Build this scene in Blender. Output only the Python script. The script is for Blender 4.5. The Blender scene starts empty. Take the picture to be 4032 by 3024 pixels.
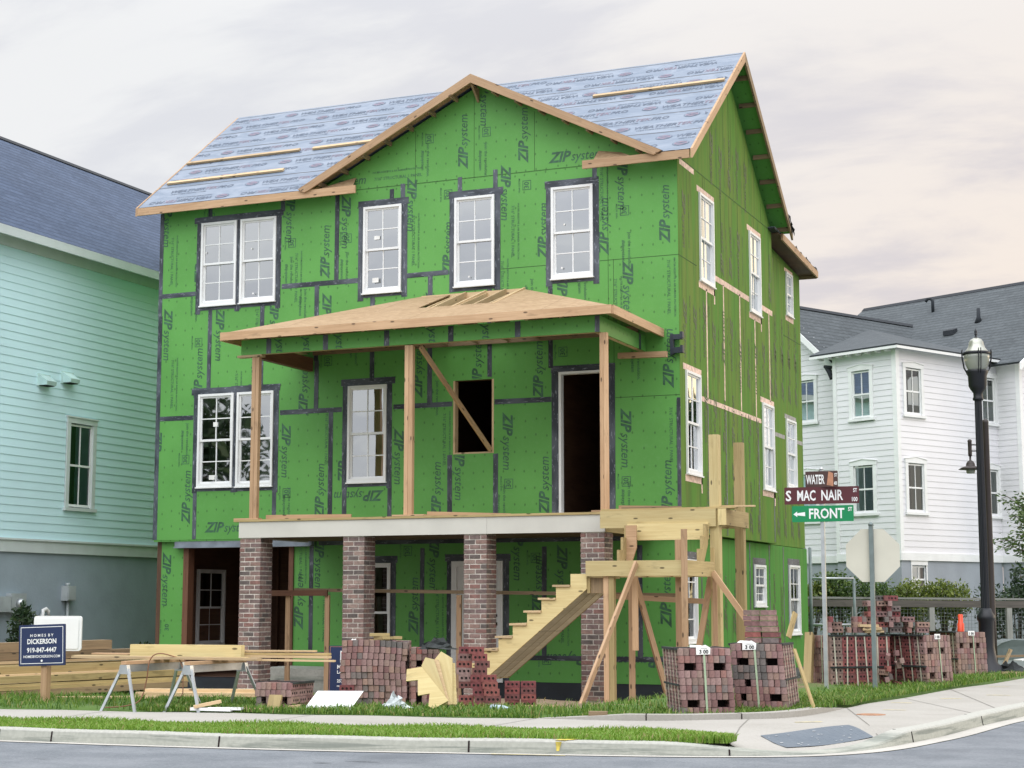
import bpy, math, random
import numpy as np
from mathutils import Vector, Matrix
R = math.radians
random.seed(7); rng = np.random.default_rng(7)
sc = bpy.context.scene
COL = sc.collection

# ------------------------------------------------------------------ camera
cam_d = bpy.data.cameras.new('camera'); cam = bpy.data.objects.new('camera', cam_d); COL.objects.link(cam)
EYE = Vector((0, 0, 1.3))
cam_d.sensor_width = 36; cam_d.lens = 59.26; cam_d.clip_start = .1; cam_d.clip_end = 6000
yaw, pitch = -0.400988, 0.129003
fwd = Vector((math.sin(yaw)*math.cos(pitch), math.cos(yaw)*math.cos(pitch), math.sin(pitch)))
right = Vector((math.cos(yaw), -math.sin(yaw), 0)); up = right.cross(fwd)
rot = Matrix((right, up, -fwd)).transposed()
cam.matrix_world = Matrix.Translation(EYE) @ rot.to_4x4()
sc.camera = cam

# ------------------------------------------------------------------ light
SUN_EL, SUN_AZ = R(9), R(48)            # azimuth from +Y towards +X
sdir = Vector((math.sin(SUN_AZ)*math.cos(SUN_EL), math.cos(SUN_AZ)*math.cos(SUN_EL), math.sin(SUN_EL)))
sl = bpy.data.lights.new('sun', 'SUN'); sl.energy = .75; sl.angle = R(16); sl.color = (1, .80, .58)
so = bpy.data.objects.new('sun', sl); COL.objects.link(so)
so.rotation_euler = sdir.to_track_quat('Z', 'Y').to_euler(); so.location = (30, 30, 40)
W = bpy.data.worlds.new('World'); sc.world = W; W.use_nodes = True
nt = W.node_tree; nt.nodes.clear()
def N(nt, t, **k):
    n = nt.nodes.new(t)
    for a, b in k.items():
        if a.startswith('i_'):
            key = a[2:]; key = int(key) if key.isdigit() else key.replace('_', ' ')
            n.inputs[key].default_value = b
        else: setattr(n, a, b)
    return n
def math_(nt, op, a, b=None, c=None, clamp=False):
    n = nt.nodes.new('ShaderNodeMath'); n.operation = op; n.use_clamp = clamp
    for i, x in enumerate((a, b, c)):
        if x is None: continue
        if isinstance(x, (int, float)): n.inputs[i].default_value = x
        else: nt.links.new(x, n.inputs[i])
    return n.outputs[0]
def mixc(nt, f, a, b, bt='MIX'):
    n = nt.nodes.new('ShaderNodeMix'); n.data_type = 'RGBA'; n.blend_type = bt
    for s, x in ((0, f), (6, a), (7, b)):
        if isinstance(x, (int, float)): n.inputs[s].default_value = x
        elif isinstance(x, tuple): n.inputs[s].default_value = x if len(x) == 4 else (*x, 1)
        else: nt.links.new(x, n.inputs[s])
    return n.outputs[2]
def mrange(nt, x, a, b, c=0., d=1., smooth=True):
    n = nt.nodes.new('ShaderNodeMapRange'); n.interpolation_type = 'SMOOTHSTEP' if smooth else 'LINEAR'
    nt.links.new(x, n.inputs[0])
    for i, v in enumerate((a, b, c, d)): n.inputs[i+1].default_value = v
    return n.outputs[0]
tc = N(nt, 'ShaderNodeTexCoord'); sep = N(nt, 'ShaderNodeSeparateXYZ'); nt.links.new(tc.outputs['Generated'], sep.inputs[0])
x, y, z = sep.outputs
zc = math_(nt, 'MAXIMUM', z, 0.0)
den = math_(nt, 'ADD', zc, .22)
cv = N(nt, 'ShaderNodeCombineXYZ')
nt.links.new(math_(nt, 'DIVIDE', x, den), cv.inputs[0]); nt.links.new(math_(nt, 'DIVIDE', y, den), cv.inputs[1])
mp = N(nt, 'ShaderNodeMapping'); nt.links.new(cv.outputs[0], mp.inputs[0])
mp.inputs['Rotation'].default_value = (0, 0, R(-35)); mp.inputs['Scale'].default_value = (1.0, 1.9, 1); mp.inputs['Location'].default_value = (3.1, 1.7, 0)
n1 = N(nt, 'ShaderNodeTexNoise', i_Scale=1.5, i_Detail=8., i_Roughness=.58, i_Distortion=.5); nt.links.new(mp.outputs[0], n1.inputs['Vector'])
n2 = N(nt, 'ShaderNodeTexNoise', i_Scale=5.5, i_Detail=6., i_Roughness=.55, i_Distortion=.3); nt.links.new(mp.outputs[0], n2.inputs['Vector'])
cl = math_(nt, 'ADD', math_(nt, 'MULTIPLY', n1.outputs[0], .72), math_(nt, 'MULTIPLY', n2.outputs[0], .28))
cf = mrange(nt, cl, .41, .585)
# warm glow towards the low sun
gx, gy = math.sin(R(22)), math.cos(R(22))
gd = math_(nt, 'ADD', math_(nt, 'MULTIPLY', x, gx), math_(nt, 'MULTIPLY', y, gy))
warm = math_(nt, 'MULTIPLY', mrange(nt, gd, .52, .97), mrange(nt, zc, .62, .04))
base = mixc(nt, warm, (.94, .945, .955), (1.0, .85, .735))
yel = math_(nt, 'MULTIPLY', mrange(nt, gd, .90, .985), mrange(nt, zc, .45, .05))
base = mixc(nt, yel, base, (1.0, .80, .46))
dark = mixc(nt, warm, (.81, .82, .865), (.745, .655, .655))
dark = mixc(nt, yel, dark, (.95, .74, .40))
colr = mixc(nt, cf, dark, base)
zen = mrange(nt, zc, .30, .90, 1.0, 2.6)
bz = mrange(nt, zc, .10, .50, .95, 1.95)
bf = mrange(nt, y, .25, -.55)
beh = math_(nt, 'ADD', math_(nt, 'MULTIPLY', bz, bf), math_(nt, 'SUBTRACT', 1.0, bf))
glow = mrange(nt, gd, .89, .985, 1.0, 2.1)
glowz = math_(nt, 'ADD', math_(nt, 'MULTIPLY', math_(nt, 'SUBTRACT', glow, 1.0), mrange(nt, zc, .5, .1)), 1.0)
st = math_(nt, 'MULTIPLY', math_(nt, 'MULTIPLY', zen, beh), glowz)
low = mrange(nt, z, -.02, .0, .25, 1.0)
st = math_(nt, 'MULTIPLY', st, low)
bgc = N(nt, 'ShaderNodeBackground'); nt.links.new(colr, bgc.inputs[0]); nt.links.new(st, bgc.inputs[1])
sky = N(nt, 'ShaderNodeTexSky', sky_type='NISHITA', sun_disc=False, sun_elevation=SUN_EL, sun_rotation=SUN_AZ)
bgs = N(nt, 'ShaderNodeBackground', i_Strength=.1); nt.links.new(sky.outputs[0], bgs.inputs[0])
ms = N(nt, 'ShaderNodeMixShader', i_Fac=.92); nt.links.new(bgs.outputs[0], ms.inputs[1]); nt.links.new(bgc.outputs[0], ms.inputs[2])
wo = N(nt, 'ShaderNodeOutputWorld'); nt.links.new(ms.outputs[0], wo.inputs[0])
sc.view_settings.view_transform = 'Standard'; sc.view_settings.look = 'None'
sc.view_settings.exposure = 0; sc.view_settings.gamma = 1; sc.view_settings.use_curve_mapping = False

# ------------------------------------------------------------------ mesh builder
class MB:
    def __init__(s): s.v = []; s.f = []; s.uv = []; s.m = []; s.r = []; s.sm = []
    def face(s, pts, m=0, uv=None, r=None, sm=False):
        b = len(s.v); s.v += [tuple(p) for p in pts]; n = len(pts); s.f.append(tuple(range(b, b+n)))
        if uv is None:
            p0, p1 = Vector(pts[0]), Vector(pts[1]); e = (p1-p0).normalized()
            nn = e.cross(Vector(pts[2])-p0); k = nn.cross(e).normalized() if nn.length > 1e-12 else Vector((0, 0, 1))
            uv = [((Vector(p)-p0).dot(e), (Vector(p)-p0).dot(k)) for p in pts]
        s.uv += uv; s.m.append(m); s.r.append(random.random() if r is None else r); s.sm.append(sm)
    def hexa(s, o, a, b, c, m=0, r=None, ms=None):
        o, a, b, c = Vector(o), Vector(a), Vector(b), Vector(c)
        if a.cross(b).dot(c) < 0: o = o+c; c = -c
        r = random.random() if r is None else r
        L = [a.length, b.length, c.length]; off = (random.random()*9, random.random()*9)
        ax = [a, b, c]
        for i, (j, k) in enumerate(((1, 2), (2, 0), (0, 1))):
            for side in (0, 1):
                q = o + (ax[i] if side else Vector((0, 0, 0)))
                e, g = ax[j], ax[k]
                pts = [q, q+e, q+e+g, q+g]; st_ = [(0, 0), (L[j], 0), (L[j], L[k]), (0, L[k])]
                if not side: pts = pts[::-1]; st_ = st_[::-1]
                if L[k] > L[j]: st_ = [(w_, u_) for u_, w_ in st_]
                s.face(pts, (ms[i*2+side] if ms else m), [(u_+off[0], w_+off[1]) for u_, w_ in st_], r)
    def box(s, x0, x1, y0, y1, z0, z1, m=0, r=None, ms=None):
        s.hexa((min(x0, x1), min(y0, y1), min(z0, z1)), (abs(x1-x0), 0, 0), (0, abs(y1-y0), 0), (0, 0, abs(z1-z0)), m, r, ms)
    def beam(s, p, q, w, h, m=0, upv=(0, 0, 1), r=None):
        p, q = Vector(p), Vector(q); d = q-p; u = Vector(upv); sd = d.cross(u)
        if sd.length < 1e-5: sd = d.cross(Vector((1, 0, 0)))
        sd.normalize(); u = sd.cross(d).normalized()
        s.hexa(p-sd*w/2-u*h/2, d, sd*w, u*h, m, r)
    def prism(s, poly, n0, ext, m=0, r=None, caps=True, mside=None):
        """poly: list of 3D points, ext: extrusion vector"""
        poly = [Vector(p) for p in poly]; ext = Vector(ext); r = random.random() if r is None else r
        q = [p+ext for p in poly]; n = len(poly)
        nn = sum(((poly[i]-poly[0]).cross(poly[i+1]-poly[0]) for i in range(1, n-1)), Vector((0, 0, 0)))
        if nn.dot(ext) > 0: poly.reverse(); q.reverse()
        s.face(poly, m, r=r); s.face(q[::-1], m, r=r)
        for i in range(n): s.face([poly[i], q[i], q[(i+1) % n], poly[(i+1) % n]], m if mside is None else mside, r=r)
    def tube(s, pts, rad, n=8, m=0, cap=True, r=None):
        pts = [Vector(p) for p in pts]; rad = [rad]*len(pts) if isinstance(rad, (int, float)) else rad
        r = random.random() if r is None else r; rings = []
        for i, p in enumerate(pts):
            d = (pts[min(i+1, len(pts)-1)]-pts[max(i-1, 0)]).normalized()
            u = d.cross(Vector((0, 0, 1)) if abs(d.z) < .95 else Vector((1, 0, 0))).normalized(); w = u.cross(d)
            b = len(s.v)
            for k in range(n):
                a = 2*math.pi*k/n; s.v.append(tuple(p+(u*math.cos(a)+w*math.sin(a))*rad[i]))
            rings.append(b)
        for i in range(len(pts)-1):
            for k in range(n):
                a, b = rings[i]+k, rings[i]+(k+1) % n; c, d_ = rings[i+1]+(k+1) % n, rings[i+1]+k
                s.f.append((a, d_, c, b)); s.uv += [(k/n, i), (k/n, i+1), ((k+1)/n, i+1), ((k+1)/n, i)]; s.m.append(m); s.r.append(r); s.sm.append(True)
        if cap:
            for b, rev in ((rings[0], False), (rings[-1], True)):
                idx = list(range(b, b+n)); idx = idx[::-1] if rev else idx
                s.f.append(tuple(idx)); s.uv += [(0, 0)]*n; s.m.append(m); s.r.append(r); s.sm.append(False)
    def lathe(s, c, prof, n=16, m=0, r=None):
        """prof: list of (radius, z)"""
        s.tube([(c[0], c[1], c[2]+z_) for _, z_ in prof], [max(q, 1e-4) for q, _ in prof], n, m, True, r)
    def cyl(s, p, q, rad, n=10, m=0): s.tube([p, q], rad, n, m)
    def disc(s, c, u, v, rad, n=7, m=0, r=None):
        c, u, v = Vector(c), Vector(u), Vector(v)
        s.face([c+u*rad*math.cos(2*math.pi*k/n)+v*rad*math.sin(2*math.pi*k/n) for k in range(n)], m, [(0, 0)]*n, r)
    def build(s, name, mats, parent=None, loc=None):
        me = bpy.data.meshes.new(name)
        off = np.zeros(3)
        if parent is not None: off = ORG.get(parent.name, np.zeros(3))
        if loc is not None: off = np.array(loc, float)
        v = np.array(s.v, dtype=np.float64).reshape(-1, 3) - off
        me.from_pydata(v.tolist(), [], s.f)
        uvl = me.uv_layers.new(name='UVMap'); uvl.data.foreach_set('uv', np.array(s.uv, dtype=np.float32).ravel())
        at = me.attributes.new('rnd', 'FLOAT', 'FACE'); at.data.foreach_set('value', np.array(s.r, dtype=np.float32))
        me.polygons.foreach_set('material_index', np.array(s.m, dtype=np.int32)); me.polygons.foreach_set('use_smooth', np.array(s.sm, dtype=bool))
        for mt in (mats if isinstance(mats, (list, tuple)) else [mats]): me.materials.append(mt)
        me.update(); o = bpy.data.objects.new(name, me); COL.objects.link(o)
        if parent is not None: o.parent = parent; ORG[o.name] = off
        else: o.location = off; ORG[o.name] = off
        return o
ORG = {}
def tag(o, label=None, cat=None, group=None, kind=None):
    if label: o['label'] = label
    if cat: o['category'] = cat
    if group: o['group'] = group
    if kind: o['kind'] = kind
    return o
def thing(name, loc, label, cat, group=None, rz=0):
    o = bpy.data.objects.new(name, None); COL.objects.link(o); o.empty_display_size = .2
    o.location = loc; o.rotation_euler = (0, 0, rz); ORG[o.name] = np.array(loc, float)
    return tag(o, label, cat, group)
def local(o):   # parts of this thing are written in its own coordinates
    ORG[o.name] = np.zeros(3); return o
def copy_tree(o, parent=None):
    c = o.copy(); COL.objects.link(c)
    if parent is not None: c.parent = parent
    for ch in list(o.children): copy_tree(ch, c)
    return c
def ss(a, b, t):
    t = min(1, max(0, (t-a)/(b-a))); return t*t*(3-2*t)
def ground(x, y):
    gl = .02-.07*ss(18, 21.8, y)-.38*ss(21.8, 25.4, y); gr = .015+.03*ss(19.6, 21.5, y)
    return gl+(gr-gl)*ss(-8.2, -6.6, x)

# ------------------------------------------------------------------ materials
def mat(name):
    m = bpy.data.materials.new(name); m.use_nodes = True; t = m.node_tree; b = t.nodes['Principled BSDF']
    return m, t, b
def simple(name, c, rough=.6, metal=0., noise=.12, scale=3., spec=.5, bump=0.):
    m, t, b = mat(name)
    tcn = N(t, 'ShaderNodeTexCoord'); nz = N(t, 'ShaderNodeTexNoise', i_Scale=scale, i_Detail=6.); t.links.new(tcn.outputs['Object'], nz.inputs['Vector'])
    k = mrange(t, nz.outputs[0], .3, .7, 1-noise, 1+noise)
    at = N(t, 'ShaderNodeAttribute', attribute_name='rnd')
    k = math_(t, 'MULTIPLY', k, mrange(t, at.outputs['Fac'], 0, 1, 1-noise*.5, 1+noise*.5))
    vm = N(t, 'ShaderNodeVectorMath', operation='SCALE'); vm.inputs[0].default_value = c; t.links.new(k, vm.inputs['Scale'])
    t.links.new(vm.outputs[0], b.inputs['Base Color'])
    b.inputs['Roughness'].default_value = rough; b.inputs['Metallic'].default_value = metal; b.inputs['Specular IOR Level'].default_value = spec
    if bump:
        bp = N(t, 'ShaderNodeBump', i_Strength=bump, i_Distance=.02); nz2 = N(t, 'ShaderNodeTexNoise', i_Scale=scale*12, i_Detail=6.)
        t.links.new(tcn.outputs['Object'], nz2.inputs['Vector']); t.links.new(nz2.outputs[0], bp.inputs['Height']); t.links.new(bp.outputs[0], b.inputs['Normal'])
    return m
def uvmap(t, sx=1., sy=1.):
    u = N(t, 'ShaderNodeUVMap', uv_map='UVMap'); mp = N(t, 'ShaderNodeMapping'); t.links.new(u.outputs[0], mp.inputs[0]); mp.inputs['Scale'].default_value = (sx, sy, 1)
    return mp.outputs[0]
def rnd(t): return N(t, 'ShaderNodeAttribute', attribute_name='rnd').outputs['Fac']
def wood(name, c1, c2, rough=.7, knots=True, stain=.0):
    m, t, b = mat(name)
    nb = N(t, 'ShaderNodeTexNoise', i_Scale=1., i_Detail=4., i_Roughness=.6); t.links.new(uvmap(t, 2.2, 7.), nb.inputs['Vector'])
    nz = N(t, 'ShaderNodeTexNoise', i_Scale=1., i_Detail=5., i_Distortion=1.2); t.links.new(uvmap(t, 1.3, 38), nz.inputs['Vector'])
    nl = N(t, 'ShaderNodeTexNoise', i_Scale=1., i_Detail=3.); t.links.new(uvmap(t, .9, 3.), nl.inputs['Vector'])
    f = math_(t, 'ADD', math_(t, 'MULTIPLY', nz.outputs[0], .55), math_(t, 'MULTIPLY', nl.outputs[0], .45))
    c = mixc(t, mrange(t, f, .33, .68), c1, c2)
    if knots:
        vo = N(t, 'ShaderNodeTexVoronoi', i_Scale=1., voronoi_dimensions='2D'); t.links.new(uvmap(t, 1.6, 4.5), vo.inputs['Vector'])
        c = mixc(t, mrange(t, vo.outputs['Distance'], .075, .045), c, tuple(q*.3 for q in c2))
    c = mixc(t, math_(t, 'MULTIPLY', mrange(t, nb.outputs[0], .56, .74), .55), c, tuple(q*.45 for q in c2))
    hs = N(t, 'ShaderNodeHueSaturation'); t.links.new(c, hs.inputs['Color']); t.links.new(mrange(t, rnd(t), 0, 1, .82, 1.14), hs.inputs['Value'])
    t.links.new(hs.outputs[0], b.inputs['Base Color']); b.inputs['Roughness'].default_value = rough
    bp = N(t, 'ShaderNodeBump', i_Strength=.25, i_Distance=.004); t.links.new(nz.outputs[0], bp.inputs['Height']); t.links.new(bp.outputs[0], b.inputs['Normal'])
    return m
M = {}
M['spruce'] = wood('spruce lumber', (.56, .37, .22), (.42, .255, .14))
M['pale'] = wood('pale lumber', (.60, .45, .27), (.47, .33, .18))
M['treated'] = wood('treated lumber', (.47, .36, .17), (.33, .245, .105))
M['cut'] = wood('fresh cut treated wood', (.64, .53, .27), (.53, .41, .19))
M['weathered'] = wood('weathered lumber', (.30, .21, .12), (.20, .14, .08))
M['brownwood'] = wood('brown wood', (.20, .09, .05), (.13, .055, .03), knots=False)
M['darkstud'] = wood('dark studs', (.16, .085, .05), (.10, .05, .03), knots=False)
M['greywood'] = wood('grey weathered wood', (.34, .33, .32), (.22, .215, .21), knots=False)
def sheath():
    m, t, b = mat('green sheathing')
    tcn = N(t, 'ShaderNodeTexCoord')
    nz = N(t, 'ShaderNodeTexNoise', i_Scale=.9, i_Detail=5.); t.links.new(tcn.outputs['Object'], nz.inputs['Vector'])
    nf = N(t, 'ShaderNodeTexNoise', i_Scale=14., i_Detail=4.); t.links.new(tcn.outputs['Object'], nf.inputs['Vector'])
    c = mixc(t, mrange(t, nz.outputs[0], .3, .7), (.098, .312, .062), (.118, .36, .076))
    c = mixc(t, math_(t, 'MULTIPLY', mrange(t, nf.outputs[0], .5, .75), .25), c, (.15, .36, .12))
    vo = N(t, 'ShaderNodeTexVoronoi', voronoi_dimensions='2D', i_Scale=1., i_Randomness=.22); t.links.new(uvmap(t, 4.9, 3.3), vo.inputs['Vector'])
    c = mixc(t, math_(t, 'MULTIPLY', mrange(t, vo.outputs['Distance'], .10, .05), .6), c, (.03, .10, .025))
    t.links.new(c, b.inputs['Base Color']); b.inputs['Roughness'].default_value = .55; b.inputs['Specular IOR Level'].default_value = .4
    bp = N(t, 'ShaderNodeBump', i_Strength=.15, i_Distance=.01); t.links.new(nf.outputs[0], bp.inputs['Height']); t.links.new(bp.outputs[0], b.inputs['Normal'])
    return m
M['zip'] = sheath()
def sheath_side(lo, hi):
    m, t, b = mat('sheathing with painted warm glow')
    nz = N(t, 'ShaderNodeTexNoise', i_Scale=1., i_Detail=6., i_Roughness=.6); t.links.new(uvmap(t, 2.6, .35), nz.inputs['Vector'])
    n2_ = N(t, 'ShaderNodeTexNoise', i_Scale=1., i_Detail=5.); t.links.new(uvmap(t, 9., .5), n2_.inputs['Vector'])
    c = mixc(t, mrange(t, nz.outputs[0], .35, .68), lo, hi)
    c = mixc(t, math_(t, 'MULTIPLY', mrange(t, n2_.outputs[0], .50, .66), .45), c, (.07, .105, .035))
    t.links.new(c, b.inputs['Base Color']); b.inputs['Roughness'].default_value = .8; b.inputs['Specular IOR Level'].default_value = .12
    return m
M['zipside'] = sheath_side((.10, .225, .04), (.15, .22, .048)); M['zipside2'] = sheath_side((.075, .25, .05), (.10, .25, .055))  # same green panels, warm side glow painted in: olive above, greener lower storey
M['ink'] = simple('print ink', (.04, .12, .062), .6, noise=.3, scale=9)
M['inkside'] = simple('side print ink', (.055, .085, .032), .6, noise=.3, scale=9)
M['seam'] = simple('panel seam', (.03, .08, .02), .8)
def tape_m():
    m, t, b = mat('seam tape')
    nz = N(t, 'ShaderNodeTexNoise', i_Scale=1., i_Detail=4., i_Roughness=.65); t.links.new(uvmap(t, 7., 26.), nz.inputs['Vector'])
    nl = N(t, 'ShaderNodeTexNoise', i_Scale=1., i_Detail=2.); t.links.new(uvmap(t, 1.5, 4.), nl.inputs['Vector'])
    c = mixc(t, mrange(t, nl.outputs[0], .35, .65), (.02, .026, .036), (.08, .092, .115))
    c = mixc(t, math_(t, 'MULTIPLY', mrange(t, nz.outputs[0], .56, .66), .6), c, (.30, .33, .38))
    t.links.new(c, b.inputs['Base Color']); b.inputs['Roughness'].default_value = .5
    bp = N(t, 'ShaderNodeBump', i_Strength=.3, i_Distance=.006); t.links.new(nz.outputs[0], bp.inputs['Height']); t.links.new(bp.outputs[0], b.inputs['Normal'])
    return m
M['tape'] = tape_m()
M['sheentape'] = simple('tape with painted sky sheen', (.62, .44, .36), .45, noise=.25, scale=12)  # same seam tape, its grazing sky reflection painted in as pale pink
M['greytape'] = simple('grey tape', (.30, .30, .29), .5, noise=.3, scale=12)
def osb():
    m, t, b = mat('osb sheathing')
    vo = N(t, 'ShaderNodeTexVoronoi', i_Scale=1.); t.links.new(uvmap(t, 11., 26.), vo.inputs['Vector'])
    nz = N(t, 'ShaderNodeTexNoise', i_Scale=1., i_Detail=4.); t.links.new(uvmap(t, 2., 2.), nz.inputs['Vector'])
    sepc = N(t, 'ShaderNodeSeparateColor'); t.links.new(vo.outputs['Color'], sepc.inputs[0])
    c = mixc(t, sepc.outputs[0], (.42, .285, .165), (.28, .175, .09)); c = mixc(t, math_(t, 'MULTIPLY', nz.outputs[0], .5), c, (.45, .325, .20))
    # panel joints
    br = N(t, 'ShaderNodeTexBrick', i_Scale=1., i_Mortar_Size=.006); br.inputs['Brick Width'].default_value = 2.44; br.inputs['Row Height'].default_value = 1.22
    t.links.new(uvmap(t, 1, 1), br.inputs['Vector']); c = mixc(t, br.outputs['Fac'], c, (.20, .12, .06))
    t.links.new(c, b.inputs['Base Color']); b.inputs['Roughness'].default_value = .75
    return m
M['osb'] = osb()
def underlay():
    m, t, b = mat('roof underlayment')
    u = uvmap(t, 1, 1); sp = N(t, 'ShaderNodeSeparateXYZ'); t.links.new(u, sp.inputs[0])
    wob = N(t, 'ShaderNodeTexNoise', i_Scale=1., i_Detail=3.); t.links.new(uvmap(t, .7, .5), wob.inputs['Vector'])
    v = math_(t, 'ADD', sp.outputs[1], math_(t, 'MULTIPLY', math_(t, 'SUBTRACT', wob.outputs[0], .5), .10))
    fr = math_(t, 'FRACT', math_(t, 'DIVIDE', v, .92))
    lap = mrange(t, fr, .94, .975)
    nz = N(t, 'ShaderNodeTexNoise', i_Scale=1., i_Detail=6., i_Distortion=1.5); t.links.new(uvmap(t, 1.2, 3.2), nz.inputs['Vector'])
    c = mixc(t, mrange(t, nz.outputs[0], .35, .7), (.15, .195, .265), (.225, .27, .34))
    gap = N(t, 'ShaderNodeTexNoise', i_Scale=1., i_Detail=2.); t.links.new(uvmap(t, .5, 1.), gap.inputs['Vector'])
    c = mixc(t, math_(t, 'MULTIPLY', lap, mrange(t, gap.outputs[0], .30, .42)), c, (.035, .045, .06))
    vo = N(t, 'ShaderNodeTexVoronoi', voronoi_dimensions='2D', i_Scale=1., i_Randomness=.3); t.links.new(uvmap(t, 4., 5.), vo.inputs['Vector'])
    c = mixc(t, math_(t, 'MULTIPLY', mrange(t, vo.outputs['Distance'], .09, .05), .45), c, (.2, .23, .28))
    t.links.new(c, b.inputs['Base Color']); b.inputs['Roughness'].default_value = .5
    bp = N(t, 'ShaderNodeBump', i_Strength=.5, i_Distance=.03); t.links.new(nz.outputs[0], bp.inputs['Height']); t.links.new(bp.outputs[0], b.inputs['Normal'])
    return m
M['underlay'] = underlay()
M['logo'] = simple('underlay print', (.09, .118, .17), .6); M['logored'] = simple('underlay red print', (.20, .15, .20), .6)
M['white'] = simple('white vinyl', (.80, .81, .81), .35, noise=.03)
M['whitepaint'] = simple('white painted siding', (.76, .755, .785), .5, noise=.04, scale=.6)
M['whitetrim'] = simple('white trim', (.80, .81, .81), .5, noise=.04)
M['rim'] = simple('primed rim board', (.56, .55, .50), .6, noise=.06, scale=1.5)
M['found'] = simple('waterproofed foundation', (.018, .026, .035), .55, noise=.25)
M['steel'] = simple('primed steel', (.20, .23, .27), .5, noise=.2, scale=4)
M['black'] = simple('dark void', (.008, .007, .006), .9)
M['galv'] = simple('galvanised steel', (.50, .53, .55), .38, metal=.75, noise=.12, scale=6)
M['galvdark'] = simple('painted post', (.17, .21, .21), .5, metal=.2, noise=.12, scale=6)
M['plasticgrey'] = simple('grey plastic', (.36, .40, .41), .5)
M['glassobj'] = None
def glass(name, refl, tint, rough=.015):
    m, t, b = mat(name); t.nodes.remove(b); out = t.nodes['Material Output']
    g = N(t, 'ShaderNodeBsdfGlossy'); g.inputs['Color'].default_value = (.94, .97, 1, 1); g.inputs['Roughness'].default_value = rough
    tr = N(t, 'ShaderNodeBsdfTransparent'); tr.inputs['Color'].default_value = (*tint, 1)
    fr = N(t, 'ShaderNodeFresnel', i_IOR=1.5); f = math_(t, 'ADD', refl, math_(t, 'MULTIPLY', fr.outputs[0], 1.1), clamp=True)
    tcn = N(t, 'ShaderNodeTexCoord'); nz = N(t, 'ShaderNodeTexNoise', i_Scale=1.6, i_Detail=1.); t.links.new(tcn.outputs['Object'], nz.inputs['Vector'])
    bp = N(t, 'ShaderNodeBump', i_Strength=.05, i_Distance=.05); t.links.new(nz.outputs[0], bp.inputs['Height']); t.links.new(bp.outputs[0], g.inputs['Normal'])
    mx = N(t, 'ShaderNodeMixShader'); t.links.new(f, mx.inputs[0]); t.links.new(tr.outputs[0], mx.inputs[1]); t.links.new(g.outputs[0], mx.inputs[2]); t.links.new(mx.outputs[0], out.inputs[0])
    return m
M['glass'] = glass('coated window glass', .52, (.60, .64, .66))
M['glassdark'] = glass('dark window glass', .05, (.45, .52, .52))
def brickmat(name, cols, mortar=False):
    m, t, b = mat(name)
    r_ = rnd(t); cr = N(t, 'ShaderNodeValToRGB'); t.links.new(r_, cr.inputs[0]); cr.color_ramp.interpolation = 'CONSTANT'
    el = cr.color_ramp.elements
    for i, c in enumerate(cols):
        e = el[i] if i < 2 else el.new(i/len(cols))
        e.position = i/len(cols); e.color = (*c, 1)
    tcn = N(t, 'ShaderNodeTexCoord'); nz = N(t, 'ShaderNodeTexNoise', i_Scale=22., i_Detail=6.); t.links.new(tcn.outputs['Object'], nz.inputs['Vector'])
    n3 = N(t, 'ShaderNodeTexNoise', i_Scale=4., i_Detail=3.); t.links.new(tcn.outputs['Object'], n3.inputs['Vector'])
    k = math_(t, 'MULTIPLY', mrange(t, nz.outputs[0], .3, .7, .78, 1.2), mrange(t, n3.outputs[0], .3, .7, .88, 1.12))
    vm = N(t, 'ShaderNodeVectorMath', operation='SCALE'); t.links.new(cr.outputs[0], vm.inputs[0]); t.links.new(k, vm.inputs['Scale'])
    t.links.new(vm.outputs[0], b.inputs['Base Color']); b.inputs['Roughness'].default_value = .85
    bp = N(t, 'ShaderNodeBump', i_Strength=.4, i_Distance=.006); t.links.new(nz.outputs[0], bp.inputs['Height']); t.links.new(bp.outputs[0], b.inputs['Normal'])
    return m
RED = (.21, .085, .075)
M['brick'] = brickmat('red brick', [(0.239, 0.142, 0.137), (0.268, 0.165, 0.160), (0.217, 0.114, 0.112), (0.308, 0.199, 0.188), (0.234, 0.131, 0.123), (0.274, 0.142, 0.125), (0.251, 0.154, 0.145), (0.188, 0.100, 0.097), (0.285, 0.182, 0.171), (0.182, 0.148, 0.142)])
M['brickred'] = brickmat('dark red brick', [(0.216, 0.065, 0.067), (0.248, 0.076, 0.073), (0.200, 0.059, 0.063), (0.270, 0.092, 0.081), (0.178, 0.070, 0.067)])
M['bricktan'] = brickmat('tan brick', [(0.286, 0.187, 0.154), (0.248, 0.160, 0.134), (0.275, 0.187, 0.163), (0.220, 0.152, 0.132), (0.308, 0.198, 0.160)])
M['brickgrey'] = brickmat('grey brick', [(.135, .12, .115), (.16, .14, .13), (.115, .105, .10), (.19, .145, .13)])
M['pier'] = brickmat('pier brick', [(0.195, 0.130, 0.116), (0.230, 0.153, 0.136), (0.171, 0.118, 0.112), (0.254, 0.183, 0.159), (0.112, 0.092, 0.085), (0.206, 0.142, 0.127), (0.236, 0.153, 0.130), (0.206, 0.112, 0.097), (0.153, 0.112, 0.104)])
M['mortar'] = simple('mortar', (.68, .64, .58), .9, noise=.2, scale=9, bump=.4)
M['hole'] = simple('core hole', (.012, .006, .006), .95)
M['strap'] = simple('green strap', (.40, .50, .34), .4); M['strapw'] = simple('pale strap', (.50, .47, .38), .4)
M['paper'] = simple('white paper', (.78, .78, .76), .7); M['inkblack'] = simple('black ink', (.02, .02, .02), .6)
M['felt'] = simple('black felt wrap', (.02, .025, .025), .8, noise=.4, scale=8, bump=.5)
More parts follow.
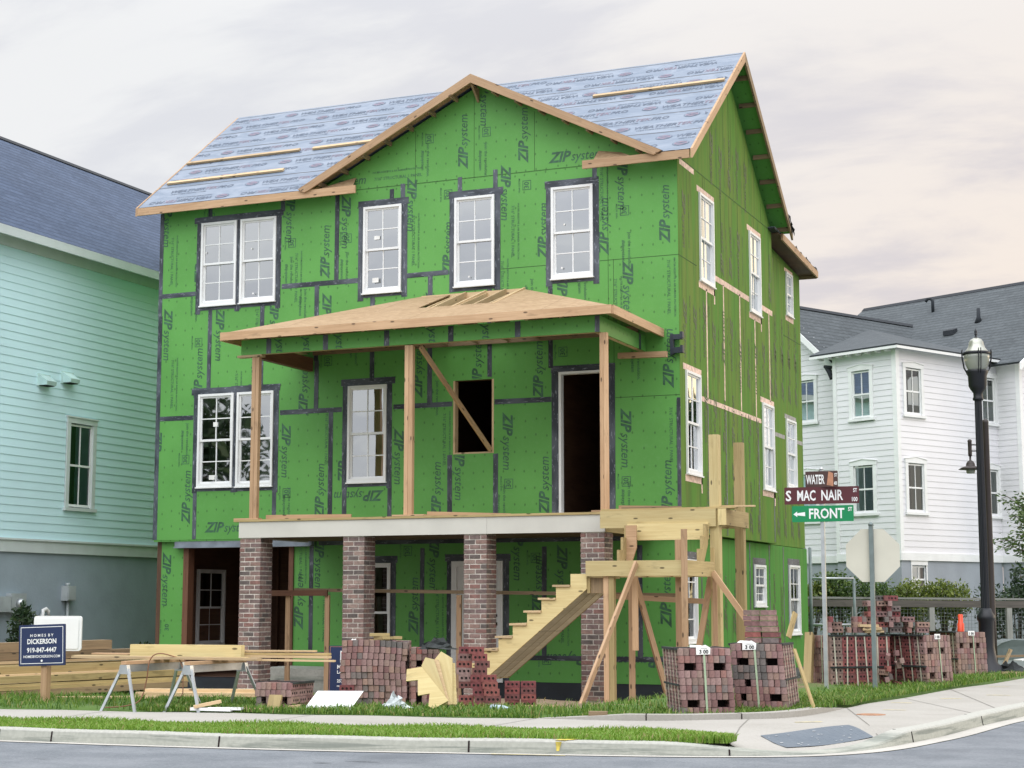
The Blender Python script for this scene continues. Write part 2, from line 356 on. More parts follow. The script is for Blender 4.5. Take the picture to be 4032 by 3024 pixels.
# ------------------------------------------------------------------ lettering
_TX = {}
def text_tris(body, shear=0., bold=0., wid=1.):
    key = (body, shear, bold, wid)
    if key in _TX: return _TX[key]
    cu = bpy.data.curves.new('lettering', 'FONT'); cu.body = body; cu.size = 1; cu.shear = shear; cu.offset = bold; cu.resolution_u = 2; cu.fill_mode = 'FRONT'
    o = bpy.data.objects.new('lettering', cu); COL.objects.link(o); bpy.context.view_layer.update()
    ev = o.evaluated_get(bpy.context.evaluated_depsgraph_get()); me = ev.to_mesh(); me.calc_loop_triangles()
    vs = np.array([v.co[:2] for v in me.vertices]) if len(me.vertices) else np.zeros((0, 2))
    t = np.array([lt.vertices[:] for lt in me.loop_triangles], dtype=int).reshape(-1, 3)
    ev.to_mesh_clear(); bpy.data.objects.remove(o); bpy.data.curves.remove(cu)
    T = vs[t] if len(t) else np.zeros((0, 3, 2))
    T[..., 0] *= wid
    mn = T[..., 0].min(); T[..., 0] -= mn; w = T[..., 0].max()
    _TX[key] = (T, w); return _TX[key]
def join_text(parts):
    """parts: (body, size, shear, bold, wid, gap)"""
    out = []; x0 = 0
    for body, size, sh, bo, wi, gap in parts:
        T, w = text_tris(body, sh, bo, wi); T = T*size; T = T+np.array([x0, 0]); out.append(T); x0 += w*size+gap
    return np.concatenate(out), x0
def put(mb, T, org, ux, uy, scale=1., m=0, clip=None, center=False, w=0.):
    org, ux, uy = np.array(org, float), np.array(ux, float), np.array(uy, float)
    off = np.array([-w/2, -.35]) if center else np.zeros(2)
    P = (T+off)*scale
    P3 = org + P[..., :1]*ux + P[..., 1:]*uy
    flip = False
    def emit(tri, dep):
        k = sum(bool(clip(p)) for p in tri) if clip else 3
        if k == 3: mb.face(tri, m, [(0, 0)]*3, .5)
        elif dep < 3 and (k or dep == 0):
            a, b, c = tri; ab, bc, ca = (a+b)/2, (b+c)/2, (c+a)/2
            for q in ((a, ab, ca), (ab, b, bc), (ca, bc, c), (ab, bc, ca)): emit(q, dep+1)
    for tri in P3: emit(tri, 0)
def rect_frame(mb, org, ux, uy, x0, x1, y0, y1, t, m):
    org, ux, uy = Vector(org), Vector(ux), Vector(uy)
    for a0, a1, b0, b1 in ((x0, x1, y0, y0+t), (x0, x1, y1-t, y1), (x0, x0+t, y0+t, y1-t), (x1-t, x1, y0+t, y1-t)):
        mb.face([org+ux*a+uy*b for a, b in ((a0, b0), (a1, b0), (a1, b1), (a0, b1))], m)

# ------------------------------------------------------------------ window / wall helpers
def bar(mb, O, U, V, Nn, a0, a1, b0, b1, c0, c1, m=0):
    mb.hexa(O+U*a0+V*b0+Nn*c0, U*(a1-a0), V*(b1-b0), Nn*(c1-c0), m)
ZV = Vector((0, 0, 1))
def window(parent, O, U, Nn, w, h, cols=2, rows=2, gl='glass', fm='white', proud=.035, sill=True, split=.5, fw=.045):
    O, U, Nn = Vector(O), Vector(U), Vector(Nn); V = ZV
    f = MB(); B = lambda *a: bar(f, O, U, V, Nn, *a)
    B(0, fw, 0, h, -.07, proud); B(w-fw, w, 0, h, -.07, proud); B(fw, w-fw, h-fw, h, -.07, proud-.002); B(fw, w-fw, 0, fw+.02, -.07, proud-.002)
    if sill: B(-.015, w+.015, -.025, .0, -.02, proud+.02)
    win = f.build('window', M[fm], parent)
    mid = h*split
    for (b0, b1, c) in ((mid-.02, h-fw, .0), (fw+.02, mid+.02, -.03)):
        s = MB(); B2 = lambda *a: bar(s, O, U, V, Nn, *a)
        x0, x1 = fw, w-fw; t = .035
        B2(x0, x0+t, b0, b1, c-.03, c+.004); B2(x1-t, x1, b0, b1, c-.03, c+.004); B2(x0+t, x1-t, b0, b0+t+.008, c-.03, c+.003); B2(x0+t, x1-t, b1-t, b1, c-.03, c+.003)
        for k in range(1, cols):
            xx = x0+t+(x1-x0-2*t)*k/cols; B2(xx-.0095, xx+.0095, b0+t, b1-t, c-.018, c+.0005)
        for k in range(1, rows):
            yy = b0+t+(b1-b0-2*t)*k/rows; B2(x0+t, x1-t, yy-.0095, yy+.0095, c-.0175, c+.001)
        sh = s.build('sash', M[fm], win)
        g = MB(); cc = c-.012
        g.face([O+U*a+V*b+Nn*cc for a, b in ((x0+t*.5, b0+t*.5), (x1-t*.5, b0+t*.5), (x1-t*.5, b1-t*.5), (x0+t*.5, b1-t*.5))])
        g.build('pane', M[gl], win)
    return win
def wallgrid(mb, O, U, V, Nn, u0, u1, v0, v1, holes, th, m=0, mb_in=1):
    O, U, V, Nn = map(Vector, (O, U, V, Nn))
    us = sorted({u0, u1, *[h[0] for h in holes], *[h[1] for h in holes]}); vs = sorted({v0, v1, *[h[2] for h in holes], *[h[3] for h in holes]})
    us = [u for u in us if u0 <= u <= u1]; vs = [v for v in vs if v0 <= v <= v1]
    P = lambda u, v, d: O+U*u+V*v-Nn*d
    for i in range(len(us)-1):
        for j in range(len(vs)-1):
            a, b, c, d = us[i], us[i+1], vs[j], vs[j+1]; mu, mv = (a+b)/2, (c+d)/2
            if any(h[0] < mu < h[1] and h[2] < mv < h[3] for h in holes): continue
            uv = [(a, c), (b, c), (b, d), (a, d)]
            mb.face([P(a, c, 0), P(b, c, 0), P(b, d, 0), P(a, d, 0)], m, uv, .5)
            mb.face([P(a, d, th), P(b, d, th), P(b, c, th), P(a, c, th)], mb_in, uv[::-1], .5)
    for h in holes:
        a, b, c, d = max(h[0], u0), min(h[1], u1), max(h[2], v0), min(h[3], v1)
        for p, q in (((a, c), (b, c)), ((b, c), (b, d)), ((b, d), (a, d)), ((a, d), (a, c))):
            mb.face([P(*p, 0), P(*q, 0), P(*q, th), P(*p, th)], mb_in)
    for p, q in (((u0, v0), (u1, v0)), ((u1, v0), (u1, v1)), ((u1, v1), (u0, v1)), ((u0, v1), (u0, v0))):
        mb.face([P(*p, 0), P(*p, th), P(*q, th), P(*q, 0)], m)

# ================================================================== THE HOUSE BEING BUILT
HX0, HX1, YF = -19.58, -8.69, 28.0
house = thing('house', (-14, 30, -.3), 'three-storey house under construction, sheathed in green panels with a half finished porch', 'house')
X_, Y_ = Vector((1, 0, 0)), Vector((0, 1, 0))
W3 = [(-18.6, -17.78, 7.14, 8.82), (-17.69, -16.88, 7.14, 8.82), (-14.95, -14.14, 7.13, 8.81), (-13.03, -12.22, 7.12, 8.81), (-11.09, -10.28, 7.12, 8.82)]
W2 = [(-18.58, -17.77, 3.54, 5.37), (-17.69, -16.87, 3.53, 5.37), (-15.24, -14.42, 3.54, 5.37)]
OPEN = (-13.05, -12.23, 4.0, 5.36); DOOR = (-10.95, -10.03, 2.76, 5.41)
holes_up = W3+W2+[OPEN, DOOR]
GAR = (-18.92, -16.44, -.12, 2.36); GW = (-15.2, -14.37, .2, 2.03); GD = (-13.12, -12.1, -.12, 2.05)
inhole = lambda x, z: any(h[0]-.015 < x < h[1]+.015 and h[2]-.015 < z < h[3]+.015 for h in holes_up+[GAR, GW, GD])

def gz(x): return 11.0-.505*abs(x+12.55)          # underside line of the front gable
wm = [M['zip'], M['darkstud'], M['ink'], M['seam'], M['tape'], M['found']]
fw_ = MB()
wallgrid(fw_, (0, YF, 0), X_, ZV, -Y_, HX0, HX1, 2.52, 9.16, holes_up, .16)
fw_.prism([(-16.1, YF, 9.163), (-9.0, YF, 9.163), (-12.55, YF, 10.93)], None, (0, .15, 0), 0)
fw_.box(HX0+.02, HX1-.02, 28.01, 28.2, 2.49, 2.523, 0)
# tapes
def tp(x0, x1, z0, z1, y=YF):
    j = lambda: random.uniform(-.006, .006)
    fw_.hexa((x0+j(), y-.0032-random.random()*.0025, z0+j()), (x1-x0+j(), 0, j()), (0, .007, 0), (j(), 0, z1-z0+j()), 4)
t = .046
def vt(x, z0, z1, y=YF): tp(x-t, x+t, z0, z1, y)
def ht(z, x0, x1, y=YF):
    n = max(1, int((x1-x0)/1.2)); tp(x0, x1, z-t, z+t, y)
for (a, b, c, d) in W3+W2[:3]+[DOOR]:
    e = .115 if d-c < 2 else .14
    o1, o2, o3, o4 = [random.uniform(0, .07) for _ in range(4)]
    tp(a-e, a, c-.1-o1, d+.02); tp(b, b+e, c-.1-o2, d+.02); tp(a-e-o3, b+e+o4, d, d+.13)
    if d-c < 2: tp(a-.05, b+.05, c-.085, c)
for (z, x0, x1) in ((7.40, HX0, -18.72), (7.40, -16.75, -15.08), (7.41, -14.02, -13.16), (4.93, HX0, -18.7), (4.93, -16.73, -15.38), (4.93, -14.28, -13.06), (4.93, -12.22, -11.1)): ht(z, x0, x1)
for (x, z0, z1) in ((-18.41, 8.9, 9.16), (-16.75, 8.9, 9.16), (-15.53, 7.4, 9.16), (-15.96, 5.9, 7.38), (-17.17, 5.45, 7.05), (-18.37, 5.45, 7.05), (-14.74, 5.45, 7.05), (-13.54, 4.93, 7.36),
                    (-18.62, 2.53, 3.45), (-16.83, 2.53, 3.45), (-15.61, 2.53, 4.9), (-15.3, 2.6, 3.45), (-14.34, 2.6, 3.45), (-13.11, 2.6, 3.99), (-12.2, 2.6, 3.98), (-15.94, 4.93, 5.9), (-12.31, 5.4, 7.03), (-11.11, 5.5, 7.03),
                    (-14.36, 8.92, 9.12), (-14.12, 8.92, 9.2), (-12.93, 8.92, 9.2), (-12.2, 8.92, 9.28), (-10.24, 8.92, 9.16), (-19.54, 2.53, 7.0), (-19.545, 7.0, 9.1)): vt(x, z0, z1)
tp(HX1-.07, HX1-.001, 2.53, 4.86)
def seam(x0, x1, z0, z1): fw_.box(x0, x1, YF-.002, YF+.002, z0, z1, 3)
for (x0, x1, z) in ((-15.6, -9.5, 9.175), (-12.1, -11.2, 7.39), (-10.16, HX1, 7.39), (-9.88, HX1, 4.9)): seam(x0, x1, z-.005, z+.005)
for (x, z0, z1) in ((-13.86, 9.18, 10.2), (-12.64, 9.18, 10.85), (-11.42, 9.18, 10.3), (-10.0, 4.9, 9.15), (-9.9, 5.4, 7.4)): seam(x-.004, x+.004, z0, z1)
# ------ print on the panels
ZIPT, ZIPW = join_text([('ZIP', 1.0, .28, .035, 1.02, .01), ('system', .92, .25, .006, .90, 0)])
ZIPS = 1.06/ZIPW
T30, W30 = text_tris('30', 0, .02); TYR, WYR = text_tris('YEAR SYSTEM', 0, .01); TST, WST = text_tris('7/16" STRUCTURAL 1 PANEL', .0, .008, .95); TWR, WWR = text_tris('WATER-RESISTIVE & AIR BARRIER PROTECTION', 0, .01); TJ, WJ = text_tris('Join the revolution.', 0, .01); TH, WH = text_tris('#zipsystem', .2, .015)
def gable_ok(x, z): return z < 9.12 or z < gz(x)-.12
def prt(T, w, x, z, o, scale, y=YF, zmin=2.55):
    ux, uy = {'u': ((0, 0, 1), (-1, 0, 0)), 'd': ((0, 0, -1), (1, 0, 0)), 'h': ((1, 0, 0), (0, 0, 1)), 'i': ((-1, 0, 0), (0, 0, -1))}[o]
    cl = lambda p: (not inhole(p[0], p[2])) and p[2] > zmin and HX0+.02 < p[0] < HX1-.02 and (zmin < 0 or gable_ok(p[0], p[2])) and not (zmin < 0 and p[2] > 2.48)
    put(fw_, T, (x, y-.0022, z), ux, uy, scale, 2, cl, True, w)
def frame30(x, z, y=YF, zmin=2.55):
    prt(T30, W30, x, z, 'u', .135, y, zmin)
    if not inhole(x-.15, z) and not inhole(x+.1, z) and HX0+.3 < x < HX1-.2:
        rect_frame(fw_, (x, y-.0022, z), (1, 0, 0), (0, 0, 1), -.075, .095, -.09, .09, .012, 2)
    prt(TYR, WYR, x-.14, z, 'u', .045, y, zmin)
def V2W(px, py, y=YF):          # a point of the 2212-px photograph carried onto the wall plane
    d = rot @ Vector(((px*1.8228-2016)/6637.4, -(py*1.8228-1512)/6637.4, -1)); k = (y-EYE.y)/d.y
    p = EYE+d*k; return p.x, p.z
ups = [(702, 545), (1000, 307), (1130, 293), (966, 540), (1172, 500), (1303, 490), (1435, 463), (655, 840), (545, 820), (428, 810), (402, 1075), (690, 1062), (942, 1060), (1175, 1050), (1440, 1060), (902, 800), (1030, 785), (1162, 800), (1443, 775), (430, 560), (740, 985)]
dns = [(363, 478), (363, 722), (475, 722), (628, 466), (890, 440), (1093, 415), (592, 700), (706, 690), (1215, 650), (1357, 625), (340, 985), (618, 972), (862, 985), (993, 1018), (1097, 952), (1353, 945), (1345, 390), (748, 478), (930, 690), (1048, 212)]
for q in ups: prt(ZIPT, ZIPW, *V2W(*q), 'u', ZIPS)
for q in dns: prt(ZIPT, ZIPW, *V2W(*q), 'd', ZIPS)
prt(ZIPT, ZIPW, *V2W(1243, 335), 'h', ZIPS); prt(ZIPT, ZIPW, *V2W(492, 1138), 'h', ZIPS); prt(ZIPT, ZIPW, *V2W(775, 1072), 'i', ZIPS); prt(ZIPT, ZIPW, *V2W(738, 392), 'h', ZIPS)
for q in ((630, 525), (750, 515), (927, 300), (1050, 285), (1137, 400), (1348, 455), (1200, 410), (400, 993), (428, 740), (618, 1065), (1352, 1040), (860, 1130), (1098, 1045), (708, 780), (1303, 1000), (1215, 760), (455, 470), (967, 420)): frame30(*V2W(*q))
for q in ((372, 565), (893, 520), (1108, 500), (1300, 420), (1445, 620), (705, 950), (960, 950), (1195, 940), (1450, 940), (372, 830), (510, 860), (555, 720), (1085, 620), (880, 860), (640, 600), (1330, 660), (1010, 540)):
    x_, z_ = V2W(*q); prt(TST, WST, x_, z_, 'd', .082); prt(TWR, WWR, x_+.11, z_, 'd', .05)
for q in ((630, 590), (750, 580), (925, 345), (1050, 345), (1360, 540), (405, 950), (425, 660), (1090, 1090), (1360, 1080), (625, 1090), (1150, 640), (1265, 610), (660, 660), (1225, 850), (1380, 780), (770, 750), (945, 860)):
    x_, z_ = V2W(*q); prt(TJ, WJ, x_, z_, 'd', .085); prt(TH, WH, x_-.11, z_, 'd', .085)
prt(TST, WST, *V2W(860, 382), 'h', .085); prt(TWR, WWR, *V2W(858, 368), 'h', .05)
fw_.build('front_wall', wm, house)
# lower, recessed storey
fw_ = MB(); YL = 28.13
wallgrid(fw_, (0, YL, 0), X_, ZV, -Y_, HX0+.13, HX1-.13, -.1, 2.49, [GAR, GW, GD], .14)
fw_.box(HX0+.13, GAR[0], YL+.01, YL+.15, -.8, -.102, 5); fw_.box(GAR[1], HX1-.13, YL+.01, YL+.15, -.8, -.102, 5)
fw_.box(GAR[0]-.001, GAR[1]+.001, YL+.02, YL+.3, -.8, -.13, 5)
for (x, z0, z1) in ((-16.05, .42, 2.36), (-13.72, .36, 2.3), (-11.3, .36, 2.3), (-9.5, .36, 2.3), (-10.55, .8, 2.3)): vt(x, z0, z1, YL)
for x0, x1 in ((-16.4, -15.3), (-14.3, -13.3), (-11.9, -8.85)): ht(.33, x0, x1, YL)
ht(2.42, -15.9, -8.85, YL)
for (a, b, c, d) in (GW, GD): tp(a-.11, a, c, d+.02, YL); tp(b, b+.11, c, d+.02, YL); tp(a-.14, b+.14, d, d+.13, YL)
for q, o in (((360, 1250), 'd'), ((645, 1300), 'u'), ((690, 1215), 'd'), ((893, 1310), 'u'), ((938, 1215), 'd'), ((1160, 1265), 'u'), ((1215, 1240), 'd'), ((1438, 1290), 'u'), ((1120, 1190), 'd')): prt(ZIPT, ZIPW, *V2W(*q, YL), o, ZIPS, YL, -.05)
prt(ZIPT, ZIPW, *V2W(1390, 1430, YL), 'i', ZIPS, YL, -.05); prt(ZIPT, ZIPW, *V2W(1235, 1425, YL), 'i', ZIPS, YL, -.05)
for q in ((360, 1355), (1155, 1205), (1180, 1425), (880, 1190)): frame30(*V2W(*q, YL), YL, -.05)
for q in ((650, 1200), (700, 1330), (945, 1330), (1215, 1330)):
    x_, z_ = V2W(*q, YL); prt(TST, WST, x_, z_, 'd', .082, YL, -.05); prt(TWR, WWR, x_+.11, z_, 'd', .05, YL, -.05)
fw_.build('lower_front_wall', wm, house)
# ------ right side wall, rear wing
XR, XW = HX1+.004, -8.89
S3 = [(29.29, 30.2, 7.16, 8.81), (32.8, 33.65, 7.15, 8.81)]; S2 = [(28.31, 29.2, 3.55, 5.38), (33.62, 34.52, 3.6, 5.38)]
S1 = [(28.4, 29.25, .6, 2.06), (33.25, 34.12, 1.23, 2.06)]
T3 = [(36.7, 37.3, 7.71, 8.69)]; T2 = [(36.45, 37.35, 3.82, 5.34)]; T1 = [(36.15, 37.1, .62, 2.11)]
sw = MB()
sm_ = [M['zipside'], M['darkstud'], M['inkside'], M['seam'], M['sheentape'], M['greytape'], M['tape']]
wallgrid(sw, (XR, 0, 0), Y_, ZV, X_, 28.002, 34.68, 2.52, 9.16, S3+S2, .16)
sw.prism([(XR, 28.02, 9.163), (XR, 34.66, 9.163), (XR, 31.34, 11.72)], None, (-.15, 0, 0), 0)
def sq(y0, y1, z0, z1, m, x=XR): sw.box(x-.002, x+.003, y0, y1, z0, z1, m)
for (z, y0, y1) in ((9.18, 28.1, 34.6), (7.39, 28.0, 29.1), (7.2, 36.4, 38.0)): sq(y0, y1, z-.006, z+.006, 3, XR if y1 < 35 else XW)
for y_ in (29.55, 30.75, 31.97, 33.19, 34.4): sq(y_-.004, y_+.004, 7.45, 9.15, 3)
for y_ in (30.2, 31.4, 32.6, 33.8): sq(y_-.004, y_+.004, 9.2, 9.2+(2.3-abs(y_-31.34)*.78), 3)
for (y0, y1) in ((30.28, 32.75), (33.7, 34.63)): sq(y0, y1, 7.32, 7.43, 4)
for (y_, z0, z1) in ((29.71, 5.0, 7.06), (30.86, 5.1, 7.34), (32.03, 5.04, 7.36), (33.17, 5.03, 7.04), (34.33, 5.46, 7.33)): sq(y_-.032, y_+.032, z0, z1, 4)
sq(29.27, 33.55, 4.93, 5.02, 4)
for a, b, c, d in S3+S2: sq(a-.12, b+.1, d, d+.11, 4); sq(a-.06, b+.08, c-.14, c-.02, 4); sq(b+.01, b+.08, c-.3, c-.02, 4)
for y_ in (29.7, 30.9, 32.1, 33.3, 34.5): sq(y_-.03, y_+.03, 2.55, 4.9, 6)
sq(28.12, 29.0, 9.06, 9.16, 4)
random.seed(11)
for y_ in np.arange(28.35, 34.6, .61):
    for zz in (3.3, 4.6, 6.1, 8.1, 9.7):
        if any(a-.35 < y_ < b+.35 and c-.7 < zz < d+.7 for a, b, c, d in S3+S2) or zz > 9 and (zz+.6 > 9+2.5-abs(y_-31.34)*.8): continue
        ox = random.random()
        put(sw, ZIPT, (XR+.004, y_, zz+random.uniform(-.2, .2)), (0, 0, 1 if ox > .5 else -1), (0, -1 if ox > .5 else 1, 0), ZIPS, 2, None, True, ZIPW)
        put(sw, TST, (XR+.004, y_+.3, zz+random.uniform(-.2, .2)), (0, 0, 1), (0, -1, 0), .085, 2, None, True, WST)
sw.build('side_wall', sm_, house)
sw = MB()
sw.face([(XW, 34.68, 2.52)]*0 or [(XW, 34.68, 9.1), (XR, 34.68, 9.1), (XR, 34.68, 2.52), (XW, 34.68, 2.52)], 0)
wallgrid(sw, (XW, 0, 0), Y_, ZV, X_, 34.68, 38.05, 2.52, 8.8, T3+T2, .16)
sw.prism([(XW, 34.68, 8.803), (XW, 38.0, 8.803), (XW, 34.68, 9.05)], None, (-.15, 0, 0), 0)
for (y0, y1) in ((34.7, 36.35), (37.4, 38.0)): sq(y0, y1, 4.86, 4.95, 5, XW)
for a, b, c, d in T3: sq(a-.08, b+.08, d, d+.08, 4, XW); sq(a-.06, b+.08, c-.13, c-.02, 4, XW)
for a, b, c, d in T2: sq(a-.08, b+.08, d, d+.1, 5, XW)
for y_ in np.arange(35.0, 37.9, .62):
    for zz in (3.2, 6.2, 7.0):
        if any(a-.3 < y_ < b+.3 and c-.6 < zz < d+.6 for a, b, c, d in T3+T2): continue
        put(sw, ZIPT, (XW+.004, y_, zz), (0, 0, 1), (0, -1, 0), ZIPS, 2, None, True, ZIPW)
sw.build('wing_wall', sm_, house)
sw = MB(); XL = HX1-.13
wallgrid(sw, (XL, 0, 0), Y_, ZV, X_, 28.14, 37.9, -.1, 2.5, S1+T1, .14)
sw.box(XL-.14, XL-.01, 28.15, 37.9, -.8, -.102, 6)
for y_ in (29.6, 30.9, 32.1, 32.95, 34.5, 35.7): sq(y_-.035, y_+.035, .1, 2.48, 6, XL)
for a, b, c, d in S1+T1: sq(a-.08, b+.08, d, d+.14, 6, XL); sq(a-.08, a-.001, c-.1, d, 6, XL); sq(b+.001, b+.08, c-.1, d, 6, XL)
for y_ in np.arange(29.9, 37.8, .62):
    if not any(a-.3 < y_ < b+.3 for a, b, c, d in S1+T1): put(sw, ZIPT, (XL+.004, y_, 1.2+random.uniform(-.2, .2)), (0, 0, 1), (0, -1, 0), ZIPS, 2, None, True, ZIPW)
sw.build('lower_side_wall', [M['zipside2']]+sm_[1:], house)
# back, left walls and floors: close the shell
bk = MB()
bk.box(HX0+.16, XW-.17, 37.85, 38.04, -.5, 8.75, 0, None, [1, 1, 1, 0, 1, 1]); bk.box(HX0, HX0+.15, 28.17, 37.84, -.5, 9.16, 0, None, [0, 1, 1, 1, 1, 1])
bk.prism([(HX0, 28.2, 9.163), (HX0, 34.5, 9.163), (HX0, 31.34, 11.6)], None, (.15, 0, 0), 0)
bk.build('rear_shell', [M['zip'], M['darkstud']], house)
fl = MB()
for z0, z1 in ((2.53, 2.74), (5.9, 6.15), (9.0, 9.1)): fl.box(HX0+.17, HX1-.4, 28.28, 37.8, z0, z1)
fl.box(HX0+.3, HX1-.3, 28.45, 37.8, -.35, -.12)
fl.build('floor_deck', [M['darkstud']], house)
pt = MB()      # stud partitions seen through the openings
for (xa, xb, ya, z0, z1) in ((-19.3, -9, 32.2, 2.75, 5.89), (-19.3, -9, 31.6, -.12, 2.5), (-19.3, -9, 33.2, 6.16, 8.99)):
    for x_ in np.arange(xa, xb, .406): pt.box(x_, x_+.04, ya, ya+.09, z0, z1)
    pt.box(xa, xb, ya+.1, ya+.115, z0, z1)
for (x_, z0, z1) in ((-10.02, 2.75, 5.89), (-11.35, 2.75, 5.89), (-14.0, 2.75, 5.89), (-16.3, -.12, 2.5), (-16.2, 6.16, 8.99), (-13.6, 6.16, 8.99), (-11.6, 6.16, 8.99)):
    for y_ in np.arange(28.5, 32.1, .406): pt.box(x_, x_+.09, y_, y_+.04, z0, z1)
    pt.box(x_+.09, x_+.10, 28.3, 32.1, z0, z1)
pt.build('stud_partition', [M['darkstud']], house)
# ------ windows
for a, b, c, d in W3+W2: window(house, (a, YF, c), X_, -Y_, b-a, d-c)
window(house, (GW[0], YL, GW[2]), X_, -Y_, GW[1]-GW[0], GW[3]-GW[2], gl='glassdark')
for a, b, c, d in S3+S2: window(house, (XR, a, c), Y_, X_, b-a, d-c)
for a, b, c, d in T3+T2: window(house, (XW, a, c), Y_, X_, b-a, d-c)
for a, b, c, d in S1[:1]+T1: window(house, (XL, a, c), Y_, X_, b-a, d-c, gl='glassdark')
a, b, c, d = S1[1]; window(house, (XL, a, c), Y_, X_, b-a, d-c, gl='glassdark')
# window inside the garage bay
window(house, (-19.40, 29.35, .42), Y_, X_, 1.0, 1.56, gl='glassdark')
# stickers
for (x, z, w, h) in ((-14.75, 7.33, .13, .09), (-14.72, 8.16, .12, .07), (-18.23, 4.72, .1, .09), (-18.3, 3.68, .13, .09), (-18.5, 8.2, .03, .03), (-17.45, 8.2, .03, .03), (-17.4, 7.3, .03, .03), (-18.2, 7.22, .03, .03), (-12.75, 7.28, .03, .03), (-10.85, 8.1, .03, .03), (-10.9, 7.3, .03, .03)):
    s = MB(); s.box(x, x+w, YF-.012, YF-.008, z, z+h); s.build('window_sticker', [M['paper']], house)
# door frame upper, white door below, garage trim and beam
df = MB()
a, b, c, d = DOOR
df.box(a, a+.045, 27.965, 28.1, c, d); df.box(b-.045, b, 27.965, 28.1, c, d); df.box(a+.045, b-.045, 27.967, 28.1, d-.045, d); df.box(a+.045, b-.045, 27.96, 28.1, c, c+.05)
df.build('door_frame', [M['white']], house)
of = MB(); a, b, c, d = OPEN
of.box(a+.001, a+.04, 28.0, 28.14, c, d-.001); of.box(b-.04, b-.001, 28.0, 28.14, c, d-.001); of.box(a+.04, b-.04, 28.005, 28.14, c+.001, c+.03)
of.build('opening_frame', [M['pale']], house)
a, b, c, d = GD; gd = MB()
gd.box(a, a+.1, YL-.03, YL+.1, c, d); gd.box(b-.1, b, YL-.03, YL+.1, c, d); gd.box(a+.1, b-.1, YL-.028, YL+.1, d-.1, d)
gdf = gd.build('door_frame', [M['white']], house)
gd = MB(); gd.box(a+.1, b-.1, YL+.04, YL+.08, c, d-.1)
for x0, x1, z0, z1 in ((.2, .46, .15, .8), (.56, .82, .15, .8), (.2, .46, .95, 1.9), (.56, .82, .95, 1.9)): gd.box(a+x0, a+x1, YL+.03, YL+.042, z0, z1)
dr = gd.build('door', [M['white']], house)
gd = MB(); gd.cyl((b-.14, YL+.045, .92), (b-.14, YL, .92), .03, 10); gd.cyl((b-.14, YL+.045, 1.07), (b-.14, YL+.01, 1.07), .025, 10); gd.build('door_handle', [M['black']], dr)
g = MB(); g.box(-19.08, -16.0, 28.02, 28.12, 2.38, 2.505, 0); g.box(-19.08, -16.0, 27.97, 28.12, 2.36, 2.38, 0); g.build('steel_beam', [M['steel']], house)
g = MB(); g.box(GAR[0]-.001, GAR[0]+.12, 28.1, 28.3, -.12, 2.36); g.build('garage_jamb', [M['brownwood']], house); g = MB(); g.box(GAR[1]-.1, GAR[1]+.001, 28.1, 28.3, -.12, 2.36); g.build('garage_jamb', [M['brownwood']], house)

# ------ roofs
EZ, EY, RY = 9.2, 27.7, 31.36
SL = .783; RZ = EZ+SL*(RY-EY); RX0, RX1 = -19.94, -8.34
nrm = Vector((0, -SL, 1)).normalized(); sdn = Vector((0, 1, SL)).normalized(); slen = math.hypot(RY-EY, RZ-EZ)
def rp(x, s, h=0.): return Vector((x, EY, EZ))+Vector((x-x, 0, 0))+sdn*s+nrm*h
rf = MB(); rm = [M['underlay'], M['zip'], M['logo'], M['logored'], M['felt']]
th = .035; AXc = -12.55
GLX, GRX, SV = -16.1, -9.0, math.hypot(2.3, 1.8)*1.0
SV = (11.02-EZ)/SL*math.hypot(1, SL)
def uvp(P): return [(p[0], p[1]) for p in P]
def rpoly(P, m=0, h=0., rev=False):
    q = [rp(a, b, h) for a, b in P]; u = list(P)
    if rev: q.reverse(); u.reverse()
    rf.face(q, m, u, .5)
def wavy(xa, xb):
    n = 10; return [(xa+(xb-xa)*k/n, -.012+.022*math.sin(k*1.7+xa)*math.cos(k*.6)) for k in range(n+1)]
LP_, RP_ = [(AXc, SV), (AXc, slen), (RX0, slen)], [(RX1, slen), (AXc, slen), (AXc, SV)]
rpoly(wavy(RX0, GLX)+LP_); rpoly(wavy(GRX, RX1)+RP_)
rpoly([(RX0, 0), (GLX, 0)]+LP_, 1, -th, True); rpoly([(GRX, 0), (RX1, 0)]+RP_, 1, -th, True)
for x_ in (RX0, RX1): rf.face([rp(x_, 0), rp(x_, slen), rp(x_, slen, -th), rp(x_, 0, -th)], 4)
for xa, xb in ((RX0, GLX), (GRX, RX1)): rf.face([rp(xa, 0), rp(xa, 0, -th), rp(xb, 0, -th), rp(xb, 0)], 4)
BY = 2*RY-EY
rf.prism([(RX0, RY+.01, RZ), (RX1, RY+.01, RZ), (RX1, BY, EZ), (RX0, BY, EZ)], None, (0, -.02, -.04), 1)
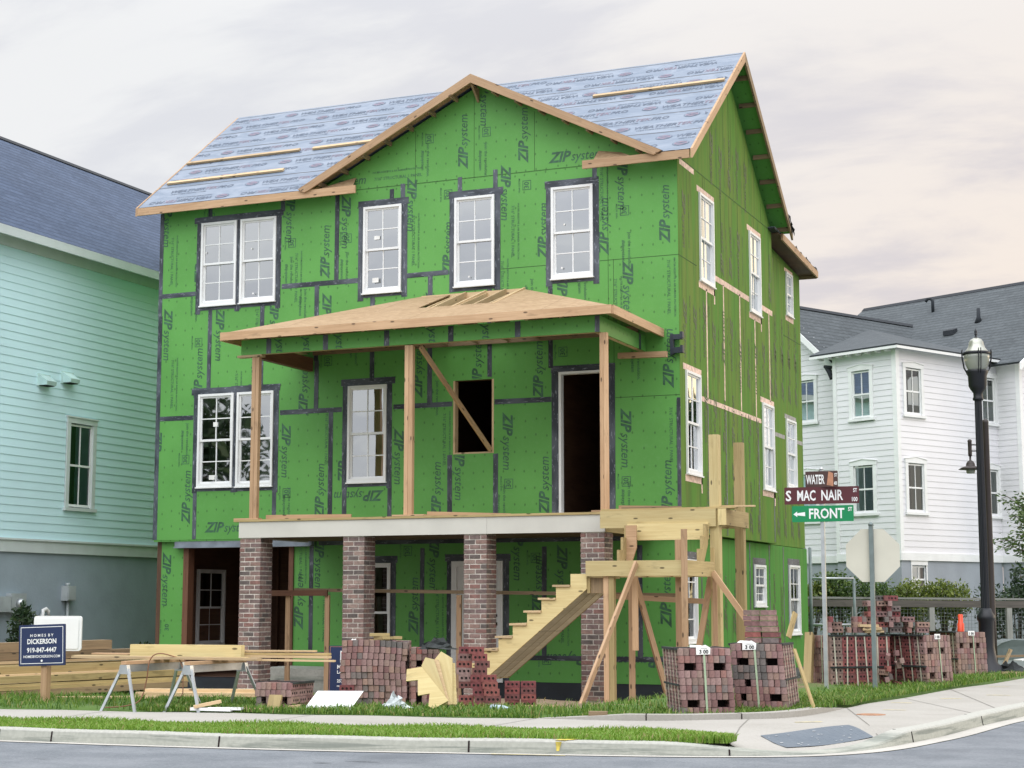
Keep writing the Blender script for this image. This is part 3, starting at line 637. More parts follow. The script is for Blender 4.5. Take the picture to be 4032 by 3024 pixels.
# printed marks on the underlayment
def wtext(): return join_text([('WEATHER', .2, .2, .012, 1.05, .0), ('TEK', .2, .2, .008, 1.05, .0), ('PRO', .2, .2, .012, 1.05, 0)])
A_, wa = join_text([('WEATHER', .2, .2, .012, 1.02, .004)]); B_, wb = join_text([('TEK', .2, .2, .006, 1.02, .004)]); C_, wc = join_text([('PRO', .2, .2, .012, 1.02, 0)]); D_, wd = join_text([('WEATHERTEKPRO.COM', .075, .1, .006, 1.15, 0)])
def logo(x, s, flip, xmin=RX0+.03, xmax=RX1-.04):
    u = Vector((-1, 0, 0)) if flip else Vector((1, 0, 0)); v = -sdn if flip else sdn; h = .005
    o = rp(x, s, h)
    half = 3.55*(1-s/SV)+.06
    ok = lambda p: xmin < p[0] < xmax and abs(p[0]+12.55) > half
    oke = lambda c: ok(c+Vector((.2, 0, 0))) and ok(c-Vector((.2, 0, 0)))
    # emblem: striped oval with a ring
    if oke(o+u*.2):
        for rr, mm, hh in ((.16, 2, 0), (.145, 0, .001), (.125, 3, .002)): rf.disc(o+u*.2+v*.06+nrm*hh, u, v*.62, rr, 14, mm)
    for a_ in (-1, 1):
        c0 = o+u*.2+v*.06+nrm*.003; e = u*.10+v*.048*a_; w_ = v*.014
        if oke(o+u*.2): rf.face([c0-e-w_, c0+e-w_, c0+e+w_, c0-e+w_], 2, [(0, 0)]*4)
    xx = .44
    for T_, w_, mm in ((A_, wa, 2), (B_, wb, 3), (C_, wc, 2)):
        put(rf, T_, o+u*xx, u, v, .88, mm, ok); xx += w_*.88
    put(rf, D_, o+u*.50-v*.10, u, v, .9, 2, ok)
per = 2.15
random.seed(5)
for k, (s, fl_, ph) in enumerate(((.22, 1, .4), (.58, 0, .0), (1.16, 0, 1.2), (1.55, 0, .3), (2.1, 0, 1.5), (2.47, 0, .6), (3.0, 0, 1.7), (3.4, 0, .8), (3.9, 0, .1), (4.3, 0, 1.3))):
    for i in range(-1, 7):
        x_ = RX0+ph+i*per; f2 = fl_
        if x_ > -14 and s > 2.3: f2 = 1
        if x_ > -14 and s < .5: f2 = 0
        if f2: x_ += 1.7
        if 4.4 < s: continue
        gabx = 3.5-(s*.617)*1.98     # half width still hidden below the front gable
        logo(x_, s, f2)
rf.build('main_roof', rm, house)
gr = MB()
AX, AZ = -12.55, 11.02; gl, grt = (-16.2, 9.18), (-8.86, 9.18); vy = EY+(AZ-EZ)/SL
for (ex, ez) in (gl, grt):
    tri = [Vector((AX, EY-.02, AZ)), Vector((ex, EY-.02, ez)), Vector((AX, vy, AZ))]
    n_ = (tri[1]-tri[0]).cross(tri[2]-tri[0]).normalized(); n_ = n_ if n_.z > 0 else -n_
    gr.prism([p+n_*.03 for p in tri], None, -n_*.03, 0, mside=2)
    # soffit strip of the gable overhang
    e = Vector((ex-AX, 0, ez-AZ)); gr.prism([Vector((AX, EY+.02, AZ))-n_*.002, Vector((ex, EY+.02, ez))-n_*.002, Vector((ex, 28.0, ez))-n_*.002, Vector((AX, 28.0, AZ))-n_*.002], None, -n_*.012, 1)
gr.build('front_gable_roof', [M['underlay'], M['osb'], M['felt']], house)
def board(name, p, q, w, h, m='spruce', par=house, upv=(0, 0, 1)):
    b = MB(); b.beam(p, q, w, h, 0, upv); return b.build(name, [M[m]], par)
fy = EY-.02
board('fascia_board', (RX0+.01, fy, 9.105), (-14.97, fy, 9.105), .04, .15); board('fascia_board', (-10.36, fy, 9.10), (RX1-.02, fy, 9.10), .04, .15)
for (ex, ez) in (gl, grt):
    e = (Vector((ex-AX, 0, ez-AZ))).normalized(); n_ = Vector((-e.z, 0, e.x)); n_ = n_ if n_.z > 0 else -n_
    p0 = Vector((AX, EY-.06, AZ))-n_*.07; q0 = Vector((ex, EY-.06, ez))-n_*.07
    b = MB(); lead = Vector((AX, EY-.06, 0))
    hgt = .15/abs(e.x); tipz = AZ+.03
    za, zb = tipz, ez+.02
    b.prism([(AX, EY-.085, za), (ex, EY-.085, zb), (ex-e.x*.16, EY-.085, zb-hgt*.42), (ex-e.x*.25, EY-.085, zb-hgt+.25*.505), (AX, EY-.085, za-hgt)], None, (0, .04, 0), 0)
    # uv along the slope
    b.build('rake_board', [M['spruce']], house)
    for k in range(1, 8):
        lk = MB(); p = Vector((AX, 0, AZ))+e*(.52*k)-n_*.1; lk.hexa((p.x-.02, EY-.04, p.z-.05), (.04, 0, 0), (0, .3, 0), (0, 0, .08), 0); lk.build('lookout', [M['weathered']], house)
lk = MB(); lk.prism([(AX-.02, EY-.04, AZ-.16), (AX-.02, EY+.28, AZ-.16), (AX-.02, EY+.28, AZ-.42)], None, (.04, 0, 0), 0); lk.build('lookout', [M['weathered']], house)
for xx in (-15.35, -9.95):      # scraps of sheathing closing the gable corners
    sgn = 1 if xx < -12 else -1
    s = MB(); s.prism([(xx-.5*sgn, EY+.02, 9.185), (xx+.25*sgn, EY+.1, 9.2), (xx+.22*sgn, EY+.3, 9.42), (xx-.2*sgn, EY+.3, 9.35)], None, (0, 0, -.015), 0); s.build('soffit_panel', [M['osb']], house)
# rakes of the main roof
for xx, nm in ((RX1, 1), (RX0, 0)):
    for sgn in (0, 1):
        ya, za, yb, zb = (EY-.03, EZ-.01, RY, RZ+.0) if not sgn else (BY+.03, EZ-.01, RY, RZ+.0)
        b = MB(); dx = .04 if nm else -.04
        b.prism([(xx, ya, za), (xx, yb, zb), (xx, yb, zb-.20), (xx, ya, za-.17)], None, (dx, 0, 0), 0); b.build('rake_board', [M['spruce'] if not sgn else M['weathered']], house)
        for k in range(0, 7):
            f_ = (k+.35)/7.1; y_, z_ = ya+(yb-ya)*f_, za+(zb-za)*f_-.085
            lk = MB(); lk.hexa((xx-.01 if nm else xx+.01, y_-.02, z_-.06), (-.34 if nm else .34, 0, 0), (0, .04, 0), (0, 0, .09), 0); lk.build('lookout', [M['weathered']], house)
# rear wing roof
wr = MB(); wr.prism([(HX0, 34.4, 9.2), (-8.54, 34.4, 9.2), (-8.54, 38.3, 8.94), (HX0, 38.3, 8.94)], None, (0, 0, -.035), 1); wr.prism([(HX0, 34.4, 9.21), (-8.54, 34.4, 9.21), (-8.54, 38.3, 8.95), (HX0, 38.3, 8.95)], None, (0, 0, -.008), 0); wr.prism([(HX0, 34.7, 9.14), (-8.53, 34.7, 9.14), (-8.53, 38.3, 8.88), (HX0, 38.3, 8.80)], None, (0, 0, -.02), 2); wr.build('wing_roof', [M['underlay'], M['felt'], M['darkstud']], house)
board('fascia_board', (-8.52, 34.95, 9.10), (-8.52, 38.32, 8.87), .04, .15, 'spruce'); board('fascia_board', (HX0, 38.32, 8.86), (-8.54, 38.32, 8.86), .04, .15, 'weathered')
# torn felt at the back eave
tf = MB(); random.seed(3)
for k in range(9):
    y_ = 34.5+random.random()*.5; z_ = EZ+SL*(BY-y_); tf.face([(RX1+.045, y_, z_), (RX1+.05, y_+.22, z_-.16), (RX1+.06+random.random()*.05, y_+.1, z_-.08+random.uniform(-.16, .05))], 0)
for k in range(9):
    y_ = 35.5+random.random()*2.6; z_ = 9.17-(y_-34.95)*.068; tf.face([(-8.50, y_, z_), (-8.5, y_+.25, z_-.01), (-8.49, y_+.1, z_+random.uniform(.0, .045))], 0)
tf.build('torn_felt', [M['felt']], house)

# ------ porch
PY, PX0, PX1 = 25.6, -16.08, -9.23
dk = MB(); dk.box(PX0-.1, PX1, PY-.04, 27.97, 2.712, 2.75); dk.build('porch_deck', [M['treated']], house)
dj = MB()
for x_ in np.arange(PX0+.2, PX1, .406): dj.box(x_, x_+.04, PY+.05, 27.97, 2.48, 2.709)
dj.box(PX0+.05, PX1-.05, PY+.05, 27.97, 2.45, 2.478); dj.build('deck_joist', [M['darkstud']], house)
rb = MB(); rb.box(PX0, -11.3, PY-.02, PY+.02, 2.43, 2.709); rb.box(-11.296, PX1, PY-.02, PY+.02, 2.43, 2.709); rb.box(PX0, PX0+.04, PY+.022, 27.97, 2.43, 2.709); rb.build('rim_board', [M['rim']], house)
ra = MB(); ra.box(PX1-.04, PX1+.004, PY+.022, 27.97, 2.43, 2.709); ra.build('rim_board', [M['treated']], house)
def pier(x0, x1, y0, z0, z1):
    core = MB(); core.box(x0+.006, x1-.006, y0+.006, y0+.396, z0, z1-.001, 1)
    ch = (z1-z0)/round((z1-z0)/.0805); nrow = round((z1-z0)/ch); w = x1-x0
    def course(o, U, Nn, L, row):
        cuts = [0, L/2, L] if row % 2 else [0, L*.235, L*.735, L]
        for i in range(len(cuts)-1):
            a = cuts[i]+(.008 if i else 0)+random.uniform(-.001, .003); b = cuts[i+1]-(.008 if i < len(cuts)-2 else 0)
            zz = z0+row*ch; hh = ch-.018
            q = o+U*a; core.hexa(Vector((q.x, q.y, zz+.002))-Nn*.02, U*(b-a), Vector((0, 0, hh)), Nn*(.02+random.uniform(0, .004)), 0)
    for row in range(nrow):
        course(Vector((x0, y0, 0)), X_, -Y_, w, row); course(Vector((x1, y0+.001, 0)), Y_, X_, .4, row+1)
        course(Vector((x0, y0+.001, 0)), Y_, -X_, .4, row+1)
    return core.build('brick_pier', [M['pier'], M['mortar']], house)
for x0, x1 in ((-16.06, -15.64), (-14.0, -13.59), (-11.72, -11.31), (-9.65, -9.24)): pier(x0, x1, PY+.0, -.58, 2.428)
for x0, x1 in ((-15.9, -15.76), (-12.86, -12.71), (-9.31, -9.19)):
    p = MB(); p.box(x0, (x0+x1)/2-.002, PY+.02, PY+.11, 2.752, 5.68); p.box((x0+x1)/2+.001, x1, PY+.025, PY+.115, 2.752, 5.68); p.build('porch_post', [M['spruce']], house)
bm = MB(); mm = [M['zip'], M['tape'], M['ink'], M['brownwood'], M['pale']]
bm.box(-16.12, -9.3, PY+.0, PY+.02, 5.69, 5.96, 0)
for x_ in (-15.55, -14.4, -13.2, -11.98, -10.75): bm.box(x_-.05, x_+.05, PY-.004, PY+.001, 5.69, 5.96, 1)
bm.box(-9.38, -9.297, PY-.006, PY+.0, 5.69, 5.96, 1)
for x_ in (-15.3, -14.75, -14.1, -12.3, -11.3):
    put(bm, ZIPT, (x_, PY-.006, 5.95), (0, 0, -1), (1, 0, 0), ZIPS, 2, lambda p: 5.7 < p[2] < 5.95, True, ZIPW)
bm.box(-9.32, -9.297, PY+.021, 27.97, 5.69, 5.96, 0); bm.box(-9.321, -9.292, 27.6, 27.7, 5.69, 5.96, 1)
bm.box(-16.12, -16.10, PY+.021, 27.97, 5.69, 5.96, 0)
bm.box(-16.09, -9.33, PY+.021, PY+.12, 5.692, 5.95, 4); bm.box(-16.098, -16.0, PY+.13, 27.97, 5.692, 5.95, 3); bm.box(-9.42, -9.325, PY+.13, 27.97, 5.692, 5.95, 4)
bm.box(-16.2, -15.7, PY+.0, PY+.14, 5.65, 5.688, 4)
bm.build('porch_beam', mm, house)
cj = MB()
for x_ in np.arange(-15.6, -9.5, .61): cj.box(x_, x_+.04, PY+.13, 27.97, 6.03, 6.14)
cj.box(-15.99, -9.43, 27.93, 27.97, 6.0, 6.15); cj.build('ceiling_joist', [M['weathered']], house)
FX0, FX1, FY, FZ, PZ = -16.36, -9.0, 25.33, 6.065, 6.99
hx0, hx1 = FX0+2.67, FX1-2.67
A0, A1, B1, B0 = Vector((FX0, FY, FZ)), Vector((FX1, FY, FZ)), Vector((hx1, 27.99, PZ)), Vector((hx0, 27.99, PZ))
pr_ = MB()
def slab(pts, m=0):
    n_ = (Vector(pts[1])-Vector(pts[0])).cross(Vector(pts[2])-Vector(pts[0])).normalized(); n_ = n_ if n_.z > 0 else -n_
    pr_.prism([Vector(p) for p in pts], None, -n_*.016, m)
e_ = lambda s, x: Vector((x, FY+(27.99-FY)*s, FZ+(PZ-FZ)*s))
top = .47      # the last strip under the ridge is still open on the right
slab([A0, A1, e_(top, FX1-2.67*top), e_(top, FX0+2.67*top)])
slab([e_(top, FX0+2.67*top), e_(top, -13.1), e_(1, -13.1), B0]); slab([e_(top, -11.6), e_(top, FX1-2.67*top), e_(.974, -11.6)])
slab([A1, Vector((FX1, 27.99, FZ)), B1]); slab([Vector((FX0, 27.99, FZ)), A0, B0])
pr_.build('porch_roof', [M['osb']], house)
raf = MB()
for x_ in np.arange(-15.4, -9.6, .61):
    s1 = min(1, (x_-FX0)/2.67, (FX1-x_)/2.67); raf.beam(e_(0.02, x_)-Vector((0, 0, .09)), e_(s1, x_)-Vector((0, 0, .09)), .04, .14)
for x_ in (-12.78, -12.38, -11.98, -11.6): raf.beam(e_(.44, x_)-Vector((0, 0, .075)), e_(.99, x_)-Vector((0, 0, .05)), .04, .15)
raf.beam(B0-Vector((0, .02, .09)), B1-Vector((0, .02, .09)), .04, .18)
raf.build('rafter', [M['pale']], house)
board('fascia_board', (FX0-.01, FY-.02, 6.0), (FX1+.01, FY-.02, 6.0), .04, .145); board('fascia_board', (FX1+.02, FY+.002, 6.0), (FX1+.02, 27.98, 6.0), .04, .145); board('fascia_board', (FX0-.02, FY+.002, 6.0), (FX0-.02, 27.98, 6.0), .04, .145)
sf = MB(); sf.box(FX0, FX1, FY+.002, PY-.03, 6.03, 6.045); sf.box(-9.29, FX1, PY, 27.98, 6.03, 6.045); sf.box(FX0, -16.13, PY, 27.98, 6.03, 6.045)
for x_ in np.arange(-15.9, -9.2, .61): sf.box(x_, x_+.04, FY+.01, PY-.03, 5.97, 6.028)
sf.build('porch_soffit', [M['pale']], house)
# ================================================================== GROUND, STREET, KERBS
def lot(poly_pairs): pass
def catmull(P, n=6):
    P = [np.array(p, float) for p in P]; out = []
    for i in range(len(P)-1):
        p0, p1, p2, p3 = P[max(i-1, 0)], P[i], P[i+1], P[min(i+2, len(P)-1)]
        for k in range(n):
            t_ = k/n; out.append(.5*((2*p1)+(-p0+p2)*t_+(2*p0-5*p1+4*p2-p3)*t_*t_+(-p0+3*p1-3*p2+p3)*t_**3))
    out.append(P[-1]); return out
PAIRS = [((-60, 12.6), (-60, 14.4)), ((-40, 13.9), (-40, 15.4)), ((-20, 15.0), (-20, 16.5)), ((-12.9, 15.58), (-13.2, 17.1)), ((-11.1, 15.75), (-11.3, 17.4)), ((-9.26, 16.1), (-9.3, 17.63)), ((-7.3, 16.47), (-7.3, 17.92)), ((-5.48, 16.8), (-5.9, 18.2)),
         ((-4.85, 16.72), (-5.3, 18.6)), ((-4.35, 15.86), (-4.9, 19.0)), ((-3.95, 16.08), (-4.67, 19.5)), ((-3.67, 16.5), (-4.55, 20.2)), ((-3.47, 17.1), (-4.5, 20.8)), ((-3.3, 17.9), (-4.45, 21.6)), ((-3.12, 18.9), (-4.42, 22.3)),
         ((-2.92, 20.9), (-4.24, 23.82)), ((-2.7, 22.5), (-3.91, 26.88)), ((-1.8, 30), (-3.39, 30.63)), ((.2, 44), (-1.8, 44)), ((3, 62), (1, 62))]
INN = catmull([a for a, b in PAIRS]); BCK = catmull([b for a, b in PAIRS])
KERB = catmull([(-60, 11.6), (-40, 12.85), (-20, 13.98), (-11.91, 14.4), (-10.24, 14.47), (-8.37, 14.66), (-6.5, 15.02), (-5.03, 15.36), (-4.4, 15.58), (-3.85, 15.9), (-3.5, 16.35), (-3.27, 16.95), (-3.1, 17.8), (-2.93, 18.87), (-2.73, 20.86), (-2.5, 22.5), (-1.6, 30), (.4, 44), (3.2, 62)])
def offs(P, d):
    out = []
    for i, p in enumerate(P):
        t_ = P[min(i+1, len(P)-1)]-P[max(i-1, 0)]; t_ = t_/np.linalg.norm(t_); out.append(p+np.array([-t_[1], t_[0]])*d)
    return out
RC = np.array([-3.75, 16.35])
def swz(p): return -.10*(1-ss(.35, 1.75, float(np.hypot(*(np.array(p)-RC)))))+.004*math.sin(p[0]*3.1+p[1])
def grid_mat(name, c1, c2, rough, scale, fine, spots=None, bump=.3, joint=None):
    m, t_, b = mat(name); tcn = N(t_, 'ShaderNodeTexCoord')
    a = N(t_, 'ShaderNodeTexNoise', i_Scale=scale, i_Detail=6., i_Roughness=.6); t_.links.new(tcn.outputs['Object'], a.inputs['Vector'])
    f = N(t_, 'ShaderNodeTexNoise', i_Scale=fine, i_Detail=4., i_Roughness=.7); t_.links.new(tcn.outputs['Object'], f.inputs['Vector'])
    k = math_(t_, 'ADD', math_(t_, 'MULTIPLY', a.outputs[0], .5), math_(t_, 'MULTIPLY', f.outputs[0], .5))
    c = mixc(t_, mrange(t_, k, .36, .64), c1, c2)
    if spots:
        v = N(t_, 'ShaderNodeTexNoise', i_Scale=spots[1], i_Detail=3., i_Roughness=.5); t_.links.new(tcn.outputs['Object'], v.inputs['Vector'])
        c = mixc(t_, math_(t_, 'MULTIPLY', mrange(t_, v.outputs[0], .60, .72), spots[2]), c, spots[0])
    t_.links.new(c, b.inputs['Base Color']); b.inputs['Roughness'].default_value = rough
    bp = N(t_, 'ShaderNodeBump', i_Strength=bump, i_Distance=.01); t_.links.new(f.outputs[0], bp.inputs['Height']); t_.links.new(bp.outputs[0], b.inputs['Normal'])
    return m, t_, b, c
M['concrete'] = grid_mat('pavement concrete', (.32, .305, .275), (.38, .365, .335), .85, .8, 30, ((.27, .25, .225), 1.4, .4))[0]
M['kerb'] = grid_mat('kerb concrete', (.26, .275, .25), (.40, .405, .375), .85, 1.3, 18, ((.12, .13, .125), 2.2, .8))[0]
def kerb_mat():
    m, t_, b = mat('stained kerb concrete'); tcn = N(t_, 'ShaderNodeTexCoord'); mp_ = N(t_, 'ShaderNodeMapping'); t_.links.new(tcn.outputs['Object'], mp_.inputs[0]); mp_.inputs['Scale'].default_value = (.9, .9, 16)
    a = N(t_, 'ShaderNodeTexNoise', i_Scale=1., i_Detail=6., i_Roughness=.62, i_Distortion=.6); t_.links.new(mp_.outputs[0], a.inputs['Vector']); f = N(t_, 'ShaderNodeTexNoise', i_Scale=26., i_Detail=5.); t_.links.new(tcn.outputs['Object'], f.inputs['Vector'])
    sp = N(t_, 'ShaderNodeSeparateXYZ'); t_.links.new(tcn.outputs['Object'], sp.inputs[0])
    face = mrange(t_, sp.outputs[2], -.004, -.03)
    c = mixc(t_, mrange(t_, f.outputs[0], .3, .7), (.36, .36, .325), (.43, .43, .39))
    c = mixc(t_, math_(t_, 'MULTIPLY', math_(t_, 'MULTIPLY', mrange(t_, a.outputs[0], .46, .64), .8), face), c, (.12, .135, .13))
    c = mixc(t_, math_(t_, 'MULTIPLY', face, .28), c, (.25, .28, .22))
    t_.links.new(c, b.inputs['Base Color']); b.inputs['Roughness'].default_value = .85; bp = N(t_, 'ShaderNodeBump', i_Strength=.3, i_Distance=.01); t_.links.new(f.outputs[0], bp.inputs['Height']); t_.links.new(bp.outputs[0], b.inputs['Normal']); return m
M['kerb'] = kerb_mat()
M['gutter'] = grid_mat('gutter concrete', (.40, .385, .35), (.50, .48, .44), .85, 1.0, 24, ((.28, .27, .25), 2., .4))[0]
M['asphalt'] = grid_mat('worn asphalt', (.115, .13, .148), (.195, .21, .23), .9, 1.3, 40, ((.085, .095, .11), .6, .45), .6)[0]
M['tactile'] = grid_mat('tactile paving', (.10, .125, .155), (.13, .155, .185), .7, 1.5, 20)[0]
# street
st_ = MB(); gl_ = offs(KERB, -.28)
far = [np.array([400., 400.]), np.array([400., -300.]), np.array([-400., -300.]), np.array([-400., -8.])]
st_.box(-420, 420, -320, 420, -1.2, -.6); tmp = st_.build('earth', [simple('far earth', (.12, .13, .06), .95)]); tag(tmp, kind='structure')
st_ = MB()
for i in range(len(gl_)-1):
    a, b = gl_[i], gl_[i+1]
    tgt = lambda p, i: (p[0]+(20 if i > 60 else 0)*(i-60)/30, p[1]-60) if i < 70 else (p[0]+60, p[1]-30)
    a2, b2 = tgt(a, i), tgt(b, i+1)
    st_.face([(*a, -.112), (*a2, -.10), (*b2, -.10), (*b, -.112)][::-1] if False else [(*a2, -.10), (*b2, -.10), (*b, -.112), (*a, -.112)], 0)
tag(st_.build('street', [M['asphalt']]), kind='structure')
# gutter and kerb
kb = MB(); K2 = offs(KERB, -.02); KB = offs(KERB, .16); KC = offs(KERB, .20)
step = 0; joint_every = 12
for i in range(len(KERB)-1):
    za, zb = swz(KERB[i])+.0, swz(KERB[i+1])+.0
    def q(a, b, z0, z1, z2, z3, m=0): kb.face([(*a[i], z0), (*a[i+1], z1), (*b[i+1], z2), (*b[i], z3)], m, None, .5)
    q(K2, KERB, -.13, -.13, zb-.012, za-.012); K3 = offs(KERB, .015)
    q(KERB, K3, za-.012, zb-.012, zb+.003, za+.003); q(K3, KC, za+.003, zb+.003, zb+.004, za+.004); q(KC, KC, za+.004, zb+.004, -.2, -.2)
tag(kb.build('kerb', [M['kerb']]), kind='structure')
gt = MB()
for i in range(len(KERB)-1): gt.face([(*gl_[i], -.106), (*gl_[i+1], -.106), (*K2[i+1], -.118), (*K2[i], -.118)], 0, None, .5)
tag(gt.build('gutter', [M['gutter']]), kind='structure')
jn = MB()
acc = 0; L_ = 0; nxt = 1.2; random.seed(2)
for i in range(1, len(KERB)):
    L_ += np.linalg.norm(KERB[i]-KERB[i-1])
    if L_ > nxt:
        nxt += 2.6; d = (KERB[i]-KERB[i-1]); d /= np.linalg.norm(d); n_ = np.array([-d[1], d[0]]); o = KERB[i]; z_ = swz(o)
        if abs(o[0]) > 16: continue
        jn.prism([(*(o-n_*.024-d*.008), -.118), (*(o-n_*.004-d*.008), z_-.01), (*(o+n_*.2-d*.008), z_+.0065), (*(o+n_*.2+d*.008), z_+.0065), (*(o-n_*.004+d*.008), z_-.01), (*(o-n_*.024+d*.008), -.118)][:4], None, (*(d*.016), 0), 0)
tag(jn.build('kerb_joints', [M['hole']]), kind='structure')
# pavement
sw_ = MB(); ns = 8
for i in range(len(INN)-1):
    for k in range(ns):
        P = []
        for ii, kk in ((i, k), (i+1, k), (i+1, k+1), (i, k+1)):
            p = INN[ii]+(BCK[ii]-INN[ii])*kk/ns; P.append((*p, swz(p)))
        sw_.face(P, 0, None, .5)
    a, b = BCK[i], BCK[i+1]; sw_.face([(*a, swz(a)), (*b, swz(b)), (*b, -.2), (*a, -.2)], 0)
    a, b = INN[i], INN[i+1]; sw_.face([(*b, swz(b)), (*a, swz(a)), (*a, -.2), (*b, -.2)], 0)
tag(sw_.build('pavement', [M['concrete']]), kind='structure')
jn = MB(); L_ = 0; nxt = .5
for i in range(1, len(INN)):
    L_ += np.linalg.norm(BCK[i]-BCK[i-1])
    if L_ > nxt and -16 < INN[i][0]:
        nxt = L_+2.4; a, b = INN[i], BCK[i]; d = (b-a)/np.linalg.norm(b-a); n_ = np.array([-d[1], d[0]])*.006
        for k in range(4):
            p, q_ = a+(b-a)*k/4, a+(b-a)*(k+1)/4
            jn.face([(*(p-n_), swz(p)+.004), (*(q_-n_), swz(q_)+.004), (*(q_+n_), swz(q_)+.004), (*(p+n_), swz(p)+.004)][::-1], 0)
tag(jn.build('pavement_joints', [simple('dark pavement joint', (.20, .19, .17), .9)]), kind='structure')  # thin darker lines across the slabs at the joints
# tactile pad with domes
tpd = MB(); c4 = [np.array(p) for p in ((-4.5, 17.1), (-3.84, 18.25), (-3.40, 17.35), (-4.06, 16.42))]
def lerp4(u, v): return (c4[0]*(1-u)+c4[1]*u)*(1-v)+(c4[3]*(1-u)+c4[2]*u)*v
for i in range(8):
    for j in range(8): tpd.face([(*lerp4(a/8, b/8), swz(lerp4(a/8, b/8))+.008) for a, b in ((i, j), (i, j+1), (i+1, j+1), (i+1, j))], 0)
for i in range(14):
    for j in range(14):
        p = lerp4((i+.5)/14, (j+.5)/14); tpd.lathe((p[0], p[1], swz(p)+.006), [(.011, 0), (.009, .0025), (.003, .0035)], 6)
for i in range(22):
    p = lerp4(random.random(), random.random()); tpd.disc((p[0], p[1], swz(p)+.0145), (1, 0, 0), (0, 1, 0), random.uniform(.008, .02), 5, 1)
tag(tpd.build('tactile_paving', [M['tactile'], M['paper']]), 'dark grey tactile paving pad with small domes at the kerb ramp', 'tactile paving')
# retaining kerb at the back of the pavement, on the right
rk = MB(); pts = [p for p in BCK if p[0] > -7.4 and p[1] < 21.2 and p[1] > 17.5]; ob = offs(pts, .17); n_ = len(pts)
for i in range(n_-1):
    h = lambda k: .060*min(1, k/4)*min(1, (n_-1-k)/9)+.004
    a, b, a2, b2 = pts[i], pts[i+1], ob[i], ob[i+1]
    rk.face([(*a, -.05), (*b, -.05), (*b, h(i+1)), (*a, h(i))], 0); rk.face([(*a, h(i)), (*b, h(i+1)), (*b2, h(i+1)), (*a2, h(i))], 0); rk.face([(*a2, h(i)), (*b2, h(i+1)), (*b2, -.1), (*a2, -.1)], 0)
tag(rk.build('retaining_kerb', [M['concrete']]), kind='structure')
jn = MB()
for i in (5, 14):
    a = pts[i]; d = pts[i+1]-pts[i]; d /= np.linalg.norm(d); n2_ = np.array([-d[1], d[0]])
    jn.prism([(*(a-n2_*.003), -.02), (*(a-n2_*.003), .066), (*(a+n2_*.18), .066)], None, (*(d*.014), 0), 0)
tag(jn.build('retaining_kerb_joints', [M['hole']]), kind='structure')
# lot: earth and turf, one sheet
m, t_, b, c = grid_mat('lot earth', (.13, .09, .055), (.22, .16, .10), .95, 1.2, 14, ((.10, .06, .035), 1.0, .6), .6)
at = N(t_, 'ShaderNodeAttribute', attribute_name='turf'); nz = N(t_, 'ShaderNodeTexNoise', i_Scale=2.2, i_Detail=5.)
tcn = N(t_, 'ShaderNodeTexCoord'); t_.links.new(tcn.outputs['Object'], nz.inputs['Vector'])
gcol = mixc(t_, nz.outputs[0], (.05, .11, .018), (.095, .16, .03))
t_.links.new(mixc(t_, mrange(t_, math_(t_, 'ADD', at.outputs['Fac'], math_(t_, 'MULTIPLY', math_(t_, 'SUBTRACT', nz.outputs[0], .5), .9)), .35, .65), c, gcol), b.inputs['Base Color'])
M['earth'] = m
BO = offs(BCK, 0.)
def inpoly(P, poly):
    x, y = P[:, 0], P[:, 1]; ins = np.zeros(len(P), bool); n = len(poly)
    for i in range(n):
        x1, y1 = poly[i]; x2, y2 = poly[(i+1) % n]
        if y1 == y2: continue
        cnd = ((y1 > y) != (y2 > y)) & (x < (x2-x1)*(y-y1)/(y2-y1)+x1); ins ^= cnd
    return ins
LOTP = np.array([tuple(p) for p in BO]+[(1, 120), (-90, 120), (-90, 14)])
def turf_w(x, y):      # how much of the soil is covered by turf
    w = 1-ss(18.9, 20.6, y) if x < -7.6 else 1-.9*ss(21.5, 23.2, y)*(1-ss(-6.9, -4.6, x))
    if x < -12.5: w = max(w, .75*(1-ss(21, 25, y)))
    if y > 29: w = .6
    return w
gx = np.concatenate([np.arange(-62, -22, 2.), np.arange(-22, -3, .22), np.arange(-3, 4, 1.)]); gy = np.concatenate([np.arange(12, 30, .22), np.arange(30, 66, 2.), [90, 120]])
GXX, GYY = np.meshgrid(gx, gy, indexing='ij'); PP = np.stack([GXX.ravel(), GYY.ravel()], 1)
ins = inpoly(PP, LOTP)
def dist_edge(P):
    B_ = np.array([tuple(p) for p in BCK]); out = np.full(len(P), 9.)
    for i in range(len(B_)-1):
        a, d = B_[i], B_[i+1]-B_[i]; t2 = np.clip(((P-a)@d)/(d@d), 0, 1); out = np.minimum(out, np.linalg.norm(P-a-t2[:, None]*d, axis=1))
    return out
DE = dist_edge(PP); gv = np.array([ground(*p) for p in PP]); k_ = np.clip((DE-.12)/.25, 0, 1); k_ = np.where(PP[:, 0] < -7.2, np.clip((DE-.02)/.2, 0, 1), k_)
zz = np.where(ins, gv*k_-.035*(1-k_), -.2); nzv = (np.sin(PP[:, 0]*2.3+1)*np.sin(PP[:, 1]*1.9)*.012+rng.normal(0, .008, len(PP)))*k_
zz = zz+np.where(ins, nzv, 0)
for (mx, my, mh, ms_) in ((-9.9, 23.9, .16, .7), (-8.9, 24.3, .10, .5), (-6.3, 25.2, .2, .6), (-10.9, 24.6, .12, .5), (-13.8, 24.2, .22, .8), (-14.6, 24.6, .2, .6)):
    zz += .45*mh*np.exp(-((PP[:, 0]-mx)**2+(PP[:, 1]-my)**2)/(2*ms_**2))*ins
me = bpy.data.meshes.new('lot_ground'); nX, nY = len(gx), len(gy)
fc = [(i*nY+j, (i+1)*nY+j, (i+1)*nY+j+1, i*nY+j+1) for i in range(nX-1) for j in range(nY-1)]
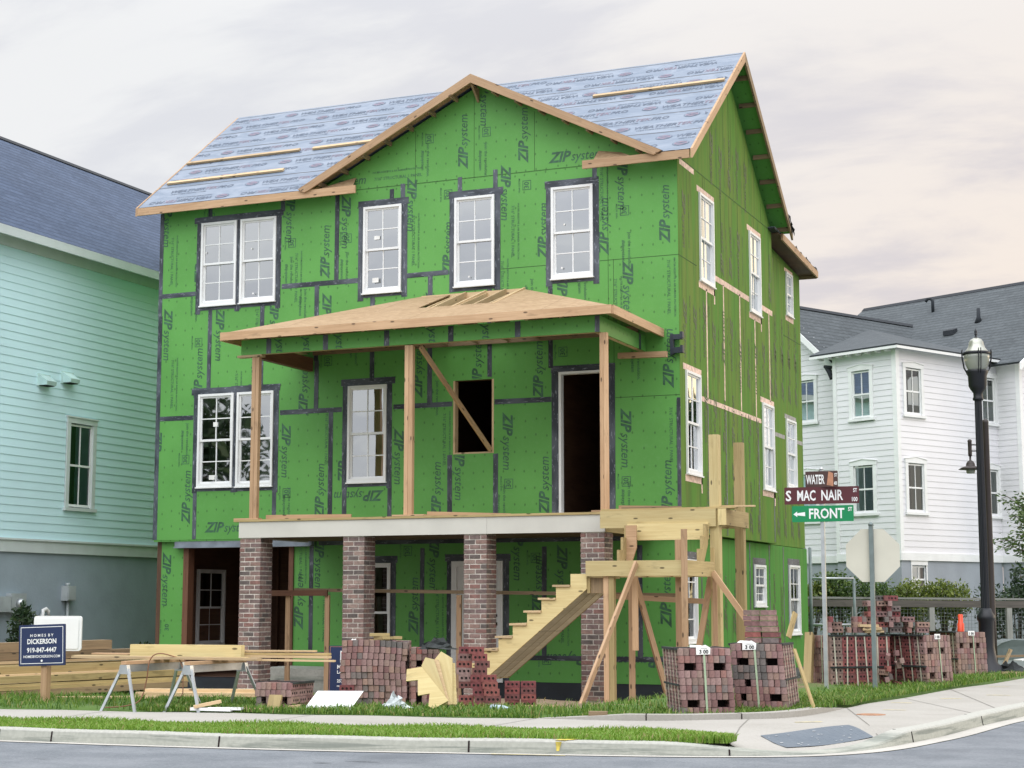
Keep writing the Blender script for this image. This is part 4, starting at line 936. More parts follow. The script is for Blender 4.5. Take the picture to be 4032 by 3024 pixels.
me.from_pydata(np.column_stack([PP, zz]).tolist(), [], fc); a_ = me.attributes.new('turf', 'FLOAT', 'POINT'); a_.data.foreach_set('value', np.array([turf_w(*p) for p in PP], dtype=np.float32))
me.polygons.foreach_set('use_smooth', np.ones(len(fc), bool)); me.materials.append(M['earth']); lg = bpy.data.objects.new('lot_ground', me); COL.objects.link(lg); tag(lg, kind='structure')
# verge soil between kerb and pavement
vg = MB()
V0, V1 = offs(KERB, .2), INN
vin = [p for p in INN if p[0] < -4.3 and p[1] < 17]; vk = [p for p in V0 if p[0] < -4.3 and p[1] < 16.2]
def at_x(P, x): 
    xs = np.array([p[0] for p in P]); ys = np.array([p[1] for p in P]); o = np.argsort(xs); return float(np.interp(x, xs[o], ys[o]))
vx = np.concatenate([np.arange(-60, -16, 4.), np.arange(-16, -4.5, .3), [-4.45]])
def verge_y(x):
    y0 = at_x(vk, x); y1 = at_x(vin, x)
    return y0, max(y0+.01, y1)
for i in range(len(vx)-1):
    a0, a1 = verge_y(vx[i]); b0, b1 = verge_y(vx[i+1])
    vg.face([(vx[i], a0-.02, -.012), (vx[i+1], b0-.02, -.012), (vx[i+1], b1+.02, -.004), (vx[i], a1+.02, -.004)], 0)
m, t_, b, c = grid_mat('verge turf soil', (.11, .20, .03), (.16, .25, .05), .95, 2., 20)
tag(vg.build('verge_soil', [m]), kind='structure')
# ------------------------------------------------------------------ grass blades
def grass(name, pts, hmin, hmax, seed, cols=((.085, .20, .012), (.15, .30, .025), (.22, .34, .05))):
    r = np.random.default_rng(seed); n = len(pts); pts = np.array(pts)
    ang = r.random(n)*2*np.pi; h = (hmin+(hmax-hmin)*r.random(n)**1.6)*pts[:, 3]; wdt = .004+.005*r.random(n); lean = h*(.15+.7*r.random(n)); la = r.random(n)*2*np.pi
    dx, dy = np.cos(ang)*wdt, np.sin(ang)*wdt
    v = np.zeros((n, 5, 3)); base_ = pts[:, :3]
    v[:, 0] = base_+np.column_stack([-dx, -dy, -.01+0*h]); v[:, 1] = base_+np.column_stack([dx, dy, -.01+0*h])
    mid = base_+np.column_stack([np.cos(la)*lean*.3, np.sin(la)*lean*.3, h*.6])
    v[:, 2] = mid+np.column_stack([dx*.8, dy*.8, 0*h]); v[:, 3] = mid-np.column_stack([dx*.8, dy*.8, 0*h]); v[:, 4] = base_+np.column_stack([np.cos(la)*lean, np.sin(la)*lean, h*.95])
    me = bpy.data.meshes.new(name); me.vertices.add(n*5); me.vertices.foreach_set('co', v.ravel())
    idx = np.arange(n)[:, None]*5; q = idx+np.array([0, 1, 2, 3]); tr = idx+np.array([3, 2, 4])
    lo = np.concatenate([q, tr], 1).ravel(); me.loops.add(n*7); me.loops.foreach_set('vertex_index', lo.astype(np.int32)); me.polygons.add(n*2)
    ls = (np.arange(n)[:, None]*7+np.array([0, 4])).ravel(); lt = np.tile([4, 3], n); me.polygons.foreach_set('loop_start', ls.astype(np.int32)); me.polygons.foreach_set('loop_total', lt.astype(np.int32))
    me.update(calc_edges=True); a_ = me.attributes.new('rnd', 'FLOAT', 'FACE'); a_.data.foreach_set('value', np.repeat(r.random(n), 2).astype(np.float32))
    m, t_, b = mat(name+' blades'); cr = N(t_, 'ShaderNodeValToRGB'); t_.links.new(rnd(t_), cr.inputs[0]); e = cr.color_ramp.elements
    e[0].color = (*cols[0], 1); e[1].position = .9; e[1].color = (*cols[2], 1); k = e.new(.5); k.color = (*cols[1], 1)
    k2 = e.new(.97); k2.color = (.34, .29, .12, 1)
    t_.links.new(cr.outputs[0], b.inputs['Base Color']); b.inputs['Roughness'].default_value = .5
    tl = N(t_, 'ShaderNodeBsdfTranslucent'); t_.links.new(cr.outputs[0], tl.inputs['Color']); mx = N(t_, 'ShaderNodeMixShader', i_Fac=.3)
    o_ = t_.nodes['Material Output']; t_.links.new(b.outputs[0], mx.inputs[1]); t_.links.new(tl.outputs[0], mx.inputs[2]); t_.links.new(mx.outputs[0], o_.inputs[0])
    me.materials.append(m); o = bpy.data.objects.new(name, me); COL.objects.link(o); return tag(o, kind='stuff')
r_ = np.random.default_rng(3)
pv = []
while len(pv) < 52000:
    x = r_.uniform(-14.5, -4.45); y0, y1 = verge_y(x); y1 += .03; y0 -= .05
    if y1 < y0+.05: continue
    y = r_.uniform(y0, y1); pv.append((x, y, -.008, .75+.5*math.sin(x*1.7)*math.sin(y*3+x)))
tag(grass('verge_grass', pv, .03, .085, 1, ((.13, .25, .02), (.19, .34, .04), (.27, .40, .08))), 'bright green grass verge between kerb and pavement', 'grass')
pl = []; BY_ = np.array([tuple(p) for p in BCK])
def grassy(x, y):
    w = turf_w(x, y); k = math.sin(x*1.3+2)*math.sin(y*1.1+x*.4)
    k2 = math.sin(x*3.7+y*2.1)*math.sin(y*4.3-x*1.9)
    return max(.02, w*(.62+.32*k+.28*k2))
while len(pl) < 62000:
    x = r_.uniform(-17, -3.2); y = r_.uniform(16.6, 30 if x > -7 else 24)
    if not ins_lot(x, y) if False else False: continue
    pl.append((x, y))
pl = np.array(pl); pl = pl[inpoly(pl, np.array([tuple(p) for p in offs(BCK, .03)]+[(1, 120), (-90, 120), (-90, 14)]))]
pl = [(x, y, ground(x, y)+.0, .6+.7*max(0, grassy(x, y))) for x, y in pl if r_.random() < grassy(x, y) and not (-7.0 < x < -4.3 and y < at_x([q for q in pts], x)+.17 if -7.0 < x < -4.6 else False)]
# denser band right at the edge of the pavement
while len(pl) < 68000:
    i = r_.integers(20, len(BCK)-12); p = BCK[i]+(BCK[i+1]-BCK[i])*r_.random(); d = BCK[i+1]-BCK[i]; d = d/np.linalg.norm(d); n_ = np.array([-d[1], d[0]])
    rk_ = -7.3 < p[0] < -4.4 and p[1] < 21.3
    o = (.2 if rk_ else .0)+abs(r_.normal(0, .55)); q_ = p+n_*o
    if q_[0] < -17 or (rk_ and -6.2 < q_[0] < -5.0 and q_[1] < 19.4 and r_.random() < .97): continue
    pl.append((q_[0], q_[1], ground(*q_), (.8 if not rk_ else .6)*(.6 if -9.3 < q_[0] < -6.3 else 1)))
tag(grass('lawn_grass', pl, .025, .11, 2, ((.05, .125, .012), (.11, .225, .025), (.22, .32, .06))), 'long green grass along the edge of the building lot', 'grass')
rm_ = MB(); random.seed(9)
for k in range(70):
    px, py = random.uniform(-14, 2), random.uniform(10.5, 14.2); l = random.uniform(.05, .35); a = random.gauss(.12, .12); d = np.array([math.cos(a), math.sin(a)])*l/2; n_ = np.array([-d[1], d[0]])/np.linalg.norm(d)*random.uniform(.006, .02); p = np.array([px, py])
    rm_.face([(*(p-d-n_*.4), -.1045), (*(p-n_), -.1045), (*(p+d-n_*.3), -.1045), (*(p+d*.9+n_*.5), -.1045), (*(p+n_), -.1045), (*(p-d*.9+n_*.3), -.1045)], 0)
tag(rm_.build('road_scuffs', [simple('dark road scuffs', (.10, .11, .12), .9)]), kind='structure')
# ------ marks on the pavement and road
mk = MB(); ym = simple('yellow paint', (.62, .50, .10), .8, noise=.4, scale=14); 
for (px, py, l) in ((-4.35, 18.6, .34), (-3.85, 21.0, .3), (-4.05, 22.6, .28), (-3.6, 23.8, .3), (-3.1, 24.9, .35), (-3.4, 27.5, .35)):
    a = random.random()*.6; d = np.array([math.cos(a), math.sin(a)])*l/2; n_ = np.array([-d[1], d[0]])*.14; p = np.array([px, py])
    mk.face([(*(p+s*d+k*n_), swz(p)+.006) for s, k in ((-1, -1), (1, -.6), (.8, 1), (-.9, .7))], 0)
p = KERB[40]
ky = at_x(KERB, -5.93); mk.face([(-5.98, ky-.0, .009), (-5.88, ky+.016, .009), (-5.80, ky+.20, .009), (-5.99, ky+.17, .009)], 0); mk.face([(-5.955, ky-.022, -.09), (-5.93, ky-.018, -.09), (-5.905, ky-.009, -.004), (-5.965, ky-.019, -.004)], 0); mk.face([(-6.45, ky-.45, -.100), (-5.75, ky-.33, -.100), (-5.75, ky-.31, -.100), (-6.45, ky-.42, -.100)], 0)
tag(mk.build('paint_marks', [ym]), kind='structure')
mh = MB(); mh.lathe((-3.95, 20.05, .0), [(.17, 0), (.17, .008), (.15, .010), (.02, .010)], 18); 
tag(mh.build('manhole_cover', [simple('rusty iron', (.30, .15, .08), .8, noise=.3, scale=20)]), 'small round rusty cover set in the pavement', 'manhole cover')
# ================================================================== NEIGHBOURING HOUSES
def shingle(name, c1, c2, c3, row=.15, wdt=.32):
    m, t_, b = mat(name)
    br = N(t_, 'ShaderNodeTexBrick', i_Scale=1., i_Mortar_Size=.004, i_Bias=0.); br.inputs['Brick Width'].default_value = wdt; br.inputs['Row Height'].default_value = row
    br.inputs['Color1'].default_value = (0, 0, 0, 1); br.inputs['Color2'].default_value = (1, 1, 1, 1); br.inputs['Mortar'].default_value = (.2, .2, .2, 1); br.offset = .37
    u = uvmap(t_, 1, 1); wob = N(t_, 'ShaderNodeTexNoise', i_Scale=9., i_Detail=4.); t_.links.new(u, wob.inputs['Vector'])
    va = N(t_, 'ShaderNodeVectorMath', operation='MULTIPLY_ADD'); t_.links.new(wob.outputs['Color'], va.inputs[0]); va.inputs[1].default_value = (.05, .012, 0); t_.links.new(u, va.inputs[2]); t_.links.new(va.outputs[0], br.inputs['Vector'])
    nz = N(t_, 'ShaderNodeTexNoise', i_Scale=.6, i_Detail=4.); t_.links.new(u, nz.inputs['Vector'])
    fine = N(t_, 'ShaderNodeTexNoise', i_Scale=1., i_Detail=4., i_Roughness=.7); t_.links.new(uvmap(t_, 7, 14), fine.inputs['Vector']); c = mixc(t_, math_(t_, 'ADD', math_(t_, 'MULTIPLY', br.outputs['Color'], .38), math_(t_, 'MULTIPLY', mrange(t_, fine.outputs[0], .35, .65), .62)), c1, c2); c = mixc(t_, math_(t_, 'MULTIPLY', br.outputs['Fac'], .8), c, c3)
    sp = N(t_, 'ShaderNodeSeparateXYZ'); t_.links.new(u, sp.inputs[0]); fr = math_(t_, 'FRACT', math_(t_, 'DIVIDE', sp.outputs[1], row))
    c = mixc(t_, math_(t_, 'MULTIPLY', mrange(t_, fr, .30, .0), .75), c, c3)
    hs = N(t_, 'ShaderNodeHueSaturation'); t_.links.new(c, hs.inputs['Color']); t_.links.new(mrange(t_, nz.outputs[0], .3, .7, .93, 1.07), hs.inputs['Value'])
    t_.links.new(hs.outputs[0], b.inputs['Base Color']); b.inputs['Roughness'].default_value = .85
    bp = N(t_, 'ShaderNodeBump', i_Strength=.6, i_Distance=.02); t_.links.new(br.outputs['Color'], bp.inputs['Height']); t_.links.new(bp.outputs[0], b.inputs['Normal'])
    return m
M['shingleblue'] = shingle('blue slate shingles', (.03, .052, .10), (.075, .11, .185), (.012, .022, .05), .2, .5)
M['shinglegrey'] = shingle('grey shingles', (.045, .055, .062), (.095, .11, .12), (.022, .028, .032), .2, .5)
M['teal'] = simple('pale teal siding', (.60, .835, .895), .55, noise=.04, scale=.5)
M['tealtrim'] = simple('pale grey trim', (.58, .64, .64), .55, noise=.04)
M['stucco'] = simple('blue grey stucco', (.31, .375, .43), .85, noise=.06, scale=1.5, bump=.2)
M['stucco2'] = simple('pale grey stucco', (.33, .36, .40), .85, noise=.06, scale=1.5, bump=.2)
M['blind'] = simple('window blind', (.60, .74, .66), .7, noise=.05)
M['capdark'] = simple('dark ridge cap', (.02, .025, .032), .85)
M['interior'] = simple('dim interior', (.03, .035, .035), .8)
def lap(mb, O, U, Nn, L, z0, z1, ex, holes=(), m=0, top=None, dp=.013):
    """clapboards: each course tilts out at its foot; holes: (u0,u1,z0,z1)"""
    O, U, Nn = Vector(O), Vector(U), Vector(Nn); z = z0
    while z < z1-1e-3:
        zb = min(z+ex, z1); segs = [(0, L)]
        if top:
            a, b_ = top((z+zb)/2); segs = [(a, b_)] if b_ > a else []
        for (h0, h1, h2, h3) in holes:
            if h2 < (z+zb)/2 < h3:
                ns = []
                for a, b_ in segs:
                    if h1 <= a or h0 >= b_: ns.append((a, b_)); continue
                    if a < h0: ns.append((a, h0))
                    if b_ > h1: ns.append((h1, b_))
                segs = ns
        for a, b_ in segs:
            P = lambda u, zz, d: O+U*u+Vector((0, 0, zz))+Nn*d
            mb.face([P(a, z, dp), P(b_, z, dp), P(b_, zb, .002), P(a, zb, .002)], m, None, .5)
            mb.face([P(a, z, .0), P(b_, z, .0), P(b_, z, dp), P(a, z, dp)], m, None, .5)
        z = zb
def cased_window(par, O, U, Nn, w, h, gl, back, trim='whitetrim', cols=2, rows=1, arch=True, tw=.11):
    O, U, Nn = Vector(O), Vector(U), Vector(Nn)
    f = MB(); B = lambda *a: bar(f, O, U, ZV, Nn, *a)
    B(-tw, 0, -.02, h+.02, -.05, .035); B(w, w+tw, -.02, h+.02, -.05, .035)
    if arch:
        P = lambda u, v, d: O+U*u+ZV*v+Nn*d
        f.prism([P(-tw-.01, h+.021, .04), P(w+tw+.01, h+.021, .04), P(w+tw+.01, h+.12, .04), P(w/2, h+.18, .04), P(-tw-.01, h+.12, .04)], None, -Nn*.09, 0)
        f.prism([P(-tw-.03, h+.121, .055), P(w/2, h+.181, .055), P(w+tw+.03, h+.121, .055), P(w+tw+.03, h+.14, .055), P(w/2, h+.205, .055), P(-tw-.03, h+.14, .055)], None, -Nn*.1, 0)
    else:
        B(-tw-.01, w+tw+.01, h+.021, h+.13, -.05, .04); B(-tw-.03, w+tw+.03, h+.131, h+.16, -.05, .06)
    B(-tw-.04, w+tw+.04, -.09, -.021, -.05, .07)
    cs = f.build('window_trim', [M[trim]], par)
    wn = window(cs, O-Nn*.005, U, Nn, w, h, cols, rows, gl, 'white', .01, False, .5, .035) if False else None
    s = MB(); B2 = lambda *a: bar(s, O, U, ZV, Nn, *a); t_ = .04; mid = h*.5
    B2(0, t_, 0, h, -.045, -.005); B2(w-t_, w, 0, h, -.045, -.005); B2(t_, w-t_, h-t_, h, -.045, -.006); B2(t_, w-t_, 0, t_+.01, -.045, -.006); B2(t_, w-t_, mid-.022, mid+.022, -.045, -.004)
    for k in range(1, cols): xx = w*k/cols; B2(xx-.01, xx+.01, t_, mid-.022, -.04, -.012); B2(xx-.01, xx+.01, mid+.022, h-t_, -.04, -.012)
    wd = s.build('window', [M['white']], par)
    g = MB(); g.face([O+U*a+ZV*b+Nn*-.028 for a, b in ((.02, .02), (w-.02, .02), (w-.02, h-.02), (.02, h-.02))]); g.build('pane', [M[gl]], wd)
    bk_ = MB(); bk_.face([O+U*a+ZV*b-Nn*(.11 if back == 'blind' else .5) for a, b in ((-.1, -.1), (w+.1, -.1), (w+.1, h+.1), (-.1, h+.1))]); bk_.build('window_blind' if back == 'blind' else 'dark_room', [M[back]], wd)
    return wd
# ---- pale teal house on the left
lh = thing('house', (-26, 32, -.3), 'pale teal clapboard house with a blue shingle roof and grey base', 'house')
XLH = -22.0
w_ = MB(); wh = [(28.42, 29.18, 3.27, 4.98)]
O = Vector((XLH, 24.4, 0)); hl = [(a-24.4, b-24.4, c, d) for a, b, c, d in wh]
lap(w_, O, Y_, X_, 23.6, 2.56, 8.62, .163, [(a-.12, b+.12, c-.05, d+.1) for a, b, c, d in hl])
w_.box(-30, XLH-.001, 24.4, 24.5, 2.5, 8.6); w_.box(-30, XLH-.001, 47.9, 48, 2.5, 8.6); w_.box(-30, -29.9, 24.5, 47.9, 2.5, 8.6)
w_.prism([(-30, 24.4, 8.6), (-22.02, 24.4, 8.6), (-26, 24.4, 11.9)], None, (0, .1, 0), 0)
w_.build('wall', [M['teal']], lh)
w_ = MB(); w_.box(XLH-.2, XLH+.03, 24.4, 48, 2.29, 2.52); w_.box(XLH-.2, XLH+.06, 24.4, 48, 2.521, 2.56); w_.build('trim_band', [M['tealtrim']], lh)
w_ = MB(); w_.box(-30, XLH-.02, 24.42, 47.98, -.6, 2.289); w_.build('foundation', [M['stucco']], lh)
rf = MB()
ex_, ez_ = -21.62, 8.60; rxx, rzz = -26.0, 12.1; sl_ = math.hypot(rxx-ex_, rzz-ez_)
for sg in (1, -1):
    e0 = Vector((rxx+sg*(ex_-rxx), 24.0, ez_)); e1 = Vector((e0.x, 48.4, ez_)); r0 = Vector((rxx, 24.0, rzz)); r1 = Vector((rxx, 48.4, rzz))
    rf.face([e0, e1, r1, r0] if sg > 0 else [e1, e0, r0, r1], 0, [(0, 0), (24.4, 0), (24.4, sl_), (0, sl_)])
    rf.face([e1, e0, e0-Vector((0, 0, .05)), e1-Vector((0, 0, .05))], 1)
    rf.face([r0-Vector((0, 0, .1)), r1-Vector((0, 0, .1)), e1-Vector((0, 0, .06)), e0-Vector((0, 0, .06))], 1)
roof_ = rf.build('roof', [M['shingleblue'], M['tealtrim']], lh)
c = MB(); c.prism([(rxx-.15, 24.0, rzz-.09), (rxx, 24.0, rzz+.03), (rxx+.15, 24.0, rzz-.09)], None, (0, 24.4, 0), 0); c.build('ridge_cap', [M['capdark']], roof_)
f = MB(); f.box(-21.66, -21.62, 24.02, 48.38, 8.42, 8.549); f.box(XLH+.018, -21.66, 24.02, 48.38, 8.53, 8.549); f.box(XLH+.018, XLH+.05, 24.4, 48, 8.3, 8.529); f.build('fascia_board', [M['tealtrim']], lh)
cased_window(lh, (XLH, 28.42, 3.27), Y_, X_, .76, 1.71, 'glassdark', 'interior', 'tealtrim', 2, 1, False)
M['hoodteal'] = simple('painted vent hood', (.52, .72, .70), .5)
for (y_, z_) in ((27.35, 5.66), (28.1, 5.80)):
    v = MB(); P = lambda dx, dy, dz: (XLH+dx, y_+dy, z_+dz)
    v.box(XLH-.01, XLH+.025, y_-.04, y_+.36, -.02+z_, z_+.24)
    v.prism([P(.026, 0, .22), P(.026, 0, .0), P(.22, 0, .0), P(.24, 0, .08)], None, (0, .3, 0), 0); v.box(XLH+.03, XLH+.2, y_+.02, y_+.28, z_-.012, z_-.001, 1)
    v.build('vent_hood', [M['hoodteal'], M['black']], lh)
e = MB(); e.box(XLH-.02, XLH+.14, 28.35, 28.62, 1.34, 1.64); e.box(XLH+.14, XLH+.155, 28.37, 28.60, 1.36, 1.62); eb = e.build('electric_box', [M['plasticgrey']], lh)
e = MB(); e.tube([(XLH+.05, 28.48, 1.34), (XLH+.05, 28.48, .2)], .03, 8); e.tube([(XLH+.05, 28.46, 1.64), (XLH+.05, 28.46, 1.70)], .05, 8, 0); e.build('conduit', [M['plasticgrey']], eb)
e = MB(); e.box(XLH-.02, XLH+.14, 26.3, 26.62, 1.12, 1.42); e.box(XLH-.02, XLH+.12, 26.66, 27.1, 1.1, 1.48); me_ = e.build('meter_box', [M['plasticgrey']], lh)
e = MB(); e.tube([(XLH+.12, 26.9, 1.28), (XLH+.16, 26.9, 1.28), (XLH+.22, 26.9, 1.28)], [.11, .1, .085], 14); e.build('meter_dial', [M['galv']], me_)
e = MB(); e.tube([(XLH+.1, 27.62, .2), (XLH+.1, 27.62, 1.05), (XLH+.1, 27.65, 1.14), (XLH+.1, 27.73, 1.17), (XLH+.1, 27.8, 1.12), (XLH+.1, 27.82, 1.02)], .045, 10); e.build('vent_pipe', [M['whitetrim']], lh)
# ---- white house on the right
wa_ = -R(28)
wh_ = local(thing('house', (-7.907, 44.685, 0), 'white clapboard house with grey shingle roofs and arched window heads', 'house', rz=wa_))
w_ = MB()
AW = [(-1.47, -.87, 6.24, 7.5), (-1.49, -.83, 3.69, 4.93)]; GWn = [(-4.3, -3.67, 6.43, 7.6), (-4.3, -3.67, 3.6, 4.9)]
BW = [(.38, 1.03, 6.28, 7.5), (.37, 1.04, 3.69, 4.95), (3.74, 4.34, 6.28, 7.52), (3.74, 4.36, 3.70, 4.95)]
grow = lambda H, o: [(a-o-.1, b+o-.1+.2-.0, c-.05, d+.08) for a, b, c, d in H]
def hol(H, o): return [(a-o-.09, b-o+.09, c-.04, d+.1) for a, b, c, d in H]
lap(w_, (-2.13, 0, 0), X_, -Y_, 2.13, 2.6, 8.0, .16, hol(AW, -2.13))
lap(w_, (0, 0, 0), Y_, X_, 4.45, 2.6, 8.0, .16, hol(BW, 0))
lap(w_, (-7.9, 1, 0), X_, -Y_, 5.77, 2.6, 9.9, .16, hol(GWn, -7.9), top=lambda z: (0, 5.77) if z < 7.9 else ((z-7.9)*1.15+.55, 5.25-(z-7.9)*1.15))
lap(w_, (0, 4.45, 0), X_, -Y_, .75, 2.6, 8.0, .16)
lap(w_, (.75, 4.45, 0), Y_, X_, 9.1, 2.6, 11.0, .16, (), top=lambda z: (0, 9.1) if z < 7.9 else ((z-7.9)*1.5, 9.1-(z-7.9)*1.5))
w_.box(-8, -7.9, 1.01, 13.5, 2.5, 8); w_.box(-8, .74, 13.45, 13.55, 2.5, 8)
w_.build('wall', [M['whitepaint']], wh_)
w_ = MB()
for bx in ((-2.13, -2.01, -.03, .0), (-.11, .03, -.03, .0), (.0, .03, .0, .11), (-2.26, -2.131, .97, 1.0), (.65, .78, 4.42, 4.45), (.75, .78, 4.451, 4.56)): w_.box(*bx, 2.6, 7.95)
w_.box(-2.13, .04, -.045, .0, 2.4, 2.6); w_.box(0, .045, 0, 4.45, 2.4, 2.6); w_.box(-7.9, -2.131, .955, 1., 2.4, 2.6); w_.box(.02, .79, 4.405, 4.45, 2.4, 2.6); w_.box(.75, .795, 4.45, 13.5, 2.4, 2.6)
w_.build('trim_board', [M['whitetrim']], wh_)
w_ = MB(); bwin = (.43, 1.03, 1.55, 2.26)
wallgrid(w_, (.0, 0, 0), Y_, ZV, X_, .001, 4.44, -.5, 2.4, [bwin], .2, 0, 0); w_.box(-2.12, -.201, .0, .2, -.5, 2.4); w_.box(-7.9, -2.13, 1.01, 1.2, -.5, 2.4); w_.box(.001, .74, 4.46, 4.6, -.5, 2.4); w_.box(.6, .74, 4.6, 13.5, -.5, 2.4)
w_.build('foundation', [M['stucco2']], wh_)
def poly_roof(name, polys, eave_dirs, m='shinglegrey'):
    r_ = MB()
    for P, (u, ) in zip(polys, eave_dirs):
        P = [Vector(p) for p in P]; u = Vector(u); n_ = (P[1]-P[0]).cross(P[2]-P[0]).normalized()
        if n_.z < 0: P.reverse(); n_ = -n_
        v = n_.cross(u).normalized(); r_.face(P, 0, [((p-P[0]).dot(u)+1, (p-Vector((0, 0, 8))).dot(v)) for p in P]); r_.face([p-n_*.06 for p in P[::-1]], 1)
        k = len(P)
        for i in range(k): r_.face([P[(i+1) % k], P[i], P[i]-n_*.06, P[(i+1) % k]-n_*.06], 0, [(0, 0)]*4)
    return r_.build(name, [M[m], M['whitetrim']], wh_)
hs_ = .38; hz = lambda x: 8.08+hs_*(.25-x); hy = lambda y: 8.08+hs_*(y+.25)
poly_roof('bay_roof', [[(-2.75, -.25, 8.08), (.25, -.25, 8.08), (-4.65, 4.65, 9.575)], [(.25, -.25, 8.08), (.25, 4.7, 8.08), (-4.65, 4.65, 9.575)]], [((1, 0, 0),), ((0, 1, 0),)])
poly_roof('wing_roof', [[(-2.62, .6, 7.93), (-2.62, 9, 7.93), (-5, 9, 10.0), (-5, .6, 10.0)], [(-7.5, 9, 7.83), (-7.5, .6, 7.83), (-5, .6, 10), (-5, 9, 10)]], [((0, 1, 0),), ((0, 1, 0),)])
poly_roof('main_roof', [[(-8.3, 4.1, 7.9), (1.05, 4.1, 7.9), (1.05, 9, 11.15), (-8.3, 9, 11.15)], [(1.05, 13.9, 7.9), (-8.3, 13.9, 7.9), (-8.3, 9, 11.15), (1.05, 9, 11.15)]], [((1, 0, 0),), ((1, 0, 0),)])
c = MB(); c.prism([(-5.13, .6, 9.93), (-5, .6, 10.04), (-4.87, .6, 9.93)], None, (0, 8.4, 0), 0); c.prism([(-8.3, 8.87, 11.08), (-8.3, 9, 11.19), (-8.3, 9.13, 11.08)], None, (9.35, 0, 0), 0); c.build('ridge_cap', [M['capdark']], wh_)
c = MB(); c.prism([(-5, .57, 9.98), (-2.5, .57, 7.80), (-2.5, .57, 7.60), (-5, .57, 9.76)], None, (0, .05, 0), 0); c.prism([(-5, .57, 9.98), (-7.5, .57, 7.80), (-7.5, .57, 7.60), (-5, .57, 9.76)], None, (0, .05, 0), 0)
c.build('rake_board', [M['whitetrim']], wh_); c = MB(); c.prism([(1.06, 4.05, 7.86), (1.06, 9, 11.13), (1.06, 9, 10.93), (1.06, 4.05, 7.66)], None, (.05, 0, 0), 0); c.build('rake_board', [M['whitetrim']], wh_)
c = MB(); c.box(-2.75, .27, -.27, -.24, 7.96, 8.03); c.box(.24, .27, -.239, 4.7, 7.96, 8.03); c.build('fascia_board', [M['whitetrim']], wh_)
tl_ = MB()
for x_ in np.arange(-2.5, .1, .33): tl_.box(x_, x_+.05, -.22, 0, 7.92, 7.98)
tl_.build('rafter_tail', [M['whitetrim']], wh_)
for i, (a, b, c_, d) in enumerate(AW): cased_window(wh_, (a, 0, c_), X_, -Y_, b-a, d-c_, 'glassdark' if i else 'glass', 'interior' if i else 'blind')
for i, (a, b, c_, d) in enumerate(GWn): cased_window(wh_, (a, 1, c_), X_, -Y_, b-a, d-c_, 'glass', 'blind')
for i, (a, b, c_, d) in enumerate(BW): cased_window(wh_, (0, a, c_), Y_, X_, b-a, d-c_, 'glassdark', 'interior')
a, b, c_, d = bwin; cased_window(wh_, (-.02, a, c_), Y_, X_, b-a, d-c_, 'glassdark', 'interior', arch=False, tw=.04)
rzf = lambda y: 7.9+(y-4.1)*.6633
for (x_, y_, kind) in ((-4.72, 8.0, 0), (-2.21, 6.86, 1), (-2.85, 6.35, 2)):
    v = MB(); z_ = rzf(y_)
    if kind == 0: v.tube([(x_, y_, z_-.05), (x_, y_, z_+.35), (x_-.05, y_-.03, z_+.42), (x_-.14, y_-.08, z_+.42), (x_-.2, y_-.1, z_+.33)], .05, 8)
    elif kind == 1: v.tube([(x_, y_, z_-.05), (x_, y_, z_+.12), (x_, y_, z_+.4)], [.13, .06, .05], 8)
    else: v.prism([(x_-.18, y_-.16, z_-.08), (x_-.18, y_+.08, z_+.06), (x_-.18, y_+.06, z_+.14), (x_-.18, y_-.16, z_+.07)], None, (.36, 0, 0), 0)
    v.build('roof_vent', [M['capdark']], wh_)
v = MB(); v.tube([(-2.45, .1, 7.75), (-2.3, .05, 7.62), (-2.2, .0, 7.4)], [.06, .08, .05], 6); v.tube([(-2.5, .1, 7.78), (-2.2, 0, 7.72)], .05, 6); v.build('gutter_elbow', [M['capdark']], wh_)
# ---- fence
M['wire'] = simple('dull wire', (.20, .22, .22), .5, metal=.3)
M['darkplank'] = wood('dark grey plank', (.13, .11, .10), (.075, .065, .06), knots=False)
fn = thing('fence', (-7, 43, .0), 'weathered grey fence with wire mesh panels behind the brick stacks', 'fence')
p0, p1 = Vector((-12.5, 40.65, 0)), Vector((1.5, 46.75, 0)); fd = (p1-p0).normalized(); fnr = Vector((fd.y, -fd.x, 0)); FL = (p1-p0).length
zt = lambda s: 1.44-.009*s
rl = MB(); rl.beam(p0+ZV*1.45, p1+ZV*1.33, .14, .05); rl.build('top_rail', [M['greywood']], fn)
rl = MB(); rl.beam(p0+ZV*1.32+fnr*.05, p1+ZV*1.20+fnr*.05, .04, .17); rl.build('upper_plank', [M['darkplank']], fn)
rl = MB(); rl.beam(p0+ZV*.30+fnr*.05, p1+ZV*.22+fnr*.05, .04, .2); rl.build('lower_plank', [M['greywood']], fn)
k = 0; s = .3
while s < FL:
    po = MB(); po.beam(p0+fd*s+ZV*-.3, p0+fd*s+ZV*(zt(s)-.03), .13, .13, upv=fd); po.build('post', [M['greywood']], fn)
    ms_ = MB()
    for i in range(1, 22):
        a = p0+fd*(s+.07+i*.084); ms_.beam(a+ZV*.38, a+ZV*(zt(s)-.2), .006, .006, upv=fd)
    for j in range(9):
        zz = .42+j*.09; ms_.beam(p0+fd*(s+.07)+ZV*zz+fnr*.005, p0+fd*(s+1.86)+ZV*(zz-.01)+fnr*.005, .006, .006)
    ms_.build('wire_mesh', [M['wire']], fn)
    s += 1.93
gt_ = thing('gate_frame', (-8.6, 40.2, .0), 'bare grey metal frame with tall posts beside the green house corner', 'frame')
for (x_, y_, z_, r_) in ((-9.33, 39.8, 2.6, .05), (-9.2, 39.86, 2.6, .04), (-8.26, 40.3, 1.87, .035)):
    g = MB(); g.tube([(x_, y_, -.1), (x_, y_, z_)], r_, 8); g.build('post', [M['galvdark']], gt_)
